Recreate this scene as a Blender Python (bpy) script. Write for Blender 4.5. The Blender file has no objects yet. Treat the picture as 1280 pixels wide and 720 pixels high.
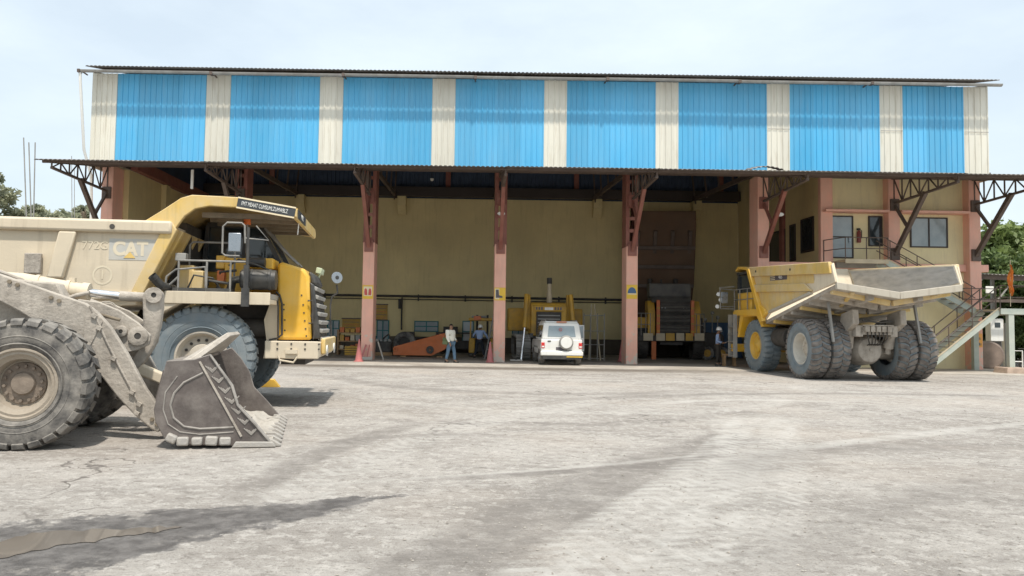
import bpy, bmesh, math, random
import numpy as np
from mathutils import Vector, Matrix, Euler
R = math.radians
random.seed(7)
scene = bpy.context.scene
col = scene.collection

# ------------------------------------------------------------------ camera
CAM_H, FPX, PX0 = 1.72, 924.0, 591.0          # height, focal length in photo pixels, principal point x
PITCH, ROLL = 2.92, 0.90                      # degrees
cam_d = bpy.data.cameras.new('camera')
cam = bpy.data.objects.new('camera', cam_d); col.objects.link(cam)
cam_d.sensor_fit = 'HORIZONTAL'; cam_d.sensor_width = 36
cam_d.lens = FPX / 1280 * 36
cam_d.shift_x = (640 - PX0) / 1280
cam_d.clip_start = 0.05; cam_d.clip_end = 3000
CROT = Matrix.Rotation(R(90 + PITCH), 3, 'X') @ Matrix.Rotation(R(ROLL), 3, 'Z')
cam.matrix_world = Matrix.Translation((0, 0, CAM_H)) @ CROT.to_4x4()
scene.camera = cam

# ------------------------------------------------------------------ sky, sun, exposure
SUN_EL, SUN_AZ = 66.0, 170.0        # azimuth: clockwise from +Y (the way the camera looks)
world = bpy.data.worlds.new('World'); scene.world = world; world.use_nodes = True
nt = world.node_tree; nt.nodes.clear()
wo = nt.nodes.new('ShaderNodeOutputWorld'); bg = nt.nodes.new('ShaderNodeBackground')
sky = nt.nodes.new('ShaderNodeTexSky'); sky.sky_type = 'NISHITA'; sky.sun_disc = False
sky.sun_elevation = R(SUN_EL); sky.sun_rotation = R(SUN_AZ)
sky.air_density = 1.2; sky.dust_density = 3.0; sky.ozone_density = 1.3; sky.altitude = 200
tc = nt.nodes.new('ShaderNodeTexCoord')
mp = nt.nodes.new('ShaderNodeMapping'); mp.inputs['Scale'].default_value = (1.0, 1.0, 2.6)
nz = nt.nodes.new('ShaderNodeTexNoise'); nz.inputs['Scale'].default_value = 2.1; nz.inputs['Detail'].default_value = 7; nz.inputs['Roughness'].default_value = .55
rp = nt.nodes.new('ShaderNodeValToRGB'); rp.color_ramp.elements[0].position = .34; rp.color_ramp.elements[1].position = .68
rp.color_ramp.elements[0].color = (.64, .64, .64, 1); rp.color_ramp.elements[1].color = (.96, .96, .96, 1)
mx = nt.nodes.new('ShaderNodeMix'); mx.data_type = 'RGBA'
mx.inputs[7].default_value = (6.1, 6.85, 7.3, 1)
nt.links.new(tc.outputs['Generated'], mp.inputs[0]); nt.links.new(mp.outputs[0], nz.inputs['Vector'])
nt.links.new(nz.outputs[0], rp.inputs[0]); nt.links.new(rp.outputs[0], mx.inputs[0])
nt.links.new(sky.outputs[0], mx.inputs[6]); nt.links.new(mx.outputs[2], bg.inputs[0])
bg.inputs[1].default_value = 0.132
nt.links.new(bg.outputs[0], wo.inputs[0])
sun_d = bpy.data.lights.new('sun', 'SUN'); sun_d.energy = 3.6; sun_d.angle = R(2.4); sun_d.color = (1, .94, .85)
sun = bpy.data.objects.new('sun', sun_d); col.objects.link(sun)
sdir = Vector((math.sin(R(SUN_AZ)) * math.cos(R(SUN_EL)), math.cos(R(SUN_AZ)) * math.cos(R(SUN_EL)), math.sin(R(SUN_EL))))
sun.rotation_euler = sdir.to_track_quat('Z', 'Y').to_euler(); sun.location = (0, -10, 30)
vs = scene.view_settings
vs.view_transform = 'Standard'; vs.look = 'None'; vs.gamma = 1; vs.use_curve_mapping = False; vs.exposure = 0.27
scene.cycles.max_bounces = 10; scene.cycles.diffuse_bounces = 6

# ------------------------------------------------------------------ pixel -> place
CPOS = Vector((0, 0, CAM_H))
def ray(px, py): return (CROT @ Vector(((px - PX0) / FPX, (360 - py) / FPX, -1))).normalized()
def onplane(px, py, p, n):
    d = ray(px, py); n = Vector(n)
    return CPOS + d * ((Vector(p) - CPOS).dot(n) / d.dot(n))
def P(px, py, Y): return onplane(px, py, (0, Y, 0), (0, 1, 0))
def G(px, py, z=0): return onplane(px, py, (0, 0, z), (0, 0, 1))
class Frame:
    """a thing's own axes: x forward, y left, z up"""
    def __init__(s, ox, oy, head):
        s.o = Vector((ox, oy, 0)); s.h = R(head); s.m = Matrix.Rotation(-s.h, 3, 'Z')
        s.u = Vector((math.cos(s.h), math.sin(s.h), 0)); s.v = Vector((-math.sin(s.h), math.cos(s.h), 0))
    def side(s, px, py, y):
        q = s.m @ (onplane(px, py, s.o + s.v * y, s.v) - s.o); return (q.x, q.z)
    def end(s, px, py, x):
        q = s.m @ (onplane(px, py, s.o + s.u * x, s.u) - s.o); return (q.y, q.z)

# ------------------------------------------------------------------ mesh helpers
def empty(name, loc=(0, 0, 0), rz=0):
    o = bpy.data.objects.new(name, None); col.objects.link(o); o.location = loc; o.rotation_euler = (0, 0, rz)
    o.empty_display_size = .3
    return o
def tag(o, label=None, cat=None, group=None, kind=None):
    if label: o['label'] = label
    if cat: o['category'] = cat
    if group: o['group'] = group
    if kind: o['kind'] = kind
    return o
def thing(name, label, cat, loc=(0, 0, 0), rz=0, group=None): return tag(empty(name, loc, rz), label, cat, group)
class MB:
    def __init__(s): s.v = []; s.f = []; s.mi = []; s.cur = 0; s.T = None
    def mat(s, i): s.cur = i; return s
    def add(s, vs, fs):
        b = len(s.v)
        if s.T is not None: vs = [s.T @ Vector(p) for p in vs]
        s.v += [tuple(p) for p in vs]; s.f += [tuple(i + b for i in f) for f in fs]; s.mi += [s.cur] * len(fs); return s
    def box(s, x0, x1, y0, y1, z0, z1):
        return s.add([(x0, y0, z0), (x1, y0, z0), (x1, y1, z0), (x0, y1, z0), (x0, y0, z1), (x1, y0, z1), (x1, y1, z1), (x0, y1, z1)],
                     [(0, 3, 2, 1), (4, 5, 6, 7), (0, 1, 5, 4), (1, 2, 6, 5), (2, 3, 7, 6), (3, 0, 4, 7)])
    def obox(s, c, size, rot=(0, 0, 0)):
        m = Euler(rot).to_matrix(); c = Vector(c); hx, hy, hz = [q / 2 for q in size]
        pts = [c + m @ Vector(p) for p in [(-hx, -hy, -hz), (hx, -hy, -hz), (hx, hy, -hz), (-hx, hy, -hz), (-hx, -hy, hz), (hx, -hy, hz), (hx, hy, hz), (-hx, hy, hz)]]
        return s.add(pts, [(0, 3, 2, 1), (4, 5, 6, 7), (0, 1, 5, 4), (1, 2, 6, 5), (2, 3, 7, 6), (3, 0, 4, 7)])
    def beam(s, a, b, w, h, up=(0, 0, 1)):
        a = Vector(a); b = Vector(b); d = (b - a).normalized(); up = Vector(up)
        if abs(d.dot(up)) > .98: up = Vector((0, 1, 0)) if abs(d.y) < .9 else Vector((1, 0, 0))
        r = d.cross(up).normalized(); u = r.cross(d).normalized()
        pts = [p + r * (w / 2 * i) + u * (h / 2 * j) for p in (a, b) for i, j in ((-1, -1), (1, -1), (1, 1), (-1, 1))]
        return s.add(pts, [(0, 3, 2, 1), (4, 5, 6, 7), (0, 1, 5, 4), (1, 2, 6, 5), (2, 3, 7, 6), (3, 0, 4, 7)])
    def tube(s, pts, r, n=8, caps=True, closed=False):
        pts = [Vector(p) for p in pts]; rs = r if isinstance(r, (list, tuple)) else [r] * len(pts)
        N = len(pts); vs = []; prev = None
        for i, p in enumerate(pts):
            if closed: t = (pts[(i + 1) % N] - pts[i - 1]).normalized()
            else: t = ((pts[i + 1] if i < N - 1 else p) - (pts[i - 1] if i else p)).normalized()
            if prev is None:
                a = Vector((0, 0, 1)) if abs(t.z) < .9 else Vector((1, 0, 0)); u = t.cross(a).normalized()
            else: u = (prev - t * prev.dot(t)).normalized()
            prev = u; w = t.cross(u)
            vs += [p + (u * math.cos(2 * math.pi * k / n) + w * math.sin(2 * math.pi * k / n)) * rs[i] for k in range(n)]
        fs = []
        for i in range(N if closed else N - 1):
            j = (i + 1) % N
            fs += [(i * n + k, i * n + (k + 1) % n, j * n + (k + 1) % n, j * n + k) for k in range(n)]
        if caps and not closed: fs += [tuple(range(n))[::-1], tuple((N - 1) * n + k for k in range(n))]
        return s.add(vs, fs)
    def cyl(s, a, b, r0, r1=None, n=16): return s.tube([a, b], [r0, r0 if r1 is None else r1], n)
    def lathe(s, prof, c=(0, 0, 0), axis=(0, 1, 0), n=32, closed=False, caps=True):
        """prof: (along, radius) pairs"""
        c = Vector(c); ax = Vector(axis).normalized(); a = Vector((0, 0, 1)) if abs(ax.z) < .9 else Vector((1, 0, 0))
        u = ax.cross(a).normalized(); w = ax.cross(u); vs = []
        for t, r in prof:
            vs += [c + ax * t + (u * math.cos(2 * math.pi * k / n) + w * math.sin(2 * math.pi * k / n)) * r for k in range(n)]
        fs = []; m = len(prof)
        for i in range(m if closed else m - 1):
            j = (i + 1) % m
            fs += [(i * n + k, i * n + (k + 1) % n, j * n + (k + 1) % n, j * n + k) for k in range(n)]
        if not closed and caps:
            if prof[0][1] > 1e-4: fs.append(tuple(range(n)))
            if prof[-1][1] > 1e-4: fs.append(tuple((m - 1) * n + k for k in range(n)))
        return s.add(vs, fs)
    def prism(s, poly, a, b, plane='xz'):
        """poly extruded from a to b across the plane"""
        def q(p, t): return {'xz': (p[0], t, p[1]), 'yz': (t, p[0], p[1]), 'xy': (p[0], p[1], t)}[plane]
        n = len(poly); vs = [q(p, a) for p in poly] + [q(p, b) for p in poly]
        return s.add(vs, [tuple(range(n)), tuple(range(2 * n - 1, n - 1, -1))] + [(i, (i + 1) % n, n + (i + 1) % n, n + i) for i in range(n)])
    def shell(s, path, a, b, t, plane='xz'):
        """an open polyline given thickness t (to its left) and extruded from a to b"""
        pts = [Vector((p[0], p[1])) for p in path]; off = []
        for i, p in enumerate(pts):
            d = (pts[min(i + 1, len(pts) - 1)] - pts[max(i - 1, 0)]).normalized(); off.append(p + Vector((-d.y, d.x)) * t)
        for i in range(len(pts) - 1):
            s.prism([tuple(pts[i]), tuple(pts[i + 1]), tuple(off[i + 1]), tuple(off[i])], a, b, plane)
        return s
    def ball(s, c, r, n=12, m=8):
        c = Vector(c); rx, ry, rz = r if isinstance(r, (list, tuple)) else (r, r, r)
        vs = [c + Vector((0, 0, rz))]; fs = []
        for i in range(1, m):
            a = math.pi * i / m
            vs += [c + Vector((rx * math.sin(a) * math.cos(2 * math.pi * k / n), ry * math.sin(a) * math.sin(2 * math.pi * k / n), rz * math.cos(a))) for k in range(n)]
        vs.append(c - Vector((0, 0, rz))); L = len(vs) - 1
        fs += [(0, 1 + k, 1 + (k + 1) % n) for k in range(n)]
        for i in range(m - 2): fs += [(1 + i * n + k, 1 + (i + 1) * n + k, 1 + (i + 1) * n + (k + 1) % n, 1 + i * n + (k + 1) % n) for k in range(n)]
        fs += [(L, 1 + (m - 2) * n + (k + 1) % n, 1 + (m - 2) * n + k) for k in range(n)]
        return s.add(vs, fs)
    def mesh(s, name, mats, smooth=35, recalc=True):
        me = bpy.data.meshes.new(name); me.from_pydata(s.v, [], s.f)
        for m in (mats if isinstance(mats, (list, tuple)) else [mats]): me.materials.append(m)
        if len(me.materials) > 1: me.polygons.foreach_set('material_index', s.mi)
        if recalc:
            bm = bmesh.new(); bm.from_mesh(me); bmesh.ops.recalc_face_normals(bm, faces=bm.faces); bm.to_mesh(me); bm.free()
        if smooth:
            me.shade_smooth(); me.set_sharp_from_angle(angle=R(smooth))
        me.update(); return me
    def build(s, name, mats, parent=None, smooth=35, bevel=0, wc=False, label=None):
        o = bpy.data.objects.new(name, s.mesh(name, mats, smooth)); col.objects.link(o)
        if parent is not None:
            o.parent = parent
            if wc: o.location = -Vector(root_of(parent).location) if parent.parent is None else Vector((0, 0, 0))
        if bevel:
            b = o.modifiers.new('bevel', 'BEVEL'); b.width = bevel; b.segments = 2; b.limit_method = 'ANGLE'; b.angle_limit = R(40)
        if label: o['label'] = label
        return o
def root_of(o):
    while o.parent: o = o.parent
    return o
def inst(src, parent, loc=(0, 0, 0), rot=(0, 0, 0)):
    """a copy of one part, sharing its mesh"""
    o = src.copy(); col.objects.link(o); o.parent = parent; o.location = loc; o.rotation_euler = rot; return o
def copy_tree(o, parent=None):
    c = o.copy(); col.objects.link(c); c.parent = parent
    for ch in list(o.children): copy_tree(ch, c)
    return c
def text_mesh(name, body, size, mat, parent, loc, rot, ext=.004, sx=1.0, align='CENTER', bold=0.0):
    cu = bpy.data.curves.new(name, 'FONT'); cu.body = body; cu.size = size; cu.extrude = ext; cu.align_x = align; cu.align_y = 'CENTER'; cu.offset = bold
    t = bpy.data.objects.new(name + '_curve', cu); col.objects.link(t)
    bpy.context.view_layer.update()
    me = bpy.data.meshes.new_from_object(t.evaluated_get(bpy.context.evaluated_depsgraph_get()))
    bpy.data.objects.remove(t); bpy.data.curves.remove(cu)
    me.materials.clear(); me.materials.append(mat); me.name = name
    o = bpy.data.objects.new(name, me); col.objects.link(o); o.parent = parent; o.location = loc; o.rotation_euler = rot; o.scale = (sx, 1, 1)
    return o

# ------------------------------------------------------------------ materials
def M(name, c, rough=.6, metal=0.0, var=.12, vscale=2.0, dust=None, damt=0.0, dscale=1.6, up=0.0, bump=0.0, bscale=30, spec=.5, stretch=(1, 1, 1), dthr=.5, streak=None, samt=.5, chip=None):
    m = bpy.data.materials.new(name); m.use_nodes = True; t = m.node_tree; L = t.links
    b = t.nodes['Principled BSDF']; b.inputs['Roughness'].default_value = rough; b.inputs['Metallic'].default_value = metal
    b.inputs['Specular IOR Level'].default_value = spec
    tc = t.nodes.new('ShaderNodeTexCoord'); mp = t.nodes.new('ShaderNodeMapping'); mp.inputs['Scale'].default_value = stretch
    L.new(tc.outputs['Object'], mp.inputs[0])
    def noise(s, d=5, r=.6, v=mp.outputs[0]):
        n = t.nodes.new('ShaderNodeTexNoise'); n.inputs['Scale'].default_value = s; n.inputs['Detail'].default_value = d; n.inputs['Roughness'].default_value = r
        L.new(v, n.inputs['Vector']); return n.outputs[0]
    def mix(f, a, c2):
        x = t.nodes.new('ShaderNodeMix'); x.data_type = 'RGBA'
        for i, q in ((0, f), (6, a), (7, c2)):
            if hasattr(q, 'is_linked'): L.new(q, x.inputs[i])
            else: x.inputs[i].default_value = q if i == 0 else (*q[:3], 1)
        return x.outputs[2]
    def rng(v, a, b2, c0=0, c1=1):
        x = t.nodes.new('ShaderNodeMapRange'); L.new(v, x.inputs[0])
        for i, q in enumerate((a, b2, c0, c1)): x.inputs[i + 1].default_value = q
        return x.outputs[0]
    lo = tuple(q * (1 - var) for q in c); hi = tuple(min(1, q * (1 + var)) for q in c)
    out = mix(rng(noise(vscale), .32, .68), lo, hi)
    if dust:
        f = rng(noise(dscale, 8, .68), dthr - .16, dthr + .16, 0, damt)
        if up:
            g = t.nodes.new('ShaderNodeNewGeometry'); sp = t.nodes.new('ShaderNodeSeparateXYZ'); L.new(g.outputs['Normal'], sp.inputs[0])
            a = t.nodes.new('ShaderNodeMath'); a.operation = 'MULTIPLY_ADD'; a.use_clamp = True
            L.new(rng(sp.outputs[2], .2, .9, 0, up), a.inputs[0]); L.new(rng(noise(dscale * 3, 6), .3, .6, .5, 1), a.inputs[1]); L.new(f, a.inputs[2]); f = a.outputs[0]
        out = mix(f, out, dust)
    if streak:
        m2 = t.nodes.new('ShaderNodeMapping'); m2.inputs['Scale'].default_value = (5, 5, .45); L.new(tc.outputs['Object'], m2.inputs[0])
        out = mix(rng(noise(1.3, 7, .68, m2.outputs[0]), .52, .70, 0, samt), out, streak)
    if chip:
        s3 = t.nodes.new('ShaderNodeSeparateXYZ'); L.new(tc.outputs['Object'], s3.inputs[0])
        a = t.nodes.new('ShaderNodeMath'); a.operation = 'ADD'; L.new(noise(2.6, 7, .7), a.inputs[0]); L.new(rng(s3.outputs[2], 0, 2.2, .16, -.04), a.inputs[1])
        out = mix(rng(a.outputs[0], .64, .68, 0, .9), out, chip)
    L.new(out, b.inputs['Base Color'])
    L.new(rng(noise(vscale * 4, 4), .3, .7, max(0, rough - .1), min(1, rough + .1)), b.inputs['Roughness'])
    if bump:
        n = t.nodes.new('ShaderNodeBump'); n.inputs['Strength'].default_value = bump; n.inputs['Distance'].default_value = .02
        L.new(noise(bscale, 6, .65), n.inputs['Height']); L.new(n.outputs[0], b.inputs['Normal'])
    return m
DUST = (.50, .45, .37)
mt = {}
mt['blue'] = M('blue_sheet', (.07, .41, .70), .38, var=.06, vscale=.5, dust=(.28, .56, .76), damt=.35, dscale=.35, stretch=(1, 1, .25), streak=(.16, .40, .60), samt=.45)
mt['white_sheet'] = M('cream_sheet', (.74, .72, .63), .45, var=.06, vscale=.6, dust=(.52, .48, .38), damt=.35, dscale=.6, stretch=(1, 1, .3), streak=(.42, .36, .27), samt=.5)
mt['roof_sheet'] = M('weathered_roof_sheet', (.16, .15, .145), .65, var=.3, vscale=1.2, dust=(.34, .30, .26), damt=.5, dscale=1.2)
mt['gutter'] = M('grey_gutter', (.42, .42, .40), .5, var=.15, dust=(.2, .18, .16), damt=.6, dscale=1.2, streak=(.2, .17, .14), samt=.4)
mt['unlit_sheet'] = M('unlit_blue_sheet', (.045, .07, .12), .6, var=.2)  # blue sheet seen from inside; the lack of light is put into the colour
mt['pink'] = M('pink_paint', (.84, .45, .345), .75, var=.08, vscale=1.2, dust=(.72, .50, .40), damt=.45, dscale=1.4, bump=.25, bscale=12, streak=(.60, .36, .28), samt=.4, chip=(.62, .56, .48))
mt['red_steel'] = M('oxide_red_steel', (.25, .085, .065), .6, var=.2, vscale=2.5, dust=(.30, .16, .12), damt=.5, dscale=2)
mt['brown_steel'] = M('dark_brown_steel', (.095, .07, .058), .65, var=.25, vscale=3, dust=(.2, .15, .12), damt=.4)
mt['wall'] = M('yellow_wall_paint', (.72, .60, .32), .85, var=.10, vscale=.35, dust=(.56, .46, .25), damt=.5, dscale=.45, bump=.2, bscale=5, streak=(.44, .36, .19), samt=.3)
mt['wall_lit'] = M('lit_yellow_wall', (.80, .70, .42), .85, var=.07, vscale=.6, dust=(.66, .58, .38), damt=.5, dscale=.8, bump=.2, bscale=6, streak=(.58, .50, .33), samt=.5)  # brighter copy of the wall yellow; daylight put into the colour
mt['concrete'] = M('concrete', (.42, .39, .34), .85, var=.15, vscale=1.5, dust=(.55, .50, .43), damt=.6, dscale=1, bump=.3, bscale=14)
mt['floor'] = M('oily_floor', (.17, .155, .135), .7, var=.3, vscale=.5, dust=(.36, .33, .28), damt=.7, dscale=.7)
mt['glass'] = M('dark_glass', (.03, .04, .045), .08, var=.1, spec=.7)
mt['pale_glass'] = M('pale_glass', (.26, .32, .35), .12, var=.1, spec=.7, dust=(.45, .48, .48), damt=.3)
mt['frame_dark'] = M('dark_frame', (.045, .035, .03), .5)
mt['teal'] = M('teal_frame', (.03, .16, .17), .6)
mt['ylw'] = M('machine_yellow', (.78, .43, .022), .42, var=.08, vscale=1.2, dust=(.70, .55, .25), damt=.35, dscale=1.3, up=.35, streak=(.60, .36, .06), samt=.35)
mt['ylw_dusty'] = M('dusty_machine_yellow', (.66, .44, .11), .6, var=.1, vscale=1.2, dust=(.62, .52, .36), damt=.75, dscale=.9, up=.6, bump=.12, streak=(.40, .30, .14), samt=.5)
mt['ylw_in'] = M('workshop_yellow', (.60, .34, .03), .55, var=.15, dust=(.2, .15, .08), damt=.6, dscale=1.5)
mt['cream'] = M('dust_coated_cream', (.66, .565, .42), .7, var=.08, vscale=1, dust=(.56, .49, .38), damt=.6, dscale=1.1, up=.2, bump=.12, stretch=(.6, 1, 1.3), streak=(.44, .37, .27), samt=.55)
mt['dust'] = M('dust_caked_steel', (.285, .25, .21), .92, var=.22, vscale=3.2, dust=(.47, .425, .365), damt=.9, dscale=3.0, up=.35, bump=1.0, bscale=13, dthr=.45, streak=(.27, .235, .20), samt=.6)
mt['mud'] = M('caked_mud', (.37, .335, .285), .95, var=.2, vscale=4, dust=(.50, .465, .41), damt=.9, dscale=4, up=.2, bump=1.0, bscale=26)
mt['bucket'] = M('worn_bucket_steel', (.10, .083, .075), .5, var=.25, vscale=2.5, dust=(.30, .27, .24), damt=.55, dscale=2.6, up=.6, bump=.25, dthr=.60)
mt['bright'] = M('rubbed_bright_steel', (.52, .51, .49), .42, .25, var=.2, vscale=6, dust=(.50, .47, .42), damt=.7, dscale=5, bump=.3)
mt['chrome'] = M('chrome_rod', (.75, .75, .75), .18, .95)
mt['black'] = M('black_plastic', (.022, .023, .025), .5, var=.3, dust=(.14, .13, .11), damt=.5, dscale=2.5, up=.3)
mt['dark'] = M('dark_greasy_steel', (.035, .032, .03), .7, var=.4, dust=(.13, .115, .095), damt=.5)
mt['greyrail'] = M('grey_rail', (.17, .17, .165), .5, var=.2, dust=(.42, .38, .32), damt=.5, dscale=4)
mt['tyre'] = M('tyre_rubber', (.032, .032, .034), .85, var=.3, vscale=4, dust=(.31, .285, .25), damt=.9, dscale=3.4, bump=.35, bscale=25, up=.25, dthr=.50)
mt['tyre_blue'] = M('washed_tyre_rubber', (.165, .203, .225), .75, var=.14, vscale=3, dust=(.31, .31, .29), damt=.6, dscale=2.2, bump=.2, bscale=25, dthr=.56)
mt['tyre_dusty'] = M('dusty_tread_rubber', (.075, .066, .06), .9, var=.25, vscale=4, dust=(.29, .255, .225), damt=.85, dscale=2.5, bump=.4, bscale=25, dthr=.49)
mt['rim_cream'] = M('dusty_rim', (.58, .52, .43), .65, var=.15, dust=(.40, .35, .28), damt=.7, dscale=3, bump=.2)
mt['rim_yellow'] = M('yellow_rim', (.70, .42, .03), .5, var=.1, dust=(.55, .45, .28), damt=.4, dscale=3)
mt['hub_brown'] = M('muddy_hub', (.17, .13, .10), .9, var=.3, vscale=5, dust=(.30, .25, .2), damt=.6, bump=.5)
mt['white'] = M('white_paint', (.80, .80, .77), .35, var=.04, dust=(.62, .58, .5), damt=.3, dscale=2, streak=(.55, .52, .46), samt=.3)
mt['decal_grey'] = M('grey_decal', (.47, .47, .44), .6, var=.12, dust=(.58, .52, .42), damt=.5, dscale=5)
mt['decal_pale'] = M('pale_decal', (.72, .64, .48), .6, var=.08, dust=(.6, .52, .4), damt=.6, dscale=5)
mt['decal_yellow'] = M('yellow_decal', (.72, .50, .16), .6)
mt['decal_black'] = M('black_decal', (.045, .05, .055), .5)
mt['orange'] = M('orange_paint', (.62, .14, .03), .5, var=.12, dust=(.38, .2, .12), damt=.4)
mt['orange_in'] = M('primer_orange', (.62, .17, .05), .7, var=.2, vscale=1.5, dust=(.42, .16, .08), damt=.6)
mt['red'] = M('red_paint', (.62, .07, .05), .5, var=.1)
mt['conered'] = M('faded_red_cone', (.50, .17, .16), .6, var=.15)
mt['lamp_red'] = M('red_lens', (.55, .03, .025), .25)
mt['lamp_orange'] = M('orange_lens', (.80, .20, .06), .35)
mt['silver'] = M('silver_mirror', (.30, .33, .36), .3, .6)
mt['green'] = M('pale_green_steel', (.40, .455, .40), .6, var=.1, dust=(.5, .48, .42), damt=.5, dscale=2)
mt['tan'] = M('tan_steel', (.52, .44, .31), .7, var=.12)
mt['grey_steel'] = M('grey_steel', (.26, .26, .25), .6, var=.2, dust=(.4, .37, .32), damt=.5)
mt['brick'] = M('brick_pedestal', (.43, .33, .26), .9, var=.2, vscale=4, bump=.4)
mt['bark'] = M('bark', (.16, .125, .09), .9, var=.3, vscale=6, bump=.6, bscale=16)
mt['skin'] = M('skin', (.28, .15, .09), .55, var=.05)
mt['hair'] = M('hair', (.018, .015, .013), .6)
mt['shirt_white'] = M('white_shirt', (.78, .77, .68), .85, var=.05, bump=.2)
mt['shirt_blue'] = M('light_blue_shirt', (.30, .40, .60), .85, var=.08, bump=.2)
mt['jeans'] = M('blue_jeans', (.10, .17, .25), .9, var=.2, vscale=6, bump=.2)
mt['trousers'] = M('dark_trousers', (.045, .038, .03), .9, var=.2)
mt['navy'] = M('navy_trousers', (.02, .025, .035), .9, var=.2)
mt['bag'] = M('green_bag', (.13, .16, .08), .8)
mt['shoe'] = M('shoe', (.03, .028, .025), .6)
mt['wood'] = M('worn_wood', (.32, .2, .1), .8, var=.25, vscale=5)
mt['lens_clear'] = M('lamp_glass', (.7, .72, .72), .15, var=.05)
mt['sign_yellow'] = M('sign_yellow', (.78, .50, .05), .5)
mt['sign_blue'] = M('sign_blue', (.06, .13, .25), .5)
mt['sign_red'] = M('sign_red', (.55, .09, .08), .5)
mt['sign_dark'] = M('sign_dark', (.10, .09, .10), .5)
mt['sign_cream'] = M('sign_cream', (.78, .66, .45), .5)
mt['sign_orange'] = M('sign_orange', (.80, .36, .04), .6, dust=(.7, .42, .2), damt=.5)
mt['liner'] = M('scraped_liner', (.34, .34, .34), .5, .2, var=.3, vscale=3, dust=(.55, .53, .49), damt=.7, dscale=2.5, stretch=(.5, 1, 2), bump=.2)
mt['cutter'] = M('grey_cutter', (.24, .22, .20), .6, var=.25, vscale=4, dust=(.42, .39, .35), damt=.7, dscale=4, bump=.3)
mt['grime'] = M('underbody_grime', (.17, .135, .095), .9, var=.3, vscale=3, dust=(.32, .27, .2), damt=.7, dscale=2.2, bump=.4)
mt['weld'] = M('weld_bead', (.23, .21, .19), .7, var=.3, vscale=8, dust=(.40, .37, .33), damt=.6, dscale=6)
mt['hardblock'] = M('worn_heel_block', (.44, .42, .39), .7, .1, var=.25, vscale=7, dust=(.30, .27, .23), damt=.8, dscale=7, bump=.6, bscale=20)
def sheet_tone(m, w=1.06, amt=.12):
    # every rolled sheet has weathered to a tone of its own
    t = m.node_tree; L = t.links; b = t.nodes['Principled BSDF']; src = b.inputs['Base Color'].links[0].from_socket
    tc = t.nodes.new('ShaderNodeTexCoord'); sp = t.nodes.new('ShaderNodeSeparateXYZ'); L.new(tc.outputs['Object'], sp.inputs[0])
    d = t.nodes.new('ShaderNodeMath'); d.operation = 'DIVIDE'; L.new(sp.outputs[0], d.inputs[0]); d.inputs[1].default_value = w
    f = t.nodes.new('ShaderNodeMath'); f.operation = 'FLOOR'; L.new(d.outputs[0], f.inputs[0])
    wn = t.nodes.new('ShaderNodeTexWhiteNoise'); wn.noise_dimensions = '1D'; L.new(f.outputs[0], wn.inputs['W'])
    r = t.nodes.new('ShaderNodeMapRange'); L.new(wn.outputs[0], r.inputs[0]); r.inputs[3].default_value = 1 - amt; r.inputs[4].default_value = 1 + amt * .6
    x = t.nodes.new('ShaderNodeMix'); x.data_type = 'RGBA'; x.blend_type = 'MULTIPLY'; x.inputs[0].default_value = 1; L.new(src, x.inputs[6]); L.new(r.outputs[0], x.inputs[7]); L.new(x.outputs[2], b.inputs['Base Color'])
sheet_tone(mt['blue']); sheet_tone(mt['white_sheet'], .55, .10)
mt['tailrim'] = M('scuffed_tail_rim', (.50, .46, .38), .7, var=.15, vscale=3, dust=(.36, .32, .26), damt=.7, dscale=3, streak=(.30, .26, .2), samt=.7, bump=.3)
mt['rim_dirty'] = M('dirty_rim', (.40, .345, .275), .75, var=.2, vscale=4, dust=(.24, .20, .155), damt=.8, dscale=4, bump=.4)
mt['dgrey'] = M('dark_grey_paint', (.085, .083, .08), .6, var=.2, dust=(.16, .145, .12), damt=.6, dscale=2)
mt['dark_base_strip'] = M('dark_base_colour', (.075, .06, .042), .8, var=.3, vscale=1.2, dust=(.15, .12, .08), damt=.6, dscale=1)  # dark tone standing in for the dim clutter along the back wall

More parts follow.
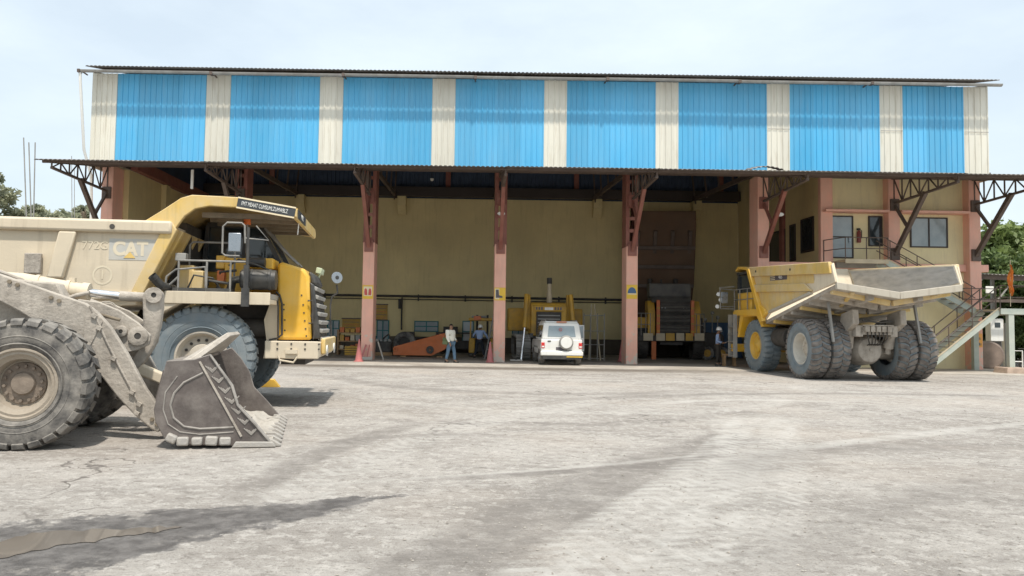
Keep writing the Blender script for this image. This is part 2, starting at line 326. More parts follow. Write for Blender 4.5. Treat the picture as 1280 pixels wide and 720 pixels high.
# ================================================================== GROUND
def ground_material():
    m = bpy.data.materials.new('dusty_yard_ground'); m.use_nodes = True; t = m.node_tree; L = t.links
    b = t.nodes['Principled BSDF']; b.inputs['Specular IOR Level'].default_value = .25
    g = t.nodes.new('ShaderNodeNewGeometry'); pos = g.outputs['Position']
    def lk(v, s):
        if hasattr(v, 'is_linked'): L.new(v, s)
        elif isinstance(v, tuple) and len(v) == 3 and s.type == 'RGBA': s.default_value = (*v, 1)
        else: s.default_value = v
    def mapv(scale, rz=0.0):
        n = t.nodes.new('ShaderNodeMapping'); n.inputs['Scale'].default_value = scale; n.inputs['Rotation'].default_value = (0, 0, rz); L.new(pos, n.inputs[0]); return n.outputs[0]
    def noise(s, d=6, r=.6, v=pos, dist=0):
        n = t.nodes.new('ShaderNodeTexNoise'); n.inputs['Scale'].default_value = s; n.inputs['Detail'].default_value = d; n.inputs['Roughness'].default_value = r; n.inputs['Distortion'].default_value = dist
        L.new(v, n.inputs['Vector']); return n.outputs[0]
    def rng(v, a, b2, c0=0, c1=1):
        x = t.nodes.new('ShaderNodeMapRange'); lk(v, x.inputs[0])
        for i, q in enumerate((a, b2, c0, c1)): lk(q, x.inputs[i + 1])
        return x.outputs[0]
    def mix(f, a, c):
        x = t.nodes.new('ShaderNodeMix'); x.data_type = 'RGBA'; lk(f, x.inputs[0]); lk(a, x.inputs[6]); lk(c, x.inputs[7]); return x.outputs[2]
    def ma(op, a, c=0.0, d=0.0, clamp=False):
        x = t.nodes.new('ShaderNodeMath'); x.operation = op; x.use_clamp = clamp
        for i, q in enumerate((a, c, d)): lk(q, x.inputs[i])
        return x.outputs[0]
    def vm(op, a, c=(0, 0, 0)):
        x = t.nodes.new('ShaderNodeVectorMath'); x.operation = op; lk(a, x.inputs[0]); lk(c, x.inputs[1]); return x
    n1 = noise(.13, 6, .62); n2 = noise(.75, 9, .68); n3 = noise(7, 9, .74); n4 = noise(55, 5, .75); n5 = noise(22, 6, .75)
    edge = ma('SUBTRACT', noise(.8, 6, .65), .5)
    c = mix(rng(n1, .40, .60), (.325, .296, .265), (.415, .383, .348))
    c = mix(rng(n2, .44, .60, 0, .75), c, (.485, .452, .412))
    c = mix(rng(noise(.42, 10, .72, mapv((1, 1.25, 1), .5), .6), .52, .60, 0, .66), c, (.25, .227, .203))        # greyer worn patches
    c = mix(rng(noise(1.6, 10, .74, mapv((1, 1.5, 1), 1.2), .4), .55, .62, 0, .55), c, (.27, .246, .22))
    streak = noise(1.0, 10, .78, mapv((.45, 1.5, 1), -.12))
    c = mix(rng(streak, .53, .61, 0, .45), c, (.57, .535, .49))
    streak2 = noise(1.0, 10, .78, mapv((.5, 1.7, 1), .5))
    c = mix(rng(streak2, .56, .62, 0, .5), c, (.23, .208, .187))
    c = mix(rng(n3, .52, .58, 0, .6), c, (.60, .565, .52))
    c = mix(rng(noise(5, 9, .76, mapv((1, 1.3, 1), .9)), .555, .60, 0, .6), c, (.19, .168, .147))
    c = mix(rng(n5, .54, .60, 0, .5), c, (.20, .178, .155))
    c = mix(rng(n4, .54, .62, 0, .5), c, (.17, .152, .135))
    c = mix(rng(noise(90, 3, .7), .58, .66, 0, .5), c, (.70, .67, .62))
    warm = rng(noise(.25, 3), .5, .7, 0, .28)
    c = mix(warm, c, (.50, .42, .345))
    vo = t.nodes.new('ShaderNodeTexVoronoi'); vo.feature = 'DISTANCE_TO_EDGE'; vo.inputs['Scale'].default_value = .22
    dv = vm('ADD', pos, vm('SCALE', t.nodes.new('ShaderNodeTexNoise').outputs[1]).outputs[0])
    nn = [x for x in t.nodes if x.bl_idname == 'ShaderNodeTexNoise'][-1]; nn.inputs['Scale'].default_value = 1.1; nn.inputs['Detail'].default_value = 6; L.new(pos, nn.inputs['Vector'])
    [x for x in t.nodes if x.bl_idname == 'ShaderNodeVectorMath' and x.operation == 'SCALE'][-1].inputs['Scale'].default_value = 1.6
    L.new(dv.outputs[0], vo.inputs['Vector'])
    crk = ma('MULTIPLY', rng(vo.outputs[0], .006, .002), rng(noise(.3, 4), .50, .58, 0, .75))
    c = mix(crk, c, (.11, .096, .085))
    # bands left by tyres: arcs through three points of the ground
    def band(pa, pb, pc, half, colr, amt, tread=0.0, soft=.25):
        (ax, ay), (bx, by), (cx, cy) = [(q.x, q.y) for q in (G(*pa), G(*pb), G(*pc))]
        d = 2 * (ax * (by - cy) + bx * (cy - ay) + cx * (ay - by))
        ux = ((ax * ax + ay * ay) * (by - cy) + (bx * bx + by * by) * (cy - ay) + (cx * cx + cy * cy) * (ay - by)) / d
        uy = ((ax * ax + ay * ay) * (cx - bx) + (bx * bx + by * by) * (ax - cx) + (cx * cx + cy * cy) * (bx - ax)) / d
        r = math.hypot(ax - ux, ay - uy)
        rel = vm('SUBTRACT', pos, (ux, uy, 0)); dist = vm('LENGTH', rel.outputs[0]).outputs[1]
        off = ma('SUBTRACT', dist, r)
        off2 = ma('ADD', off, ma('MULTIPLY', edge, soft * 1.6))
        f = rng(ma('ABSOLUTE', off2), half, half - soft, 0, amt)
        # ends: fade beyond the first and last point
        mxp, myp = (ax + cx) / 2, (ay + cy) / 2; hl = math.hypot(ax - cx, ay - cy) / 2
        e = vm('LENGTH', vm('SUBTRACT', pos, (mxp, myp, 0)).outputs[0]).outputs[1]
        f = ma('MULTIPLY', f, rng(ma('ADD', e, ma('MULTIPLY', edge, 2.0)), hl + .6, hl - .8))
        f = ma('MULTIPLY', f, rng(noise(2.2, 6, .7), .34, .62, .25, 1))
        if tread:       # chevron bars printed by a lugged tyre
            rs = t.nodes.new('ShaderNodeSeparateXYZ'); L.new(rel.outputs[0], rs.inputs[0])
            al = ma('MULTIPLY', ma('ARCTAN2', rs.outputs[1], rs.outputs[0]), r)
            w = ma('SINE', ma('ADD', ma('MULTIPLY', al, tread), ma('MULTIPLY', ma('ABSOLUTE', off), tread * .9)))
            f = ma('MULTIPLY', f, rng(w, -.1, .35, .35, 1)); f = ma('MULTIPLY', f, rng(noise(1.6, 8, .72, dist=.4), .38, .52, .1, 1))
        return f, colr
    DK, LT = (.205, .186, .168), (.56, .535, .495)
    for a in [((470, 760), (680, 640), (925, 545), .55, DK, .75, 0, .2),
              ((600, 760), (790, 640), (935, 520), .30, LT, .75, 26, .08),
              ((660, 760), (850, 640), (985, 520), .30, LT, .7, 26, .08),
              ((800, 760), (905, 620), (900, 520), .34, LT, .7, 30, .08),
              ((880, 760), (968, 620), (960, 520), .34, LT, .6, 30, .08),
              ((420, 604), (640, 590), (900, 566), .09, LT, .5, 0, .06),
              ((560, 598), (700, 590), (880, 572), .16, DK, .85, 0, .08),
              ((330, 640), (500, 560), (760, 500), .4, LT, .65, 22, .12),
              ((300, 620), (420, 560), (520, 530), .30, DK, .7, 0, .15),
              ((380, 560), (500, 545), (640, 545), .22, DK, .7, 0, .12),
              ((640, 475), (900, 480), (1270, 510), .45, LT, .6, 14, .2),
              ((700, 500), (1000, 492), (1280, 496), .4, DK, .65, 0, .25),
              ((900, 600), (1080, 560), (1280, 560), .6, DK, .55, 0, .4),
              ((960, 720), (1100, 640), (1280, 600), .5, DK, .5, 0, .4),
              ((1000, 560), (1130, 545), (1280, 530), .25, LT, .7, 0, .15),
              ((430, 470), (600, 490), (860, 488), .5, DK, .6, 0, .3),
              ((420, 520), (620, 530), (900, 520), .3, DK, .6, 18, .1),
              ((480, 500), (700, 515), (980, 500), .3, LT, .6, 18, .1),
              ((830, 505), (960, 500), (1080, 505), .25, LT, .75, 0, .15)]:
        f, cc = band(*a); c = mix(f, c, cc)
    # dark fringe along the apron: silt and oil washed off the workshop floor
    sp = t.nodes.new('ShaderNodeSeparateXYZ'); L.new(pos, sp.inputs[0])
    yy = ma('ADD', sp.outputs[1], ma('MULTIPLY', edge, 1.6))
    fr = ma('MULTIPLY', rng(yy, 28.7, 29.9), rng(sp.outputs[0], 13, 6, .0, .82))
    c = mix(fr, c, (.155, .13, .105))
    # wet mud at the left: a tapering tongue
    A = G(-60, 698); B = G(520, 616); dx, dy = (B.x - A.x), (B.y - A.y); ln = math.hypot(dx, dy); dx /= ln; dy /= ln
    rel = vm('SUBTRACT', pos, (A.x, A.y, 0)).outputs[0]
    tt = ma('DIVIDE', vm('DOT_PRODUCT', rel, (dx, dy, 0)).outputs[1], ln)
    dd = vm('DOT_PRODUCT', rel, (-dy, dx, 0)).outputs[1]
    wdt = ma('MULTIPLY_ADD', tt, -1.02, 1.02)
    ed2 = ma('ADD', ma('MULTIPLY', edge, .6), ma('MULTIPLY', ma('SUBTRACT', noise(4, 9, .75), .5), .75))
    wet = rng(ma('SUBTRACT', wdt, ma('ABSOLUTE', ma('ADD', dd, ed2))), -.01, .05)
    wetc = mix(rng(noise(5, 8, .7), .42, .60), (.115, .106, .10), (.215, .20, .188))
    wet = ma('MULTIPLY', wet, rng(noise(2.6, 10, .78), .40, .48, .15, 1))
    wet = ma('MAXIMUM', wet, rng(ma('SUBTRACT', ma('MULTIPLY', wdt, .62), ma('ABSOLUTE', ma('ADD', dd, ma('MULTIPLY', ed2, .8)))), -.01, .06))
    c = mix(wet, c, wetc)
    L.new(c, b.inputs['Base Color'])
    L.new(rng(wet, 0, 1, .92, .45), b.inputs['Roughness'])
    h = ma('ADD', ma('MULTIPLY', n3, 1.2), ma('ADD', ma('MULTIPLY', n2, 1.4), ma('ADD', ma('MULTIPLY', n5, .6), ma('MULTIPLY', n4, .4))))
    bp = t.nodes.new('ShaderNodeBump'); bp.inputs['Strength'].default_value = .8; bp.inputs['Distance'].default_value = .045
    L.new(h, bp.inputs['Height']); L.new(bp.outputs[0], b.inputs['Normal'])
    return m
GM = ground_material()
gb = MB(); gb.add([(-900, -300, 0), (900, -300, 0), (900, 1500, 0), (-900, 1500, 0)], [(0, 1, 2, 3)])
ground = tag(gb.build('ground', GM, smooth=0), kind='structure')

# puddle: muddy water lying in the wet tongue
wm = bpy.data.materials.new('muddy_water'); wm.use_nodes = True; wb = wm.node_tree.nodes['Principled BSDF']
wb.inputs['Base Color'].default_value = (.16, .14, .12, 1); wb.inputs['Roughness'].default_value = .04; wb.inputs['Specular IOR Level'].default_value = .55
up_ = [(-60, 690), (0, 678), (40, 668), (90, 664), (140, 662), (190, 659), (228, 659)]; lo_ = [(222, 662), (185, 667), (150, 671), (118, 678), (80, 681), (40, 690), (0, 698), (-60, 708)]
def wobble(pts):
    out = []
    for i in range(len(pts) - 1):
        for k in range(4):
            f = k / 4; out.append((pts[i][0] * (1 - f) + pts[i + 1][0] * f, pts[i][1] * (1 - f) + pts[i + 1][1] * f + random.uniform(-2.0, 2.0)))
    return out + [pts[-1]]
pd = [G(a, b_) for a, b_ in wobble(up_) + wobble(lo_)]
tag(MB().add([(q.x, q.y, .005) for q in pd], [tuple(range(len(pd)))]).build('puddle', wm, smooth=0), kind='structure')

# loose stones
gm_ = M('stone_chips', (.36, .33, .29), .9, var=.35, vscale=3)
sb = MB()
for i in range(3200):
    yy = 4.5 + 24 * random.random() ** 2.2; xx = random.uniform(-.72, .78) * yy
    if xx < -.9 and yy < 7.6: continue
    s = random.uniform(.004, .012) * (1 + .35 * (random.random() < .06)) * (1 + yy * .03)
    o = [random.uniform(.6, 1.2) for _ in range(6)]
    v = [(xx + s * o[0], yy, s * .4), (xx, yy + s * o[1], s * .3), (xx - s * o[2], yy, s * .4), (xx, yy - s * o[3], s * .35), (xx, yy, s * 1.1 * o[4]), (xx, yy, -.002)]
    sb.add(v, [(0, 1, 4), (1, 2, 4), (2, 3, 4), (3, 0, 4), (1, 0, 5), (2, 1, 5), (3, 2, 5), (0, 3, 5)])
tag(sb.build('stone_chips', gm_, smooth=0), 'small loose stone chips scattered over the dusty yard', 'gravel', kind='stuff')

# apron and workshop floor
YC = 34.7
tag(MB().box(-19.5, 27, 30.9, 36.2, -.05, .05).build('apron', M('dusty_apron', (.50, .46, .40), .85, var=.15, vscale=.8, dust=(.27, .23, .19), damt=.8, dscale=.6, bump=.3, bscale=8), bevel=.015), kind='structure')
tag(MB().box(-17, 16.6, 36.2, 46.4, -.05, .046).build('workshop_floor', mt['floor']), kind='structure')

# ================================================================== WORKSHOP BUILDING
bld = thing('workshop_building', 'long workshop with blue and cream sheet upper wall over open bays', 'building', (3, YC, 0))
def px_x(px, Y, py=420): return P(px, py, Y).x
def bpart(mb, name, mat, bevel=0, smooth=35, label=None, parent=None): return mb.build(name, mat, parent or bld, smooth, bevel, wc=True, label=label)
COLX = [-17.24, -10.97, -4.89, 1.27, 7.43, 13.58, 19.72, 23.5]
ZC_W, ZC_T = 9.0, 8.12      # canopy height at the wall and at its edge
YF = 29.5
for i, x in enumerate(COLX):
    steel = i in (1, 2, 3, 4)
    top = 5.55 if steel else 9.0
    c = bpart(MB().box(x - .27, x + .27, 34.45, 35.5, 0, top), 'column', mt['pink'] if i else mt['pink'], .025)
    # chipped plaster flare at the foot
    if steel:
        for s in (-1, 1):
            b = MB(); xx = x + s * .2
            b.box(xx - .085, xx + .085, 34.5, 34.54, top, 9.2); b.box(xx - .085, xx + .085, 35.36, 35.4, top, 9.2); b.box(xx + s * .05, xx + s * .083, 34.54, 35.36, top, 9.2)
            bpart(b, 'steel_channel', mt['red_steel'], parent=c)
        for k in range(6):
            z0 = top + .15 + k * .58; bpart(MB().box(x - .14, x + .14, 34.47, 34.49, z0 - .08, z0 + .08), 'batten_plate', mt['red_steel'], parent=c)
        bpart(MB().box(x - .3, x + .3, 34.44, 35.46, top + .002, top + .04), 'base_plate', mt['red_steel'], parent=c)
    # bracket truss carrying the canopy
    b = MB(); n = 7
    def topz(y): return ZC_T - .07 + (ZC_W - ZC_T) * (y - YF) / (34.45 - YF)
    ya, yb = YF + .35, 34.45
    tp = [(ya + (yb - ya) * k / n) for k in range(n + 1)]
    bz = lambda y: topz(y) - .22 - .95 * ((y - ya) / (yb - ya))
    for s in (-.09, .09): b.beam((x + s, ya, topz(ya)), (x + s, yb, topz(yb)), .06, .08)
    b.beam((x, ya, bz(ya)), (x, yb, bz(yb)), .12, .09)
    for k in range(n + 1): b.beam((x, tp[k], topz(tp[k])), (x, tp[k], bz(tp[k])), .05, .05)
    for k in range(n):
        p, q = (tp[k], tp[k + 1])
        if k % 2: b.beam((x, p, topz(p)), (x, q, bz(q)), .045, .045)
        else: b.beam((x, p, bz(p)), (x, q, topz(q)), .045, .045)
    bpart(b, 'canopy_truss', mt['brown_steel'])
    b = MB(); ym = ya + (yb - ya) * .48
    b.beam((x, ym, bz(ym) + .02), (x, 34.43, 5.35), .16, .2)
    b.beam((x, 34.4, bz(yb) - .1), (x, ym + (34.43 - ym) * .55, bz(ym) + (5.35 - bz(ym)) * .55), .1, .12)
    b.box(x - .2, x + .2, 34.36, 34.449, 5.1, 5.65); b.box(x - .2, x + .2, 34.36, 34.449, bz(yb) - .35, bz(yb) + .2)
    bpart(b, 'canopy_strut', mt['brown_steel'] if i not in (2, 3, 4, 5) else mt['red_steel'])
# canopy sheets, each 6 m long, and purlins
def corr(b, x0, x1, fn, pitch, depth, prof):
    """corrugated sheet between two edges; fn(x, d, e) gives the point at depth d of the profile on edge e"""
    xs = []; x = x0
    while x < x1 - 1e-6:
        for f, d in prof: xs.append((min(x + f * pitch, x1), d * depth))
        x += pitch
    xs.append((x1, 0)); n = len(xs)
    v = [fn(a, d, 0) for a, d in xs] + [fn(a, d, 1) for a, d in xs]
    b.add(v, [(i, i + 1, n + i + 1, n + i) for i in range(n - 1)])
SINE = [(0, 0), (.25, .8), (.5, 1), (.75, .8)]
TRAP = [(0, 0), (.70, 0), (.76, 1), (.94, 1)]
xL, xR = -17.75, 25.4
ed = [xL] + COLX[1:-1] + [xR]
for i in range(len(ed) - 1):
    b = MB(); j = random.uniform(-.03, .03)
    corr(b, ed[i], ed[i + 1] + .15, lambda x, d, e: (x, YF + j - .02 * (i % 2) if e == 0 else 34.3, (ZC_T + d + .006 * (i % 2)) if e == 0 else ZC_W + d + .03 + .006 * (i % 2)), .19, .045, SINE)
    o = bpart(b, 'canopy_sheet', mt['roof_sheet']); sm = o.modifiers.new('solid', 'SOLIDIFY'); sm.thickness = .006
for k, y in enumerate((YF + .4, YF + 1.6, YF + 2.8, YF + 4.0)):
    z = ZC_T - .05 + (ZC_W - ZC_T) * (y - YF) / (34.45 - YF); bpart(MB().box(xL + .1, xR, y - .04, y + .04, z - .05, z + .045), 'purlin', mt['brown_steel'])
b = MB(); b.box(xL + .9, 24.3, 34.46, 34.6, 9.02, 9.3); bpart(b, 'eaves_beam', mt['brown_steel'])
# lifted scrap of sheet lying on the canopy edge
b = MB(); corr(b, 0, 1.3, lambda x, d, e: (x + 11.2, YF + .1 if e == 0 else YF + .8, 8.2 + d + .12 * math.sin(x * 2.4) + (.14 if e else 0)), .19, .045, SINE)
o = bpart(b, 'loose_canopy_sheet', mt['roof_sheet']); o.modifiers.new('solid', 'SOLIDIFY').thickness = .006
# upper wall of profiled sheet, in coloured panels
YW = 34.3
edges_px = [114, 145.5, 257, 287.5, 399, 428.5, 540, 569, 680, 708.5, 819.5, 848, 958.5, 987, 1099.5, 1128, 1204.5, 1235]
ZW0, ZW1 = 9.05, 13.32
ex = [px_x(p, YW, 150) for p in edges_px]
for i in range(len(ex) - 1):
    blue = i % 2 == 1; b = MB(); w = ex[i + 1] - ex[i]; n = max(3, round(w / .262)); pt = w / n
    y0 = YW - (.0 if blue else .012)
    corr(b, ex[i], ex[i + 1], lambda x, d, e: (x, y0 - d, ZW0 if e == 0 else ZW1), pt, .035, TRAP)
    o = bpart(b, 'wall_sheet', mt['blue'] if blue else mt['white_sheet'], smooth=20)
    if i in (12, 14, 16):      # lap joint across the cream sheets
        bpart(MB().box(ex[i] + .02, ex[i + 1] - .02, y0 - .043, y0 - .036, 11.15, 11.18), 'sheet_lap', mt['gutter'], parent=o)
b = MB(); b.box(ex[0] + .05, ex[-1] - .05, YW + .02, YW + .12, ZW0, ZW1); bpart(b, 'wall_backing', mt['unlit_sheet'])
for k, z in enumerate((10.3, 11.8, 13.0)): bpart(MB().box(ex[0] + .1, ex[-1] - .1, YW + .12, YW + .25, z, z + .12), 'girt', mt['red_steel'])
# roof
for nm, y0, y1, z0, z1 in (('roof_sheet', 33.6, 40.2, 13.42, 15.1), ('roof_sheet', 40.2, 46.9, 15.1, 13.42)):
    b = MB(); corr(b, ex[0] - .02, ex[-1] + .08, lambda x, d, e: (x, y0 if e == 0 else y1, (z0 if e == 0 else z1) + d), .19, .045, SINE)
    o = bpart(b, nm, mt['roof_sheet']); o.modifiers.new('solid', 'SOLIDIFY').thickness = .008
for sx in (ex[0] + .02, ex[-1] - .02):
    b = MB(); b.prism([(34.3, 8.9), (46.3, 8.9), (46.3, 13.4), (40.2, 14.95), (34.3, 13.4)], sx - .03, sx + .03, 'yz'); bpart(b, 'gable_sheet', mt['white_sheet'])
gx0, gx1 = ex[0] - .32, ex[-1] + .14
nseg = 7
for k in range(nseg):
    a = gx0 + (gx1 - gx0) * k / nseg; c = gx0 + (gx1 - gx0) * (k + 1) / nseg; g_ = MB()
    zz = 13.22 - .02 * (k % 2)
    pr = [(33.56 + .11 * math.cos(t_), zz + .11 * math.sin(t_)) for t_ in [math.pi + math.pi * q / 8 for q in range(9)]]
    pr += [(33.655, zz), *[(33.56 + .095 * math.cos(t_), zz + .095 * math.sin(t_)) for t_ in [2 * math.pi - math.pi * q / 8 for q in range(9)]]]
    g_.prism(pr, a + .004, c - .004, 'yz'); o = bpart(g_, 'gutter', mt['gutter'])
    b = MB(); b.box(a + .02, a + .14, 33.435, 33.685, zz - .13, zz + .02); b.box(a + .05, a + .1, 33.66, 34.27, zz - .02, zz + .03); bpart(b, 'gutter_bracket', mt['brown_steel'], parent=o)
# down pipe at the left end
b = MB(); x = gx0 + .1; b.tube([(x, 33.56, 13.12), (x + .02, 33.58, 12.7), (x + .1, 34.0, 9.6), (x + .22, 34.5, 8.5), (x + .25, 34.6, 7.0), (x + .25, 34.7, .1)], .065, 10); bpart(b, 'down_pipe', mt['white'])
# inner walls
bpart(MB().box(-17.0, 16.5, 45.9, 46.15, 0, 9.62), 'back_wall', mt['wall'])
bpart(MB().box(-16.7, 16.48, 45.87, 45.898, 0, 1.0), 'dark_base_strip', mt['dark_base_strip'])  # added strip; the dimness at the wall foot is put into its colour
b = MB(); corr(b, -17.9, 24, lambda x, d, e: (x, 46.1 - d, 9.0 if e == 0 else 13.4), .262, .035, TRAP); bpart(b, 'back_sheet', mt['unlit_sheet'], smooth=20)
bpart(MB().box(-17.0, 16.45, 45.3, 45.6, 9.66, 10.25), 'crane_beam', mt['frame_dark'])
bpart(MB().box(-17.0, -16.72, 35.52, 45.898, 0, 9.0), 'side_wall', mt['wall'])
bpart(MB().box(-17.0, -16.75, 34.46, 46.0, 9.31, 13.25), 'shade_lining', mt['unlit_sheet'])  # added dark sheet over the bright gable; roof shade put into its colour
bpart(MB().beam((-16.55, 35.6, 9.3), (-16.55, 45.25, 9.3), .34, .55), 'crane_beam', mt['red_steel'])
bpart(MB().box(-16.718, -16.45, 39.2, 39.7, 0, 8.98), 'pilaster', mt['wall'])
for px in (377, 503, 746, 869):
    xx = px_x(px, 45.8, 250); b = MB(); b.box(xx - .26, xx + .26, 45.3, 45.898, 9.1, 9.655); b.prism([(45.3, 9.1), (45.898, 9.1), (45.898, 8.55), (45.75, 8.55)], xx - .26, xx + .26, 'yz'); bpart(b, 'corbel', mt['wall'])
for px in (340, 560, 720, 900): bpart(MB().box(px_x(px, 46, 250) - .15, px_x(px, 46, 250) + .15, 45.8, 45.96, 10.3, 13.2), 'upper_post', mt['red_steel'])
b = MB(); b.tube([(-16.6, 45.75, 3.5), (12, 45.75, 3.46)], .07, 8); b.tube([(-16.6, 45.75, 3.3), (12, 45.75, 3.28)], .03, 6)
for k in range(10): b.box(-15 + k * 2.9, -14.92 + k * 2.9, 45.7, 45.895, 3.2, 3.6)
bpart(b, 'wall_pipe', mt['dark'])
b = MB(); xx = px_x(502, 45.7, 400); b.tube([(xx, 45.7, 3.4), (xx, 45.7, 1.4)], .05, 8); b.box(xx - .22, xx - .08, 45.6, 45.89, 2.7, 3.3); bpart(b, 'drop_pipe', mt['dark'])
def wwin(px0, px1, py0, py1, Y, name='window', glass='pale_glass', frame='teal', panes=2, rows=1, parent=None):
    a = P(px0, py0, Y); c = P(px1, py1, Y); f = MB(); w = .06
    x0, x1, z1, z0 = a.x, c.x, a.z, c.z; y = Y
    f.box(x0, x1, y - .05, y + .02, z0, z0 + w); f.box(x0, x1, y - .05, y + .02, z1 - w, z1)
    for k in range(panes + 1):
        xx = x0 + (x1 - x0) * k / panes; xx = min(max(xx, x0 + w / 2), x1 - w / 2); f.box(xx - w / 2, xx + w / 2, y - .053, y + .02, z0 + w - .002, z1 - w + .002)
    for r in range(1, rows): zz = z0 + (z1 - z0) * r / rows; f.box(x0 + w, x1 - w, y - .047, y + .02, zz - w / 2, zz + w / 2)
    o = bpart(f, name, mt[frame])
    for k in range(panes):
        for r in range(rows):
            bpart(MB().box(x0 + (x1 - x0) * k / panes + w * .4, x0 + (x1 - x0) * (k + 1) / panes - w * .4, y - .02, y - .008, z0 + (z1 - z0) * r / rows + w * .4, z0 + (z1 - z0) * (r + 1) / rows - w * .4), 'pane', mt[glass], parent=o)
    return o
for a in ((409, 424, 400, 421, 2, 2), (471, 486, 400, 426, 2, 2), (518, 548, 401, 415, 2, 2), (578, 592, 401, 428, 1, 2), (640, 656, 402, 424, 2, 2)):
    wwin(a[0], a[1], a[2], a[3], 45.87, panes=a[4], rows=a[5])
# office block at the right: side wall, front wall, floor slab
bpart(MB().box(16.5, 16.75, 35.122, 45.898, 0, 13.3), 'side_wall', mt['wall'])
bpart(MB().box(16.3, 16.498, 38.9, 39.25, 4.98, 8.95), 'pilaster', mt['red_steel'])
def swin(px0, px1, z0, z1, name):
    def yy(px):
        d = ray(px, 300); return (16.5 / d.x) * d.y
    y0, y1 = sorted((yy(px0), yy(px1))); w = .08; f = MB()
    f.box(16.44, 16.52, y0, y1, z0, z0 + w); f.box(16.44, 16.52, y0, y1, z1 - w, z1); f.box(16.44, 16.52, y0, y0 + w, z0 + w, z1 - w); f.box(16.44, 16.52, y1 - w, y1, z0 + w, z1 - w)
    o = bpart(f, name, mt['frame_dark']); bpart(MB().box(16.47, 16.5 - .004, y0 + .03, y1 - .03, z0 + .03, z1 - .03), 'pane', mt['glass'], parent=o)
swin(1002, 1018, 5.6, 7.3, 'window'); swin(988, 995, 5.3, 7.2, 'window'); swin(962, 976, 5.0, 7.1, 'door'); swin(978, 982, 5.0, 7.1, 'door')
bpart(MB().box(13.86, 24.3, 34.72, 35.1, 4.62, 4.96), 'floor_band', mt['pink'], .02)
FW = 34.9
f0, f1 = 16.5, 23.3
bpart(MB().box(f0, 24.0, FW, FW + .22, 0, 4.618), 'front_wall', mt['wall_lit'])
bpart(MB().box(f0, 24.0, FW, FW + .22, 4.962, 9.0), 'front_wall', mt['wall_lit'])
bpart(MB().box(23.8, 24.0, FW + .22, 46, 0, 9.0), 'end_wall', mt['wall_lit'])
bpart(MB().box(f0 - .15, f0 + .42, 34.62, 34.898, 4.962, 8.98), 'corner_pilaster', mt['pink'], .02)
bpart(MB().box(f0 - .15, f0 + .42, 34.62, 34.898, 0, 4.618), 'corner_pilaster', mt['pink'], .02)
z_l = P(1070, 264, 34.5).z
bpart(MB().box(f0 - .05, COLX[6] - .29, 34.3, FW - .002, z_l - .05, z_l + .06), 'window_ledge', mt['pink'], .012)
bpart(MB().box(COLX[6] + .29, COLX[7] - .29, 34.3, FW - .002, z_l - .05, z_l + .06), 'window_ledge', mt['pink'], .012)
wwin(1137, 1184.5, 271.5, 310, FW - .012, frame='frame_dark', glass='pale_glass', panes=2)
wwin(1085, 1103, 270, 308, FW - .012, frame='frame_dark', glass='glass', panes=1)
d_ = wwin(1037, 1066.5, 269.5, 323, FW - .012, 'door', frame='frame_dark', glass='pale_glass', panes=1, rows=2)
bpart(MB().box(P(1062, 300, 34.8).x - .02, P(1062, 300, 34.8).x + .02, 34.78, 34.83, 5.9, 6.2), 'handle', mt['silver'], parent=d_)
# rows of roof trusses seen under the canopy
for x in COLX[:6]:
    b = MB(); b.beam((x, 35.5, 9.3), (x, 45.9, 9.75), .16, .22)
    for k in range(5): yk = 36.2 + k * 2.2; b.beam((x, yk, 9.4), (x, yk + 1.1, 12.2 + .7 * (1 - abs(k - 2) / 2)), .08, .08)
    b.beam((x, 34.5, 13.2), (x, 40.2, 14.9), .12, .15); b.beam((x, 40.2, 14.9), (x, 45.9, 13.2), .12, .15)
    bpart(b, 'roof_truss', mt['brown_steel'])

# ------------------------------------------------------------------ signs and fittings on the columns
def sign(name, label, px, py0, py1, w, mats):
    a = P(px, py0, 34.43); c = P(px, py1, 34.43)
    r = thing(name, label, 'sign', (a.x, 34.448, c.z), 0); h = a.z - c.z
    MB().box(-w / 2, w / 2, -.022, 0, 0, h).build('plate', mats, r)
    return r, h
s1, h = sign('safety_sign', 'yellow bordered sign with red glove symbol on a pink column', 460, 356.5, 373.5, .5, mt['sign_yellow'])
MB().box(-.2, .2, -.027, -.0225, .13, h - .06).build('panel', mt['sign_cream'], s1)
for s in (-1, 1):
    b = MB(); b.prism([(s * .02, .17), (s * .15, .17), (s * .17, .32), (s * .15, .45), (s * .09, .5), (s * .04, .42)], -.032, -.0275); b.build('glove_symbol', mt['sign_red'], s1)
s2, h = sign('safety_sign', 'yellow sign with dark boot symbol on the column beside the white vehicle', 625, 359.5, 375.5, .52, mt['sign_yellow'])
MB().box(-.23, -.03, -.027, -.0225, .05, h - .05).build('panel', mt['sign_cream'], s2)
MB().prism([(-.19, .12), (.12, .12), (.12, .2), (-.04, .24), (-.06, h - .1), (-.19, h - .1)], -.032, -.0275).build('boot_symbol', mt['sign_dark'], s2)
s3, h = sign('safety_sign', 'yellow sign with blue helmet symbol on the column beside the dark truck', 790, 356, 373.5, .5, mt['sign_yellow'])
MB().prism([(-.21, .26)] + [(.2 * math.cos(math.pi * (1 - k / 10)), .28 + .26 * math.sin(math.pi * (1 - k / 10))) for k in range(11)] + [(.21, .26)], -.028, -.0225).build('helmet_symbol', mt['sign_blue'], s3)
MB().box(-.21, .21, -.027, -.0225, .2, .25).build('stripe', mt['sign_cream'], s3)
s4, h = sign('painted_sign', 'orange band with two lines of dark lettering on the end column', 1220.5, 417, 434, .55, mt['sign_orange'])
for ln, zz in ((0, .40), (1, .14)):
    x = -.22
    while x < .2:
        w = random.uniform(.03, .07)
        if random.random() < .85: MB().box(x, x + w * .75, -.026, -.0225, zz - .06, zz + random.uniform(.04, .08)).build('letter_mark', mt['sign_dark'], s4)
        x += w + .012
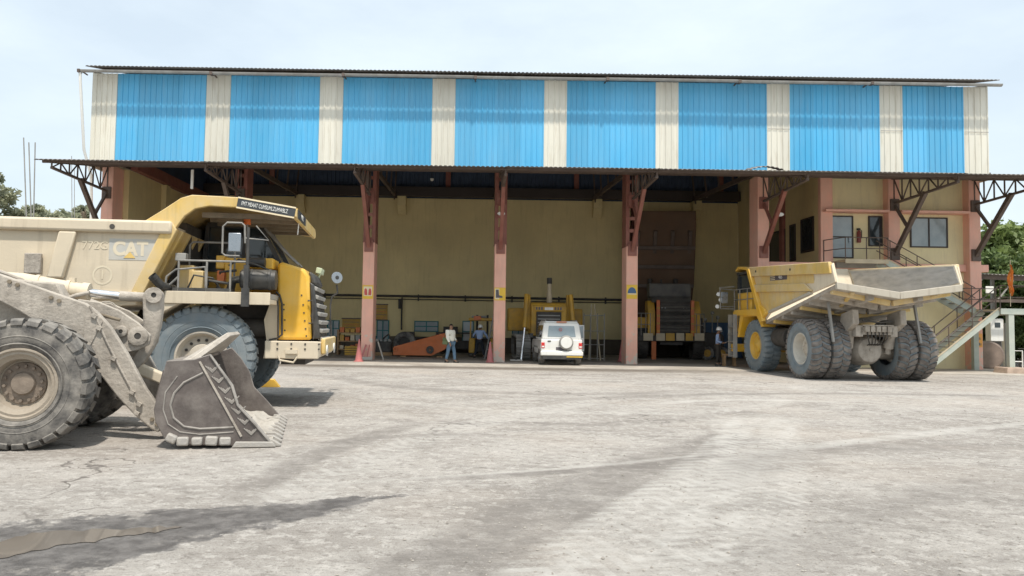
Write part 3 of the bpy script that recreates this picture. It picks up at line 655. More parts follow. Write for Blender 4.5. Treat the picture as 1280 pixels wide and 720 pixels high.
for px, py, tx in ((626.5, 267, 'on the column left of the white vehicle'), (975, 268, 'on a canopy strut above the yellow dump truck')):
    a = P(px, py, 34.3 if px < 700 else 33.2); r = tag(MB().lathe([(0, .0), (0, .09), (.02, .09), (.02, 0)], (0, 0, 0), (0, 1, 0), 16).build('number_plate', mt['white']), 'small white oval plate ' + tx, 'plate'); r.location = a; r.scale = (2.0, 1, 1)
# hanging tube lamp under the canopy
a = P(241, 205, 31.5); r = thing('tube_lamp', 'white tube lamp hanging from the canopy beside the left column', 'lamp', (a.x, 31.5, 7.6))
MB().box(-.05, .05, -.04, .04, -.2, .62).build('tube', mt['white'], r); MB().tube([(0, 0, .6), (0, 0, .95)], .012, 6).build('cord', mt['dark'], r)
# small white lamp deep in the workshop
a = P(540, 226, 42); r = tag(MB().lathe([(0, 0), (0, .07), (.12, .11), (.14, 0)], (0, 0, 0), (0, 0, 1), 12).build('ceiling_lamp', mt['white']), 'small white lamp under the dark workshop roof', 'lamp'); r.location = a
b = MB(); b.tube([(0, 0, .13), (0, 0, 14.66 - a.z)], .012, 6); b.build('cord', mt['dark'], r)

# ================================================================== WHEELS
def tyre_mesh(key, Rt, W, rim, mats, N=30, lug=.05, skew=.10, side=.16):
    """axis along y, outer face towards -y"""
    b = MB(); w = W / 2; H = Rt - rim; Rb = Rt - lug
    prof = [(-w * .72, rim - .01), (-w * .86, rim + H * .08), (-w * .98, rim + H * .30), (-w * 1.0, rim + H * .52), (-w * .95, rim + H * .76), (-w * .86, Rb - .015), (-w * .5, Rb + .0), (0, Rb + .012)]
    prof = prof + [(-a, r) for a, r in prof[-2::-1]]
    b.mat(0).lathe(prof, n=64, caps=False)
    # ridges on the side wall
    for rr in (.18, .42): b.lathe([(-w * .985, rim + H * rr - .012), (-w * 1.012, rim + H * rr), (-w * .985, rim + H * rr + .012)], n=64, caps=False)
    b.mat(1)
    path = [(.02, Rb - .01, Rt), (.42, Rb - .01, Rt), (.80, Rb - .02, Rt - .008), (.93, Rb - .05, Rt - .035), (.985, Rb - H * .12, Rb - H * .08), (.97, Rt - H * (side + .18), Rt - H * (side + .14))]
    da = 2 * math.pi / N
    for i in range(N):
        for s in (-1, 1):
            a0 = i * da + (da / 2 if s > 0 else 0); vs = []
            for k, (fy, r0, r1) in enumerate(path):
                wid = da * (.30 if k < 2 else .36); off = skew * (fy if k < 3 else .85) + (.02 if 0 < k < 2 else 0)
                yo = fy * w * s; yi = yo
                if k >= 3: yi = yo * .93; yo = yo * 1.03
                for (r, y) in ((r0, yi), (r1, yo)):
                    for q in (-1, 1):
                        a = a0 + off + q * wid; vs.append((r * math.sin(a), y, r * math.cos(a)))
            fs = []
            for k in range(len(path) - 1):
                o, p = 4 * k, 4 * k + 4
                fs += [(o + 2, o + 3, p + 3, p + 2), (o, o + 2, p + 2, p), (o + 1, p + 1, p + 3, o + 3)]
            fs += [(0, 1, 3, 2), (len(vs) - 4, len(vs) - 2, len(vs) - 1, len(vs) - 3)]
            b.add(vs, fs)
    return b.mesh(key, mats, 30)
def rim_mesh(key, rim, W, mats, kind):
    b = MB(); w = W / 2
    if kind == 'dish':          # deep dish, hub set far in
        b.lathe([(-w * .74, rim * 1.0), (-w * .80, rim * 1.03), (-w * .82, rim * .97), (-w * .74, rim * .93), (-w * .6, rim * .88), (w * .1, rim * .80), (w * .15, rim * .3), (w * .15, 0)], n=40, caps=False)
    elif kind == 'hub':         # planet hub standing proud
        b.lathe([(-w * .74, rim), (-w * .80, rim * 1.03), (-w * .82, rim * .95), (-w * .6, rim * .90), (-w * .35, rim * .84), (-w * .38, rim * .55), (-w * .62, rim * .50), (-w * .66, rim * .36), (-w * .70, 0)], n=40, caps=False)
    else:                       # loader: stepped flange and recessed centre
        b.lathe([(-w * .74, rim), (-w * .84, rim * 1.04), (-w * .86, rim * .97), (-w * .78, rim * .93), (-w * .80, rim * .86), (-w * .68, rim * .80), (-w * .62, rim * .72), (-w * .2, rim * .66), (-w * .2, 0)], n=40, caps=False)
    return b.mesh(key, mats, 40)
def hub_mesh(key, rim, W, mats, kind):
    b = MB(); w = W / 2
    if kind == 'dish':
        b.lathe([(w * .12, 0), (w * .12, rim * .5), (-w * .05, rim * .5), (-w * .12, rim * .42), (-w * .12, 0)], n=24); nb, rb, y = 12, rim * .36, -w * .11
    elif kind == 'hub':
        b.lathe([(-w * .66, 0), (-w * .66, rim * .22), (-w * .76, rim * .2), (-w * .78, 0)], n=20); nb, rb, y = 12, rim * .13, -w * .74
    else:
        b.lathe([(-w * .19, 0), (-w * .19, rim * .62), (-w * .26, rim * .6), (-w * .30, rim * .34), (-w * .42, rim * .30), (-w * .45, 0)], n=28); nb, rb, y = 14, rim * .5, -w * .28
    for k in range(nb):
        a = 2 * math.pi * k / nb; b.cyl((rb * math.sin(a), y, rb * math.cos(a)), (rb * math.sin(a), y - .035, rb * math.cos(a)), .022 * rim / .45, n=6)
    return b.mesh(key, mats, 40)
class WheelKit:
    def __init__(s, key, Rt, W, rim, tm, rm, hm, kind, **k):
        s.t = tyre_mesh(key + '_tyre', Rt, W, rim, tm, **k); s.r = rim_mesh(key + '_rim', rim, W, rm, kind); s.h = hub_mesh(key + '_hub', rim, W, hm, kind); s.R = Rt
    def put(s, parent, x, y, flip=False, spin=0.0, name='wheel', steer=0.0):
        """outer face towards -y, or +y when flip"""
        w = bpy.data.objects.new(name, s.h); col.objects.link(w); w.parent = parent; w.location = (x, y, s.R - .012)
        w.rotation_euler = (0, spin, (math.pi if flip else 0) + steer)
        for nm, me in (('tyre', s.t), ('rim', s.r)):
            o = bpy.data.objects.new(nm, me); col.objects.link(o); o.parent = w
        return w

def rail_path(b, pts, r=.02): b.tube(pts, r, 8)

# ================================================================== DUMP TRUCK beside the loader
FA = Frame(-5.48, 16.29, 6.0)
ta = thing('dump_truck', 'dust coated cream and yellow mining dump truck parked behind the wheel loader', 'dump truck', FA.o, FA.h)
kitA = WheelKit('haul_front', 1.025, .60, .50, [mt['tyre_blue'], mt['tyre_blue']], mt['rim_cream'], mt['rim_cream'], 'hub', N=34, lug=.04, skew=.05, side=.12)
kitAr = WheelKit('haul_rear', 1.025, .60, .50, [mt['tyre_blue'], mt['tyre_dusty']], mt['rim_cream'], mt['rim_cream'], 'dish', N=34, lug=.04, skew=.05, side=.12)
wA = [kitA.put(ta, 0, -1.55, spin=.2), kitA.put(ta, 0, 1.55, True)]
b = MB()
for k in range(14):
    a_ = 2 * math.pi * k / 14; b.cyl((.345 * math.sin(a_), -.135, .345 * math.cos(a_)), (.345 * math.sin(a_), -.10, .345 * math.cos(a_)), .03, n=8)
hm_ = b.mesh('rim_holes', mt['dark'])
for w_ in wA: o = tag(bpy.data.objects.new('rim_holes', hm_), kind='stuff'); col.objects.link(o); o.parent = w_
for y, fl in ((-1.78, False), (-1.12, False), (1.12, True), (1.78, True)): kitAr.put(ta, -3.96, y, fl)
S = lambda px, py, y=-1.95: FA.side(px, py, y)
# chassis, axles
b = MB()
for s in (-1, 1): b.box(-5.4, 2.0, s * .55 - .14, s * .55 + .14, .95, 1.45)
b.box(-4.15, -3.75, -.55, .55, .9, 1.5); b.box(-1.9, -1.5, -.55, .55, .95, 1.4); b.box(1.4, 1.9, -.9, .9, .85, 1.3)
b.cyl((0, -1.3, 1.0), (0, 1.3, 1.0), .17); b.cyl((-3.96, -1.6, 1.0), (-3.96, 1.6, 1.0), .3); b.ball((-3.96, 0, 1.0), .55)
for s in (-1, 1): b.cyl((.02, s * 1.0, 1.05), (-.1, s * .95, 2.1), .14); b.cyl((-4.3, s * .7, 1.1), (-4.4, s * .7, 1.9), .13); b.cyl((-2.4, s * .9, 1.1), (-1.9, s * .9, 2.0), .12)
b.build('chassis', mt['dark'], ta)
b = MB(); b.box(.2, 1.75, -.62, .62, 1.15, 2.3); b.cyl((-.3, -.3, 1.5), (-1.5, -.3, 1.3), .25); b.cyl((.3, -.75, 1.6), (1.2, -.75, 1.6), .2); b.box(-.9, .1, -.5, .5, 1.3, 2.0); b.build('engine', mt['dark'], ta)
b = MB(); b.cyl((-2.9, -1.55, 1.5), (-1.75, -1.55, 1.5), .33, n=24); b.box(-2.85, -1.8, -1.5, -.7, 1.3, 1.6); b.build('fuel_tank', mt['cream'], ta)
# dump body
TZ = 3.62
prof = [(-6.35, 2.86), (-6.2, TZ + .02), (S(215, 284)[0], TZ - .03), (S(168, 378)[0], 2.12), (-3.2, 1.98), (-4.6, 2.12)]
b = MB()
for s in (-1, 1): b.prism(prof, s * 1.95, s * 1.88)
b.prism([(-6.35, 2.86), (-4.6, 2.12), (-4.6, 2.02), (-6.3, 2.72)], -1.88, 1.88); b.prism([(-4.6, 2.12), (-3.2, 1.98), (-3.2, 1.88), (-4.6, 2.02)], -1.88, 1.88)
xb, xt = prof[3][0], prof[2][0]
b.prism([(-3.2, 1.98), (xb, 2.12), (xb, 2.02), (-3.2, 1.88)], -1.88, 1.88)
b.prism([(xb, 2.12), (xt, TZ - .03), (xt - .1, TZ - .03), (xb - .1, 2.12)], -1.88, 1.88)
body = b.build('dump_body', mt['cream'], ta, bevel=.015)
for s in (-1, 1):
    b = MB(); z1, z0 = TZ + .03, TZ - .22
    y0, y1 = sorted((s * 1.86, s * 2.06)); b.box(-6.2, xt + .02, y0, y1, z0, z1); b.build('top_rail', mt['cream'], body, bevel=.05)
    for px in (73, -60, -190):
        b = MB(); x1_, za = S(px + 14, 283); x0_, zb = S(px - 2, 348)
        y0, y1 = sorted((s * 1.951, s * 2.05)); b.prism([(x1_ - .16, z0 - .003), (x1_ + .16, z0 - .003), (x0_ + .14, 2.5), (x0_ - .16, 2.5)], y0, y1); b.build('body_rib', mt['cream'], body, bevel=.03)
    b = MB(); y0, y1 = sorted((s * 1.951, s * 2.02)); b.prism([(-6.2, 2.80), (-4.6, 2.17), (-3.2, 2.03), (xb, 2.15), (xb + .06, 2.27), (-3.2, 2.2), (-4.6, 2.34), (-6.25, 2.98)], y0, y1); b.build('lower_rail', mt['cream'], body, bevel=.02)
    # front corner: slanting edge of the headboard
    b = MB(); y0, y1 = sorted((s * 1.80, s * 2.0)); b.prism([(xt + .02, TZ - .0), (xt + .10, TZ - .14), (xb + .12, 2.12), (xb - .12, 2.12), (xt - .22, TZ - .23)], y0 - .003 * s, y1 + .012 * s); b.build('headboard_edge', mt['ylw_dusty'], body, bevel=.02)
for k in range(7):
    y = -1.6 + k * .53; b = MB(); b.beam((xb + .07, y, 2.15), (xt + .07, y, TZ - .1), .12, .14); b.build('headboard_rib', mt['ylw_dusty'], body, bevel=.015)
# canopy over the cab
CN_O = [S(*p) for p in ((176, 279), (204, 262), (226, 247.5), (240, 243.5), (297, 246.5), (366, 259), (371, 261.5))]
CN_I = [S(*p) for p in ((371, 271.5), (297, 259.5), (262, 257.5), (244, 261), (231, 270), (220, 285), (205, 291))]
cb = MB(); cb.shell(CN_O[::-1], -1.86, 1.5, .06); can = cb.build('canopy', mt['ylw_dusty'], ta)
for s in (-1, 1):
    y0, y1 = (-1.96, -1.86) if s < 0 else (1.5, 1.6); MB().prism(CN_O + CN_I, y0, y1).build('canopy_flange', mt['ylw_dusty'], can, bevel=.015)
fx, fz = CN_O[-1]
for k in range(5): y = -1.5 + k * .65; MB().box(CN_O[3][0] + .1, fx - .08, y - .05, y + .05, fz - .16 + .0, fz - .06).build('canopy_rib', mt['grime'], can)
MB().box(fx - .06, fx + .0, -1.857, 1.497, fz - .19, fz + .03).build('canopy_lip', mt['ylw_dusty'], can)
# black name board along the canopy
p0 = S(297, 253.2); p1 = S(369, 266.3); dz = p1[1] - p0[1]; dx = p1[0] - p0[0]; an = math.atan2(dz, dx)
b = MB(); b.beam((p0[0], -1.972, p0[1]), (p1[0], -1.972, p1[1]), .012, .165); bd = b.build('name_board', mt['decal_black'], can)
b = MB(); 
for o_ in (.098, -.098): b.beam((p0[0] - o_ * math.sin(an), -1.975, p0[1] + o_), (p1[0] - o_ * math.sin(an), -1.975, p1[1] + o_), .02, .03)
b.build('board_frame', mt['sign_cream'], can)
text_mesh('lettering', 'FMT MEAAT CUMSUMLZUMWBLZ', .115, mt['white'], bd, ((p0[0] + p1[0]) / 2 - .03, -1.985, (p0[1] + p1[1]) / 2), (R(90), -an, 0), .003, sx=.52)
b = MB(); b.box(fx + .003, fx + .02, -1.8, -.6, fz - .16, fz + .01); bd2 = b.build('name_board', mt['decal_black'], can)
text_mesh('lettering', 'MBLZ', .14, mt['white'], bd2, (fx + .024, -1.2, fz - .075), (R(90), 0, R(90)), .003)
MB().tube([(fx - .05, -1.2, fz - .15), (fx - .07, -1.2, fz - .42)], .012, 6).build('wire', mt['white'], can)
# decals on the body side
YD = -1.952
def decal(px0, py0, px1, py1, m, name, lift=.004):
    a = S(px0, py0); c = S(px1, py1); return MB().box(a[0], c[0], YD - lift, YD + .002, c[1], a[1]).build(name, mt[m], body)
d1 = decal(137, 298, 196, 326, 'decal_grey', 'decal')
a = S(163, 313); text_mesh('lettering', 'CAT', .37, mt['decal_pale'], d1, (a[0], YD - .006, a[1] + .02), (R(90), 0, 0), .002, sx=.88, bold=.014)
b = MB(); b.prism([(a[0] - .12, a[1] - .15), (a[0] + .10, a[1] - .15), (a[0] - .0, a[1] - .03)], YD - .0125, YD - .009); b.build('triangle_mark', mt['decal_yellow'], d1)
a = S(119, 307); text_mesh('lettering', '772G', .22, mt['decal_pale'], body, (a[0], YD - .004, a[1]), (R(90), 0, 0), .002, sx=1.0)
a = S(128, 344); b = MB(); b.lathe([(0, .185), (.003, .185), (.003, .15), (0, .15)], (a[0], YD - .003, a[1]), n=28, closed=True); b.build('ring_mark', mt['decal_pale'], body)
text_mesh('lettering', '1', .24, mt['decal_pale'], body, (a[0], YD - .004, a[1]), (R(90), 0, 0), .002)
a = S(45, 330); b = MB(); b.box(a[0] - .17, a[0] + .13, YD - .11, YD - .02, a[1] - .19, a[1] + .2); b.build('step_block', mt['dust'], body, bevel=.02)
a = S(143, 284); b = MB(); b.cyl((a[0], -2.07, a[1]), (a[0], -2.055, a[1]), .05, n=12); b.build('lifting_eye', mt['dark'], body)
# deck and fenders
zd = 2.28
dx0, dx1 = S(206, 368, -2.0)[0], S(338, 368, -2.0)[0]
b = MB(); b.box(dx0, dx1, -1.98, 1.98, zd - .10, zd); deck = b.build('deck', mt['grey_steel'], ta)
b = MB(); b.box(dx0, dx1, -2.03, -1.985, zd - .22, zd + .02); b.build('deck_edge', mt['cream'], deck, bevel=.01)
b = MB(); b.box(dx0, dx1, 1.985, 2.03, zd - .22, zd + .02); b.build('deck_edge', mt['cream'], deck, bevel=.01)
for s in (-1, 1):
    b = MB(); y0, y1 = sorted((s * 2.0, s * 1.2)); b.prism([(dx0 - .0, zd - .105), (dx0 - .28, zd - .5), (dx0 - .24, zd - .52), (dx0 + .35, zd - .17), (dx1, zd - .2), (dx1, zd - .105)], y0, y1); b.build('fender', mt['cream'], deck, bevel=.01)
b = MB()
def rail(pts): b.tube(pts, .021, 8)
e = -1.93
xa, xb_, xc = dx0 + .22, dx0 + .75, dx0 + 1.2
for x in (xa, xb_, xc): rail([(x, e, zd), (x, e, zd + .62)])
rail([(xa - .25, e, zd), (xa - .22, e, zd + .3), (xa - .05, e, zd + .44), (xa + .5, e, zd + .5), (xa + .52, e, zd + .1)])
rail([(xa, e, zd + .62), (xc + .3, e, zd + .62)]); rail([(xa, e, zd + .3), (xa - .2, e, zd + .1)])
rail([(xa, -1.2, zd), (xa, -1.2, zd + 1.0), (xa + .06, -1.2, zd + 1.06), (xa + .9, -1.2, zd + 1.06)]); rail([(xa + .9, -1.2, zd + 1.06), (xa + .9, -1.2, zd)])
b.build('handrail', mt['greyrail'], deck)
b = MB(); b.box(dx0 + .12, dx0 + 1.2, -1.95, -1.6, zd + .002, zd + .09); b.build('walkway_grating', mt['black'], deck)
# mirror on its tube frame
mxp, mz = S(307, 392, -1.97); b = MB()
b.box(mxp - .075, mxp + .075, -2.09, -2.035, zd - .26, zd + .1); b.box(mxp - .045, mxp + .045, -2.06, -1.94, zd + .1, zd + .55); b.tube([(mxp, -1.95, zd + .5), (mxp, -1.95, zd + 1.3)], .03, 8)
mir = b.build('mirror_post', mt['black'], deck)
x0, z1 = S(279, 278, -1.95); x1, z0 = S(306, 320, -1.95)
b = MB(); b.tube([(x1, -1.95, z0 + .25), (x1 - .02, -1.95, z1 - .05), (x1 - .08, -1.95, z1), (x0 + .08, -1.95, z1), (x0, -1.95, z1 - .08), (x0, -1.95, z0 + .05), (x0 + .06, -1.95, z0), (x1 - .1, -1.95, z0)], .02, 8); b.tube([(x1, -1.95, z1 - .3), (x1 + .45, -1.95, z1 - .33), (x1 + .2, -1.95, z1 - .05)], .016, 6); b.build('mirror_frame', mt['greyrail'], mir)
b = MB(); xm0, zm1 = S(286, 291, -1.97); xm1, zm0 = S(301, 315, -1.97); b.box(xm0, xm1, -2.0, -1.96, zm0, zm1); b.build('mirror', mt['silver'], mir, bevel=.015)
# air cleaner
c0 = S(301, 349, -1.45); c1 = S(344, 349, -1.45); b = MB(); zc = c0[1]
b.lathe([(0, 0), (0, .17), (.04, .205), (.2, .205), (.21, .215), (.24, .215), (.25, .205), (.55, .205), (.56, .215), (.6, .215), (.62, .2), (.70, .2), (.72, .12), (.72, 0)], (c0[0], -1.45, zc), (1, 0, 0), 24)
b.tube([(c0[0] + .05, -1.45, zc), (c0[0] - .15, -1.42, zc - .02), (c0[0] - .22, -1.35, zc - .2), (c0[0] - .22, -1.3, zd)], .085, 10)
b.build('air_cleaner', mt['black'], ta)
# boxes on the deck
def dbox(px0, py0, px1, py1, y0, y1, m, nm, bev=.02):
    a = S(px0, py0, y0); c = S(px1, py1, y0); return MB().box(a[0], c[0], y0, y1, max(c[1], zd + .002), a[1]).build(nm, mt[m], deck, bevel=bev)
dbox(222, 331, 241, 366, -1.5, -.9, 'ylw_dusty', 'battery_box'); dbox(270, 319, 281, 336, -1.0, -.6, 'ylw', 'control_box'); dbox(281, 322, 307, 367, -1.05, -.35, 'ylw', 'hydraulic_tank'); dbox(307, 322, 341, 336, -1.1, -.3, 'ylw', 'cross_member')
dbox(239, 338, 253, 366, -1.6, -1.2, 'ylw_dusty', 'valve_cover'); dbox(219, 316, 232, 326, -1.8, -1.6, 'grey_steel', 'lamp_box', .01); dbox(271, 338, 280, 352, -1.3, -1.1, 'orange_in', 'filter')
b = MB(); a = S(318, 328, -1.2); b.lathe([(-.0, 0), (0, .1), (.34, .1), (.34, 0)], (a[0] - .12, -1.2, a[1] - .0), (1, 0, 0), 14); b.build('hydraulic_filter', mt['black'], deck)
for k, pts_ in enumerate((((-.35, -1.7, zd + .02), (-.2, -1.75, zd + .35), (.15, -1.7, zd + .3), (.3, -1.55, zd + .05)), ((.0, -1.6, zd + .05), (.1, -1.8, zd + .25), (.45, -1.75, zd + .2), (.6, -1.4, zd + .3)), ((.35, -1.2, zd + .6), (.6, -1.5, zd + .7), (.95, -1.5, zd + .6), (1.2, -1.2, zd + .5)), ((.1, -1.1, zd + .1), (.2, -1.3, zd + .45), (.5, -1.2, zd + .5)))):
    MB().tube(pts_, .028 if k % 2 else .02, 8).build('hose', mt['black'], deck)
# cab
cx0, cx1 = -.55, 1.05
def quad_prism(b, bot, top, y0, y1): b.prism([bot[0], bot[1], top[1], top[0]], y0, y1)
b = MB(); b.box(cx0, cx1 + .25, .15, 1.75, zd + .002, zd + .55); cab = b.build('cab', mt['ylw'], ta, bevel=.03)
b = MB(); y0, y1 = .18, 1.72
for (xa_, xt_) in ((cx0 + .05, cx0 + .12), (.35, .4), (cx1 + .22, cx1 - .32)):
    for y in (y0, y1): b.beam((xa_, y, zd + .55), (xt_, y, 3.86), .09, .09)
b.prism([(cx0 + .05, 3.82), (cx1 - .28, 3.82), (cx1 - .38, 3.93), (cx0 + .12, 3.93)], .15, 1.75); b.build('cab_frame', mt['black'], cab)
b = MB(); b.prism([(cx0 + .08, zd + .55), (cx1 + .19, zd + .55), (cx1 - .34, 3.82), (cx0 + .14, 3.82)], .2, .215); b.prism([(cx0 + .08, zd + .55), (cx1 + .19, zd + .55), (cx1 - .34, 3.82), (cx0 + .14, 3.82)], 1.69, 1.70)
b.prism([(cx1 + .2, zd + .56), (cx1 + .22, zd + .56), (cx1 - .32, 3.82), (cx1 - .34, 3.82)], .22, 1.68); b.build('cab_window', mt['glass'], cab)
b = MB(); b.box(cx0 - .35, cx0 - .02, -1.0, 1.7, zd + .002, 3.75); b.build('rock_guard', mt['dark'], cab)
for y in (-.1, .55): 
    b = MB(); b.tube([(cx1 - .2, y, 3.8), (cx1 + .25, y, zd + 1.0), (cx1 + .55, y, zd + .72)], .025, 8); b.build('windscreen_guard', mt['greyrail'], cab)
a = S(309, 281, -.9); b = MB(); b.lathe([(0, 0), (0, .075), (.13, .07), (.15, 0)], (a[0], -.9, a[1]), (0, 0, 1), 14); b.build('beacon', mt['lamp_orange'], cab)
b = MB(); b.tube([(a[0], -.9, a[1]), (a[0], -.9, zd + .9), (a[0] - .05, -.6, zd + .7)], .02, 8); b.box(a[0] - .2, a[0] + .2, -.92, -.6, zd + .55, zd + .72); b.build('beacon_post', mt['greyrail'], cab)
# hood and grille
YH = -.95
H = lambda px, py: FA.side(px, py, YH)
hp = [H(345, 425), H(347, 329), H(353, 327.5), H(380, 336), H(386, 345), H(389, 425)]
b = MB(); b.prism(hp, YH, .95); hood = b.build('hood', mt['ylw'], ta, bevel=.06)
hx0, hx1 = hp[-1][0], hp[-2][0]
b = MB(); b.prism([H(386.5, 352), H(392, 356), H(400, 424), H(389.5, 424)], -.86, .86); gr = b.build('grille_box', mt['black'], hood, bevel=.03)
pt, pb_ = H(393, 358), H(401, 422)
for k in range(7):
    f = k / 6; x = pt[0] + (pb_[0] - pt[0]) * f; z = pt[1] + (pb_[1] - pt[1]) * f
    b = MB(); b.obox((x + .01, 0, z - .04), (.08, 1.62, .085), (0, .35, 0)); b.build('grille_slat', mt['grey_steel'], gr, bevel=.012)
b = MB(); b.prism([H(384, 338), H(389, 340), H(394, 352), H(393, 356), H(386, 354)], -.7, .7); b.build('nose', mt['black'], hood, bevel=.05)
for px, py in ((377, 369), (379, 381), (380, 391), (381, 401), (382, 411), (383, 420), (355, 381), (355, 387), (356, 400), (356, 413)):
    a = H(px, py); MB().cyl((a[0], YH + .002, a[1]), (a[0], YH - .012, a[1]), .018, n=8).build('bolt', mt['dark'], hood)
b = MB(); a = [H(346, 365), H(350, 369), H(353, 380), (H(353, 418)), H(347, 423), H(337, 425)]; b.tube([(q[0], YH - .06, q[1]) for q in a], .022, 8); a = [H(344, 368), H(347, 371), H(349, 383), H(349, 420)]; b.tube([(q[0], YH - .12, q[1]) for q in a], .018, 8); b.build('coolant_hose', mt['dark'], hood)
b = MB(); a = [H(388, 374), H(391, 382), H(387, 395), H(392, 410), H(390, 424)]; b.tube([(q[0] + .03, YH - .03, q[1]) for q in a], .014, 6); a = [H(385, 376), H(391, 376), H(391, 404), H(386, 404)]; b.tube([(q[0], YH - .05, q[1]) for q in a], .02, 8); b.build('grab_rail', mt['dark'], hood)
# pale panel behind the wheel arch, bumper
b = MB(); pl = [FA.side(p[0], p[1], -1.0) for p in ((338, 378), (347, 372), (346, 446), (329, 448), (333, 425), (330, 400))]; b.prism(pl, -1.0, -.95 - .052); b.build('arch_panel', mt['cream'], ta)
YB = -1.62
Bp = lambda px, py: FA.side(px, py, YB)
bp0, bp1 = Bp(331, 426), Bp(398, 449)
zb0, zb1 = bp1[1], bp0[1]
b = MB(); b.box(bp0[0], bp1[0], YB, YB + .06, zb0, zb1); b.box(bp1[0] - .28, bp1[0], YB + .062, -YB, zb0 + .02, zb1 - .02); b.box(bp0[0] + .1, bp1[0] - .3, YB + .062, -YB, zb1 - .06, zb1 - .02); bum = b.build('bumper', mt['cream'], ta, bevel=.03)
b = MB(); b.box(bp1[0] + .002, bp1[0] + .09, -1.2, 1.5, zb0 + .08, zb1 + .06); b.build('bumper_face', mt['ylw_dusty'], bum, bevel=.03)
for k in range(8):
    x = bp0[0] + .25 + .085 * (k % 4) * 3.2; z = zb0 + .2 + .1 * (k // 4); MB().cyl((x, YB + .002, z), (x, YB - .014, z), .02, n=8).build('bolt', mt['dark'], bum)
b = MB(); a = [Bp(348, 445), Bp(350, 450), Bp(367, 453), Bp(372, 446)]; b.tube([(q[0], YB - .04, q[1]) for q in a], .02, 8)
b.box(Bp(357, 440)[0], Bp(372, 440)[0], YB - .05, YB - .002, Bp(360, 442)[1], Bp(360, 437)[1]); b.build('boarding_step', mt['cream'], bum)
for y in (-.9, .9): MB().lathe([(0, 0), (0, .11), (.03, .12), (.04, 0)], (bp1[0] + .09, y, zb1 - .2), (1, 0, 0), 16).build('headlight', mt['lens_clear'], bum)
# far mirror on its arm, work lamps
b = MB(); q = lambda px, py: FA.side(px, py, 1.7)
b.tube([(*[q(415, 432)[0]], 1.7, q(415, 432)[1]), (q(413, 400)[0], 1.7, q(413, 400)[1]), (q(413, 380)[0], 1.7, q(413, 380)[1]), (q(415, 371)[0], 1.7, q(415, 371)[1]), (q(422, 366)[0], 1.7, q(422, 366)[1]), (q(421, 356)[0], 1.7, q(421, 356)[1])], .022, 8); b.box(q(411, 0)[0], q(417, 0)[0], 1.66, 1.74, q(0, 402)[1], q(0, 384)[1])
b.tube([(q(415, 430)[0], 1.7, q(415, 430)[1]), (q(415, 430)[0] - .3, 1.5, zb1)], .03, 8)
ar = b.build('mirror_arm', mt['black'], ta)
a = q(421.5, 347); b = MB(); b.lathe([(0, 0), (0, .14), (-.02, .145), (-.10, .1), (-.10, 0)], (a[0], 1.7, a[1]), (.45, -.9, 0), 20); b.build('round_mirror', mt['silver'], ar)
b = MB(); b.lathe([(.004, 0), (.004, .05), (.001, .05)], (a[0], 1.7, a[1]), (.45, -.9, 0), 12); b.build('mirror_boss', mt['black'], ar)
a = FA.side(400, 341, .6); b = MB()
for s in (-1, 1): b.obox((a[0], .6 + s * .17, a[1] + .03), (.13, .26, .13), (0, .2, 0))
b.tube([(a[0], .6, a[1]), (a[0] - .1, .6, a[1] - .35)], .03, 8); b.build('work_lamp', M('pale_green_lamp', (.5, .56, .38), .4), ta, bevel=.02)
# exhaust pipe end beside the body
a = S(192, 345, -2.1); c = S(201, 357, -2.1); b = MB(); b.tube([(a[0], -2.2, a[1]), (c[0], -2.08, c[1]), (c[0] + .12, -1.7, c[1] - .05)], .085, 16, caps=False); b.tube([(a[0] + .05, -2.185, a[1] - .045), (c[0], -2.08, c[1])], .078, 16); b.build('exhaust_pipe', mt['black'], ta)
a = S(190, 352, -1.2); b = MB(); b.lathe([(-.05, 0), (-.05, .24), (.1, .26), (.4, .26), (.45, 0)], (a[0] - .1, -1.1, a[1] - .1), (.3, .9, 0), 20); b.build('hoist_cover', mt['ylw_dusty'], ta)
# chock
a = G(335, 484); b = MB(); b.prism([(-.28, 0), (.28, 0), (.12, .2), (-.1, .22)], -.15, .15); ch = tag(b.build('wheel_chock', mt['ylw'], bevel=.01), 'yellow wheel chock lying under the front of the cream dump truck', 'chock'); ch.location = (a.x, a.y + .15, 0); ch.rotation_euler = (0, 0, .2)

# ================================================================== WHEEL LOADER
FL = Frame(-6.22, 11.1, 12.2)
ld = thing('wheel_loader', 'mud caked wheel loader with its bucket lowered to the ground', 'wheel loader', FL.o, FL.h)
kitL = WheelKit('loader', .872, .68, .46, [mt['tyre'], mt['tyre']], mt['rim_dirty'], mt['hub_brown'], 'loader', N=26, lug=.06, skew=.11, side=.10)
kitL.put(ld, 0, -1.13, spin=.1); kitL.put(ld, 0, 1.13, True)
kitL.put(ld, -3.4, -1.13); kitL.put(ld, -3.4, 1.13, True)
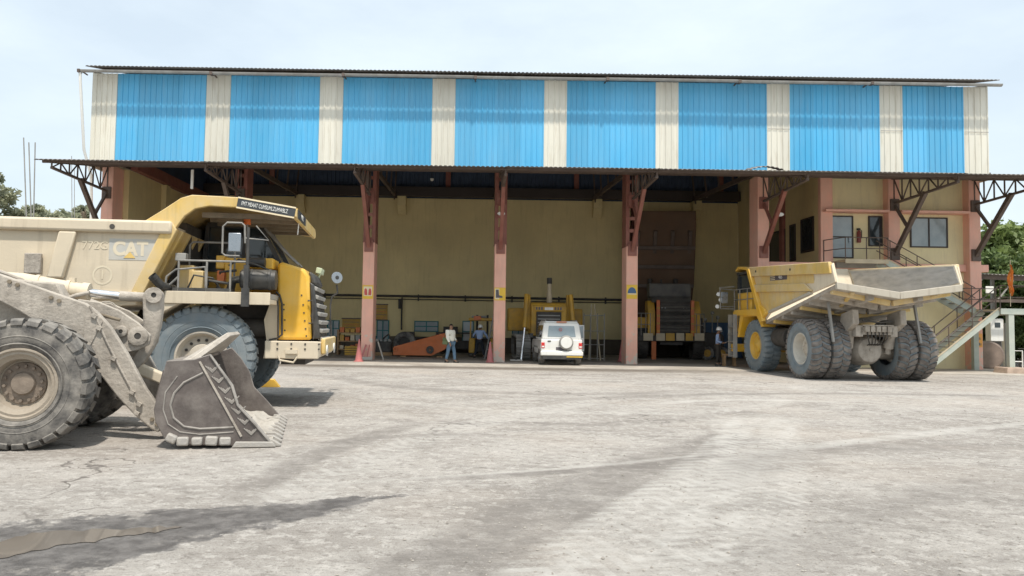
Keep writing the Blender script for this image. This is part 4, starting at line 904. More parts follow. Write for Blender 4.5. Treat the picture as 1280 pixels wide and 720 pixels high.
# far wheel and arm use the same kit; frame
b = MB(); b.cyl((0, -1.0, .87), (0, 1.0, .87), .2); b.ball((0, 0, .87), (.4, .38, .38)); b.prism([(-1.6, .6), (.5, .7), (.6, 1.3), (.1, 2.25), (-.6, 2.3), (-.8, 1.5), (-1.6, 1.3)], -.42, .42); b.build('front_frame', mt['dust'], ld, bevel=.03)
b = MB(); b.box(-5.0, -1.7, -.5, .5, .65, 1.25); b.cyl((-3.4, -1, .87), (-3.4, 1, .87), .2); b.prism([(-5.6, 1.1), (-2.9, 1.1), (-2.9, 2.1), (-5.3, 2.0), (-5.6, 1.8)], -.85, .85); b.build('rear_frame', mt['ylw_dusty'], ld, bevel=.06)
b = MB(); b.box(-2.85, -1.55, -.7, .7, 1.5, 2.15); cabl = b.build('cab', mt['ylw_dusty'], ld, bevel=.04)
b = MB()
for x, xt_ in ((-2.8, -2.75), (-1.6, -1.75)):
    for y in (-.66, .66): b.beam((x, y, 2.15), (xt_, y, 3.25), .09, .09)
b.box(-2.9, -1.6, -.75, .75, 3.25, 3.38); b.build('cab_frame', mt['black'], cabl)
b = MB(); b.box(-2.74, -1.72, -.64, .64, 2.15, 3.25); b.build('cab_window', mt['glass'], cabl)
A_ = lambda px, py, y=-.62: FL.side(px, py, y)
# lift arms
arm = [(-40, 332), (0, 342), (52, 360), (108, 379), (122, 389), (140, 409), (160, 441), (184, 486), (203, 512), (207, 528), (199, 540), (190, 536), (168, 517), (148, 496), (123, 464), (100, 438), (27, 390), (0, 376), (-40, 366)]
ap = [A_(*p) for p in arm]
for s in (-1, 1):
    y0 = s * .62; b = MB(); b.prism(ap, y0 - .065, y0 + .065); am = b.build('lift_arm', mt['dust'], ld, bevel=.02)
    # welded bend plate, grease line with clamps
    if s < 0:
        pts = [A_(112, 382, -.70), A_(121, 399, -.70), A_(134, 428, -.70), A_(150, 460, -.70), A_(166, 490, -.70), A_(174, 505, -.70)]
        b = MB(); b.tube([(p[0], -.70, p[1]) for p in pts], .016, 8); b.build('grease_line', mt['dust'], am)
        for px, py in ((118, 395), (124, 410), (142, 448), (165, 490), (174, 505), (171, 516)):
            q_ = A_(px, py, -.7); MB().obox((q_[0], -.71, q_[1]), (.07, .06, .05), (0, .5, 0)).build('line_clamp', mt['dust'], am)
        q_ = [A_(*p, -.7) for p in ((108, 382), (119, 391), (128, 402), (110, 437), (104, 431))]; MB().prism(q_, -.702, -.69).build('bend_plate', mt['dust'], am)
q_ = [A_(*p, 0) for p in ((100, 388), (120, 392), (128, 412), (108, 412))]; b = MB(); b.prism(q_, -.56, .56); b.build('cross_tube', mt['dust'], ld, bevel=.03)
# bracket plates and bell crank between the arms
Cn = lambda px, py, y=-.2: FL.side(px, py, y)
br = [Cn(*p) for p in ((100, 374), (128, 378), (152, 388), (176, 404), (191, 419), (189, 430), (176, 437), (160, 441), (146, 424), (132, 402), (112, 392))]
for y in (-.3, .3): MB().prism(br, y - .04, y + .04).build('crank_bracket', mt['dust'], ld, bevel=.015)
for px, py, r_ in ((152, 414, .085), (173, 420, .14)):
    q_ = Cn(px, py, -.34); b = MB(); b.lathe([(0, r_ * .35), (0, r_), (.05, r_), (.06, r_ * .8), (.06, r_ * .35)], (q_[0], -.34, q_[1]), (0, -1, 0), 24, True); b.build('pin_boss', mt['dust'], ld)
    MB().cyl((q_[0], -.39, q_[1]), (q_[0], .34, q_[1]), r_ * .35, n=14).build('pin', mt['dark'], ld)
bc = [FL.side(*p, -.08) for p in ((178, 368), (185, 360), (195, 359), (203, 366), (203, 385), (200, 408), (193, 432), (181, 452), (171, 463), (163, 460), (162, 452), (176, 430), (179, 405))]
MB().prism(bc, -.10, .10).build('bell_crank', mt['dust'], ld, bevel=.03)
q_ = FL.side(193, 369, -.1); b = MB(); b.lathe([(0, .04), (0, .12), (.06, .12), (.06, .04)], (q_[0], -.10, q_[1]), (0, -1, 0), 24, True); b.build('pin_boss', mt['dust'], ld); MB().cyl((q_[0], -.14, q_[1]), (q_[0], .14, q_[1]), .045, n=12).build('pin', mt['dark'], ld)
# tilt cylinder
c0 = FL.side(-20, 348, 0); c1 = FL.side(30, 352, 0); c2 = FL.side(112, 366, 0); c3 = FL.side(150, 370, 0); c4 = FL.side(190, 372, 0)
b = MB(); b.tube([(c0[0], 0, c0[1]), (c1[0], 0, c1[1]), (c2[0] - .1, 0, c2[1] + .01), (c2[0] - .1, 0, c2[1] + .01), (c2[0], 0, c2[1])], [.12, .125, .125, .145, .145], 20)
for px in (48, 86, 108): f = (px - 30) / 82; b.tube([(c1[0] + (c2[0] - c1[0]) * f - .02, 0, c1[1] + (c2[1] - c1[1]) * f), (c1[0] + (c2[0] - c1[0]) * f + .03, 0, c1[1] + (c2[1] - c1[1]) * f)], .142, 20)
b.box(c2[0] - .28, c2[0] - .2, -.05, .05, c2[1] + .1, c2[1] + .22)
cy = b.build('tilt_cylinder', mt['cream'], ld)
b = MB(); b.tube([(c2[0], 0, c2[1]), (c3[0], 0, c3[1])], .062, 16); b.build('piston_rod', mt['chrome'], cy); b = MB(); b.tube([(c3[0], 0, c3[1]), (c4[0], 0, c4[1])], [.075, .07], 16); b.build('rod_eye', mt['dust'], cy)
b = MB(); q0 = FL.side(78, 375, -.2); q1 = FL.side(96, 369, -.2); q2 = FL.side(112, 366, -.1); b.tube([(q0[0], -.2, q0[1]), (q1[0], -.2, q1[1]), (q2[0], -.14, q2[1])], .03, 8); q0 = FL.side(133, 383, -.25); b.tube([(q0[0] + .12 * math.cos(t_), -.25, q0[1] + .07 * math.sin(t_)) for t_ in [math.pi * k / 8 for k in range(9)]], .012, 6); b.build('hydraulic_hose', mt['dust'], cy)
b = MB(); 
for k in range(3): q0 = FL.side(-30, 330 + 7 * k, -.3); q1 = FL.side(12, 344 + 4 * k, -.25); q2 = FL.side(32, 352 + 3 * k, -.1); b.tube([(q0[0], -.3, q0[1]), (q1[0], -.25, q1[1]), (q2[0], -.1, q2[1])], .03, 8)
b.build('hydraulic_hose', mt['dust'], ld)
q0 = FL.side(168, 458, 0); q1 = FL.side(205, 476, 0); MB().beam((q0[0], 0, q0[1]), (q1[0] + .05, 0, q1[1]), .16, .17).build('bucket_link', mt['cream'], ld, bevel=.03)
for k, pl_ in enumerate((((20, 372), (60, 384), (95, 392), (118, 404)), ((40, 366), (80, 377), (112, 390), (150, 400)), ((120, 396), (140, 420), (158, 452), (176, 470)))):
    yk = -.5 if k < 2 else .1; b = MB(); b.tube([(*[FL.side(px, py, yk)[0]], yk + .03 * math.sin(i), FL.side(px, py, yk)[1]) for i, (px, py) in enumerate(pl_)], .024, 8); b.build('hydraulic_hose', mt['grime'], ld)
for px, py in ((12, 352), (22, 356), (64, 372), (74, 376), (190, 524), (196, 530)):
    q_ = A_(px, py, -.69); MB().cyl((q_[0], -.684, q_[1]), (q_[0], -.71, q_[1]), .03, n=6).build('bolt', mt['grime'], ld)
# lift rams
for y in (-.45, .45): MB().cyl((-.3, y, .8), (1.0, y, 1.05), .1, n=14).build('lift_ram', mt['dust'], ld)
# bucket
BH = 1.50
Bk = lambda px, py: FL.side(px, py, -BH)
side_pts = [(208, 451), (243, 449), (261, 443), (276, 460), (290, 482), (297, 506), (318, 528), (338, 551), (343, 558), (296, 558), (235, 556), (205, 548), (194, 528), (192, 512), (197, 492)]
sp = [Bk(*p) for p in side_pts]; sp = [(x, max(z, .015)) for x, z in sp]
bkt = None
wrap = [sp[1], sp[0], sp[14], sp[13], sp[12], (sp[11][0], max(sp[11][1], .05)), (sp[10][0], .03), (sp[9][0], .02), (sp[7][0] + .02, .02)]
b = MB(); b.shell(wrap[::-1], -BH + .05, BH - .05, -.05)
bkt = b.build('bucket', mt['bucket'], ld, bevel=.01)
for s in (-1, 1):
    y0, y1 = sorted((s * BH, s * (BH - .05))); MB().prism(sp, y0, y1).build('side_plate', mt['bucket'], bkt, bevel=.012)
# spill guard: raised middle of the top lip
tx, tz = sp[1]; gx = 1.0
gv = [(-BH + .02, .0), (-.75, .40), (.75, .40), (BH - .02, .0)]
b = MB(); vs_ = []; 
for y, h_ in gv: vs_ += [(tx - .18, y, tz - .02), (tx - .18 + gx * (h_ + .12), y, tz + h_ * .9), (tx - .13 + gx * (h_ + .12), y, tz + h_ * .9 - .05), (tx - .13, y, tz - .08)]
fs_ = []
for i in range(3): o_ = 4 * i; fs_ += [(o_ + k, o_ + (k + 1) % 4, o_ + 4 + (k + 1) % 4, o_ + 4 + k) for k in range(4)]
fs_ += [(0, 1, 2, 3), (12, 15, 14, 13)]; b.add(vs_, fs_); b.build('spill_guard', mt['dust'], bkt, bevel=.01)
for y in (-.62, -.12, .12, .62):
    q_ = [FL.side(*p, -BH) for p in ((215, 452), (203, 462), (192, 505), (196, 535), (180, 530), (178, 505), (188, 468))]
    MB().prism(q_, y - .04, y + .04).build('hinge_plate', mt['bucket'], bkt, bevel=.01)
# side reinforcement: D-shaped rim plate, welded strips, chevron hard facing
Dp = [(247, 455), (222, 470), (207, 490), (204, 512), (210, 530), (225, 540), (250, 543), (292, 540)]
Di = [(292, 534), (250, 536), (230, 533), (217, 522), (213, 506), (218, 491), (230, 478), (254, 466)]
b = MB(); q_ = [Bk(*p) for p in Di[::-1]]; b.tube([(x, -BH - .004, z) for x, z in q_] , .016, 6); q_ = [Bk(*p) for p in Dp]; b.tube([(x, -BH - .002, z) for x, z in q_[1:]], .010, 6)
b.build('side_stiffener', mt['weld'], bkt)
b = MB(); q_ = [Bk(*p) for p in ((248.5, 452), (251, 451.5), (303, 545), (300.5, 546))]; b.prism(q_, -BH - .02, -BH + .002); b.build('weld_strip', mt['dust'], bkt)
b = MB(); q_ = [Bk(*p) for p in ((261, 443), (263.5, 443), (291.5, 481.5), (298.5, 505.5), (319.5, 528), (343, 557), (340, 557), (317, 530), (296, 507), (288.5, 482.5))]; b.prism(q_, -BH - .03, -BH + .055); b.build('side_cutter', mt['cutter'], bkt, bevel=.008)
b = MB()
for k in range(7):
    cyy = 461 + 13 * k; cx = 262 + (cyy - 455) * .62; w_ = 9.2
    for sc in (1.0, .68, .38):
        q_ = [Bk(cx + u * w_ * sc, cyy + v_ * 5.2 * sc) for u, v_ in ((-1, -.7), (0, .9), (1, -1.0))]
        for i in range(2): b.tube([(q_[i][0], -BH - .004, q_[i][1]), (q_[i + 1][0], -BH - .004, q_[i + 1][1])], .0085, 5)
tag(b.build('hard_facing', mt['weld'], bkt), kind='stuff')
for k, px in enumerate((208, 222, 240, 258, 275)):
    q_ = Bk(px, 549 + (k > 0) * 4); MB().obox((q_[0] + .07, -BH - .03 + random.uniform(-.01, .01), max(.075, q_[1] + .02 + random.uniform(-.008, .008))), (.15 + random.uniform(-.012, .008), .10, .12 + random.uniform(-.015, .01)), (random.uniform(-.06, .06), (.45 if k == 0 else random.uniform(-.05, .13)), random.uniform(-.08, .08))).build('wear_block', mt['hardblock'], bkt, bevel=.022)
b = MB(); q_ = Bk(290, 552); b.prism([(q_[0], .01), (sp[8][0] + .02, .01), (sp[8][0] - .02, .08), (q_[0] + .05, .09)], -BH - .06, -BH - .001); b.build('corner_shoe', mt['hardblock'], bkt, bevel=.01)
b = MB(); b.prism([(sp[7][0] - .25, .012), (sp[7][0] + .06, .012), (sp[7][0] + .06, .03), (sp[7][0] - .25, .075)], -BH, BH); b.build('cutting_edge', mt['hardblock'], bkt)
for k in range(9):
    y = -BH + .08 + k * (2 * BH - .16) / 8; b = MB(); x_ = sp[7][0]
    b.prism([(x_ - .1, .008), (x_ + .14, .008), (x_ + .14, .03), (x_ + .02, .1), (x_ - .1, .1)], y - .06, y + .06); b.build('tooth', mt['hardblock'], bkt, bevel=.008)
# dirt left in the bucket
b = MB(); nu, nv = 14, 18; vs_ = []
for i in range(nu + 1):
    for j in range(nv + 1):
        x_ = sp[12][0] + .12 + (sp[7][0] - .1 - sp[12][0]) * i / nu; y = -BH + .06 + (2 * BH - .12) * j / nv
        z = .04 + .40 * max(0, 1 - i / nu * .95) ** 1.3 + .05 * math.sin(i * 1.7 + j) * math.sin(j * 1.3) + random.uniform(0, .03); vs_.append((x_, y, z if 0 < i < nu else z))
b.add(vs_, [(i * (nv + 1) + j, (i + 1) * (nv + 1) + j, (i + 1) * (nv + 1) + j + 1, i * (nv + 1) + j + 1) for i in range(nu) for j in range(nv)])
b.build('dirt_load', mt['mud'], bkt, smooth=60)

# ================================================================== YELLOW DUMP TRUCK backed up at the right (seen from behind)
FB = Frame(14.12, 27.0, 92.5)     # origin on the rear axle; forward is into the picture, left is -X
tb = thing('dump_truck', 'yellow dump truck with flared tail seen from behind, reversed by the office stairs', 'dump truck', FB.o, FB.h)
RB = 1.09
kitB = WheelKit('rear_truck', RB, .66, .56, [mt['tyre_blue'], mt['tyre_dusty']], M('white_rim', (.60, .57, .50), .6, var=.1, dust=(.42, .38, .32), damt=.6, dscale=3), mt['rim_cream'], 'dish', N=30, lug=.05, skew=.12, side=.14)
kitBf = WheelKit('rear_truck_front', RB, .70, .56, [mt['tyre_blue'], mt['tyre_blue']], mt['rim_yellow'], mt['rim_yellow'], 'hub', N=30, lug=.05, skew=.05, side=.12)
for y, fl in ((1.93, True), (1.20, True), (-1.20, False), (-1.93, False)): kitB.put(tb, 0, y, fl, spin=y)
kitBf.put(tb, 4.2, 1.75, True); kitBf.put(tb, 4.2, -1.75)
b = MB(); b.cyl((0, -1.7, RB), (0, 1.7, RB), .36, n=20); b.lathe([(-.75, 0), (-.74, .2), (-.66, .42), (-.5, .52), (0, .58), (.5, .5), (.9, .3), (.9, 0)], (0, 0, RB - .02), (1, 0, 0), 24); b.cyl((-.75, 0, RB), (-.78, 0, RB), .07, n=10)
b.build('rear_axle', mt['dust'], tb)
b = MB()
for s in (-1, 1): b.box(-1.1, 5.6, s * .62 - .13, s * .62 + .13, 1.55, 1.95)
b.box(-1.1, -.85, -.6, .6, 1.62, 1.9); b.box(1.6, 2.0, -.6, .6, 1.5, 1.9); b.cyl((4.2, -1.6, RB), (4.2, 1.6, RB), .2); b.prism([(3.4, 1.2), (5.4, 1.2), (5.4, 2.2), (3.4, 2.2)], -.75, .75)
b.build('chassis', mt['dust'], tb, bevel=.02)
b = MB()
for k in range(5): b.box(-1.22, -1.102, -.48 + k * .2, -.32 + k * .2, 1.72, 1.92)
b.box(-1.2, -1.1, -.55, .55, 1.93, 1.97)
b.build('rear_manifold', mt['dust'], tb, bevel=.01)
b = MB()
for k in range(6): y = -.35 + k * .14; b.tube([(-1.12, y, 1.72), (-1.2, y + .03, 1.5), (-1.05, y * .7, 1.3), (-.8, y * .5, 1.25)], .022, 6)
b.tube([(-1.15, -.55, 2.1), (-1.2, .0, 2.05), (-1.15, .55, 2.12)], .03, 8); b.build('hydraulic_hoses', mt['dark'], tb)
for s in (-1, 1):
    b = MB(); b.cyl((-.72, s * .78, 1.9), (-.55, s * .74, 1.15), .17, n=18); b.cyl((-.74, s * .78, 2.0), (-.50, s * .73, .95), .10, n=14); b.build('suspension_ram', mt['dust'], tb)
    b = MB(); b.prism([(-1.3, 2.0), (-.6, 1.6), (-.3, 1.6), (-.5, 2.35), (-1.25, 2.5)], s * .85 - .11, s * .85 + .11); b.build('body_pivot', mt['dust'], tb, bevel=.03)
    b = MB(); b.beam((-.78, s * 1.565, 2.75), (-1.10, s * 1.565, 1.35), .09, .07, (0, 1, 0)); b.build('rock_ejector', mt['grey_steel'], tb)
    b = MB(); b.cyl((1.4, s * 1.0, 1.3), (2.6, s * .95, 2.3), .17, n=14); b.build('hoist_ram', mt['dust'], tb)
b = MB(); b.cyl((1.7, -1.6, 1.5), (2.9, -1.6, 1.5), .42, n=20); b.build('fuel_tank', mt['ylw_dusty'], tb)
b = MB(); b.cyl((1.9, 1.55, 1.45), (3.0, 1.55, 1.45), .38, n=20); b.build('hydraulic_tank', mt['dark'], tb)
# body
W2 = 2.15
pr = [(4.5, 4.36), (-2.15, 4.02), (-2.42, 3.34), (-.7, 3.05), (2.55, 2.42), (3.1, 2.08)]
bd_ = MB()
for s in (-1, 1): bd_.prism(pr, s * W2, s * (W2 - .07))
zc_t, zc_f = 3.0, 2.0
bd_.prism([(3.1, 2.05), (4.5, 4.36), (4.4, 4.4), (3.0, 2.1)], -W2 + .07, W2 - .07)
bodyB = bd_.build('dump_body', mt['cream'], tb, bevel=.012)
for s in (-1, 1):     # floor, shallow V
    v = [(-2.42, s * (W2 - .07), 3.34), (-2.42, 0, zc_t + .03), (3.1, 0, zc_f), (3.1, s * (W2 - .07), 2.12)]
    MB().add([*v, *[(p[0] + .0, p[1], p[2] - .13) for p in v]], [(0, 1, 2, 3), (7, 6, 5, 4), (0, 4, 5, 1), (1, 5, 6, 2), (2, 6, 7, 3), (3, 7, 4, 0)]).build('body_floor', mt['dust'], bodyB)
for s in (-1, 1):
    MB().prism([(4.2, 4.28), (-2.1, 3.98), (-2.36, 3.42), (-.7, 3.1), (2.6, 2.46), (3.15, 2.3)], *sorted((s * (W2 - .071), s * (W2 - .085)))).build('wear_liner', mt['liner'], bodyB)
# tail rim
for s in (-1, 1):
    v = [(-2.44, s * (W2 + .0), 3.36), (-2.44, 0, zc_t + .06), (-2.30, 0, zc_t + .06), (-2.30, s * W2, 3.36)]
    b = MB(); b.add([*v, *[(p[0], p[1], p[2] - .24) for p in v]], [(0, 1, 2, 3), (7, 6, 5, 4), (0, 4, 5, 1), (1, 5, 6, 2), (2, 6, 7, 3), (3, 7, 4, 0)]); b.build('tail_rim', mt['tailrim'], bodyB, bevel=.02)
for s in (-1, 1):
    def rl(pts, t0, t1, m, nm, bev=.02):
        y0, y1 = sorted((s * t0, s * t1)); MB().prism(pts, y0, y1).build(nm, mt[m], bodyB, bevel=bev)
    lerp = lambda a, c, f: (a[0] + (c[0] - a[0]) * f, a[1] + (c[1] - a[1]) * f)
    my = 'ylw_dusty'
    rl([(4.52, 4.38), (-2.12, 4.06), (-2.2, 3.66), (4.28, 3.98)], W2 + .002, W2 + .12, my, 'top_rail')
    rl([(4.1, 3.62), (-.4, 3.42), (-.9, 3.13), (4.0, 3.3)], W2 + .002, W2 + .10, my, 'side_rail')
    rl([(3.75, 2.95), (2.9, 2.6), (2.7, 2.40), (3.2, 2.1)], W2 + .002, W2 + .12, 'ylw', 'side_corner')
    rl([(4.55, 4.36), (4.25, 4.3), (2.9, 2.1), (3.2, 2.05)], W2 + .004, W2 + .16, 'ylw', 'front_edge')
    rl([(-2.2, 3.98), (-2.42, 3.36), (-1.2, 3.10), (-1.0, 3.35), (-1.1, 3.75)], W2 + .001, W2 + .05, 'cream', 'tail_cheek')
    rl([(-.75, 3.12), (2.55, 2.5), (2.55, 2.40), (-.75, 3.02)], W2 - .06, W2 + .08, 'tailrim', 'lower_edge', .01)
    MB().prism([(4.0, 3.3), (-.6, 3.12), (-.72, 3.07), (2.5, 2.52), (3.0, 2.2)], *sorted((s * (W2 + .001), s * (W2 + .01)))).build('side_panel', mt['ylw_dusty'], bodyB)
    MB().prism([(4.15, 3.97), (-.9, 3.72), (-1.0, 3.40), (4.05, 3.62)], *sorted((s * (W2 + .001), s * (W2 + .012)))).build('side_panel', mt['ylw_dusty'], bodyB)
for k in range(7):
    x = -1.9 + k * .72; zz = 3.2 - (x + 2.42) * (3.34 - 2.1) / 5.52
    for s in (-1, 1): MB().beam((x, s * .05, zc_t - .2 - (x + 2.42) * .181), (x, s * (W2 - .1), zz - .0), .16, .2).build('floor_rib', mt['dust'] if k % 3 else mt['ylw_dusty'], bodyB, bevel=.02)
for s in (-1, 1):
    MB().beam((-2.2, s * .85, 2.93), (3.0, s * .6, 1.98), .2, .26).build('floor_beam', mt['dust'], bodyB, bevel=.02)
    MB().beam((-2.25, s * 1.5, 3.06), (-.3, s * .9, 2.6), .12, .14).build('floor_brace', mt['ylw_dusty'], bodyB, bevel=.02)
# canopy over the cab
b = MB(); b.prism([(4.40, 4.38), (5.7, 4.52), (5.95, 4.40), (5.95, 4.30), (5.6, 4.40), (4.40, 4.24)], -2.0, W2 + .02); b.build('canopy', mt['ylw'], bodyB, bevel=.02)
# number decal
q0 = FB.side(959.5, 353, W2 + .12); q1 = FB.side(980.5, 363.5, W2 + .12)
pz = lambda x: 3.80 - .05 * (4 - x) / 5 - .0
b = MB(); x0_, x1_ = q0[0], q1[0]; b.prism([(x0_, 3.94), (x1_, 3.90), (x1_, 3.66), (x0_, 3.69)], W2 + .0125, W2 + .017); dk = b.build('decal', mt['sign_dark'], bodyB)
text_mesh('lettering', '465', .22, mt['white'], dk, (x0_ - (x0_ - x1_) * .62, W2 + .019, 3.79), (R(90), 0, R(180)), .002)
for k in range(3): MB().box(x0_ - .42, x0_ - .04, W2 + .0172, W2 + .021, 3.71 + k * .07, 3.735 + k * .07).build('stripe_mark', mt['sign_cream'], dk)
for x, z in ((3.6, 4.15), (.6, 4.0)): MB().cyl((x, W2 + .119, z), (x, W2 + .13, z), .05, n=10).build('lifting_eye', mt['dark'], bodyB)
# cab, hood, deck, rails
zdB = 2.55
b = MB(); b.box(3.5, 6.1, -2.1, 2.1, zdB - .12, zdB); dkB = b.build('deck', mt['grey_steel'], tb)
b = MB(); b.box(3.55, 6.12, 2.101, 2.16, zdB - .2, zdB + .05); b.build('deck_edge', mt['ylw'], dkB, bevel=.01)
b = MB(); b.prism([(3.3, 1.9), (3.55, zdB - .12), (5.6, zdB - .12), (5.9, 1.4), (5.75, 1.4), (5.3, 2.3), (3.9, 2.3), (3.45, 1.85)], 1.55, 2.12); b.build('fender', mt['ylw'], dkB, bevel=.02)
b = MB(); b.box(4.6, 6.0, .5, 2.05, zdB + .002, 3.35); cbB = b.build('cab', mt['ylw'], tb, bevel=.05); MB().box(4.7, 6.2, -1.6, -.3, zdB + .002, 3.2).build('deck_box', mt['ylw'], tb, bevel=.05)
b = MB(); b.box(4.65, 5.9, .55, 2.0, 3.35, 4.1); b.build('cab_window', mt['glass'], cbB)
b = MB()
for x in (4.62, 5.92):
    for y in (.53, 2.03): b.box(x - .05, x + .05, y - .05, y + .05, 3.351, 4.15)
b.box(4.55, 6.0, .45, 2.1, 4.15, 4.25); b.build('cab_frame', mt['black'], cbB)
b = MB(); b.box(5.9, 6.5, -1.2, 1.2, 1.0, 2.4); b.build('hood', mt['ylw'], tb, bevel=.08)
b = MB(); b.box(6.1, 6.6, -2.2, 2.2, .75, 1.1); b.build('bumper', mt['ylw'], tb, bevel=.05)
b = MB()
for x in (4.0, 4.8, 5.6, 6.2): b.tube([(x, 2.12, zdB), (x, 2.12, zdB + .95)], .022, 6)
for z in (.5, .95): b.tube([(4.0, 2.12, zdB + z), (6.2, 2.12, zdB + z)], .022, 6)
b.tube([(6.2, 2.12, zdB + .95), (6.2, 2.75, zdB + 1.0)], .02, 6); b.tube([(6.2, 2.12, zdB + .2), (6.2, 2.75, zdB + .2)], .02, 6)
b.tube([(6.2, 2.12, zdB + .1), (6.2, 2.75, zdB + .1), (6.2, 2.78, zdB + 1.05), (6.2, 2.12, zdB + 1.1)], .03, 6); b.build('handrail', mt['greyrail'], dkB)
b = MB(); b.box(6.17, 6.24, 2.42, 2.72, zdB + .35, zdB + .85); b.build('mirror', mt['silver'], dkB, bevel=.02)
for y, z in ((2.75, zdB + .5), (2.9, zdB + .2), (2.85, zdB + .75)):
    b = MB(); b.lathe([(0, 0), (0, .09), (-.08, .07), (-.08, 0)], (6.2, y, z), (-1, 0, 0), 14); b.build('work_lamp', mt['lens_clear'], dkB)
b = MB(); b.box(5.95, 6.35, 2.05, 2.13, zdB - .9, zdB); b.build('ladder_panel', mt['ylw'], dkB, bevel=.02)
b = MB()
for k in range(5): b.box(5.85, 6.4, 2.135, 2.35, .55 + k * .32, .58 + k * .32)
b.box(5.84, 5.87, 2.14, 2.33, .5, 2.4); b.box(6.38, 6.41, 2.14, 2.33, .5, 2.4); b.build('boarding_ladder', mt['grey_steel'], tb)
# stone behind the right rear wheel
a = G(1150, 474); o = tag(MB().box(-.28, .22, -.15, .2, 0, .22).build('wheel_stone', mt['concrete'], bevel=.04), 'pale concrete block wedged behind the rear wheel of the yellow truck', 'block'); o.location = (a.x, a.y + .0, 0); o.rotation_euler = (0, 0, .2)

# ================================================================== STAIRS to the office
st = thing('staircase', 'pale green steel dog-leg staircase up to the office door', 'staircase', (20.5, 33.3, 0))
def sp_(mb, name, m, bevel=0, parent=None): return mb.build(name, mt[m], parent or st, 35, bevel, wc=True)
zU = P(1070, 322, 34.0).z; xU0, xU1 = px_x(1047, 34.0, 325), px_x(1100, 34.0, 325)
zM = P(1245, 387, 33.2).z; xM0, xM1 = px_x(1224, 33.2, 388), px_x(1268, 33.2, 388)
zU = min(zU, 4.99)
up = sp_(MB().box(xU0, xU1, 33.35, 34.7, zU - .05, zU), 'landing', 'tan')
sp_(MB().box(xU0, xU1, 33.28, 33.348, zU - .18, zU + .01), 'landing_edge', 'tan', parent=up); sp_(MB().box(xU0 + .1, xU1, 34.3, 34.44, zU - .3, zU - .052), 'landing_beam', 'grey_steel', parent=up)
md = sp_(MB().box(xM0, xM1, 31.9, 34.35, zM - .05, zM), 'landing', 'tan')
sp_(MB().box(xM0, xM1, 31.83, 31.898, zM - .24, zM + .01), 'landing_edge', 'green', parent=md); sp_(MB().box(xM1 + .002, xM1 + .07, 31.83, 34.35, zM - .24, zM + .01), 'landing_edge', 'green', parent=md)
xp = px_x(1263, 31.95, 430)
for y in (31.95, 34.2): sp_(MB().box(xp - .12, xp + .12, y - .1, y + .1, .3 if y < 33 else 0, zM - .052), 'post', 'green', .01)
def flight(x0, z0, x1, z1, ya, yb, nst):
    ang = math.atan2(z1 - z0, x1 - x0)
    for y in (ya, yb): sp_(MB().beam((x0, y, z0 - .10), (x1, y, z1 - .10), .05, .26), 'stringer', 'green', .004)
    for y in (ya - .028 if ya < yb else ya + .028,): sp_(MB().beam((x0, y, z0 + .05), (x1, y, z1 + .05), .03, .05), 'stringer_cap', 'tan')
    for k in range(nst):
        f = (k + .5) / nst; x = x0 + (x1 - x0) * f; z = z0 + (z1 - z0) * f
        sp_(MB().box(x - .13, x + .13, min(ya, yb) + .026, max(ya, yb) - .026, z - .03, z + .01), 'tread', 'grey_steel')
    b = MB(); npost = 4
    for y in (ya, yb):
        for k in range(npost):
            f = k / (npost - 1) * .92 + .04; x = x0 + (x1 - x0) * f; z = z0 + (z1 - z0) * f; b.tube([(x, y, z - .05), (x, y, z + .98)], .022, 6)
        for h_ in (.52, .98): b.tube([(x0, y, z0 + h_), (x1, y, z1 + h_)], .022, 6)
    sp_(b, 'handrail', 'brown_steel')
flight(xU1, zU, xM0, zM, 33.45, 34.3, 11)
flight(xM0, zM, xM0 - 3.35, .12, 31.95, 32.95, 12)
def landing_rail(pts, z, name='handrail'):
    b = MB()
    for (x, y) in pts: b.tube([(x, y, z), (x, y, z + 1.0)], .022, 6)
    for i in range(len(pts) - 1):
        for h_ in (.5, 1.0): b.tube([(*pts[i], z + h_), (*pts[i + 1], z + h_)], .022, 6)
    sp_(b, name, 'brown_steel')
landing_rail([(xU0 - .35, 34.6), (xU0 + .02, 33.32), ((xU0 + xU1) / 2, 33.32), (xU1, 33.32)], zU)
landing_rail([(xM0, 31.87), (xM1 - .05, 31.87), (xM1 - .05, 34.3), (xM0, 34.3)], zM)
o = tag(MB().prism([(-.5, 0), (.5, 0), (.42, .3), (-.42, .3)], -.42, .42).build('footing_block', mt['brick'], bevel=.03), 'low brick pedestal under the green stair post', 'block'); o.location = (xp, 31.95, 0)
# orange cloth on the stair rail
fl = thing('flag', 'orange and yellow cloth flag tied to the stair landing rail', 'flag', (px_x(1262, 31.85, 380), 31.80, zM + .1))
MB().tube([(0, 0, 0), (.03, 0, 2.0)], .015, 6).build('pole', mt['tan'], fl)
b = MB(); nx, nz_ = 5, 12; vs_ = []
for j in range(nz_ + 1):
    for i in range(nx + 1): w_ = .03 + .09 * math.sin(math.pi * min(1, j / nz_ * 1.1)) ** .8; vs_.append((.02 + (i / nx - .55) * w_ * 2 + .05 * math.sin(j * .8), -.03 + .06 * math.sin(i * 2.3 + j * .9), .45 + 1.35 * j / nz_))
b.add(vs_, [(j * (nx + 1) + i, j * (nx + 1) + i + 1, (j + 1) * (nx + 1) + i + 1, (j + 1) * (nx + 1) + i) for j in range(nz_) for i in range(nx)])
b.v = b.v; o = b.build('cloth', M('flag_cloth', (.72, .30, .04), .8, var=.3, vscale=3, dust=(.55, .07, .03), damt=.8, dscale=3.5), fl); o.modifiers.new('solid', 'SOLIDIFY').thickness = .006
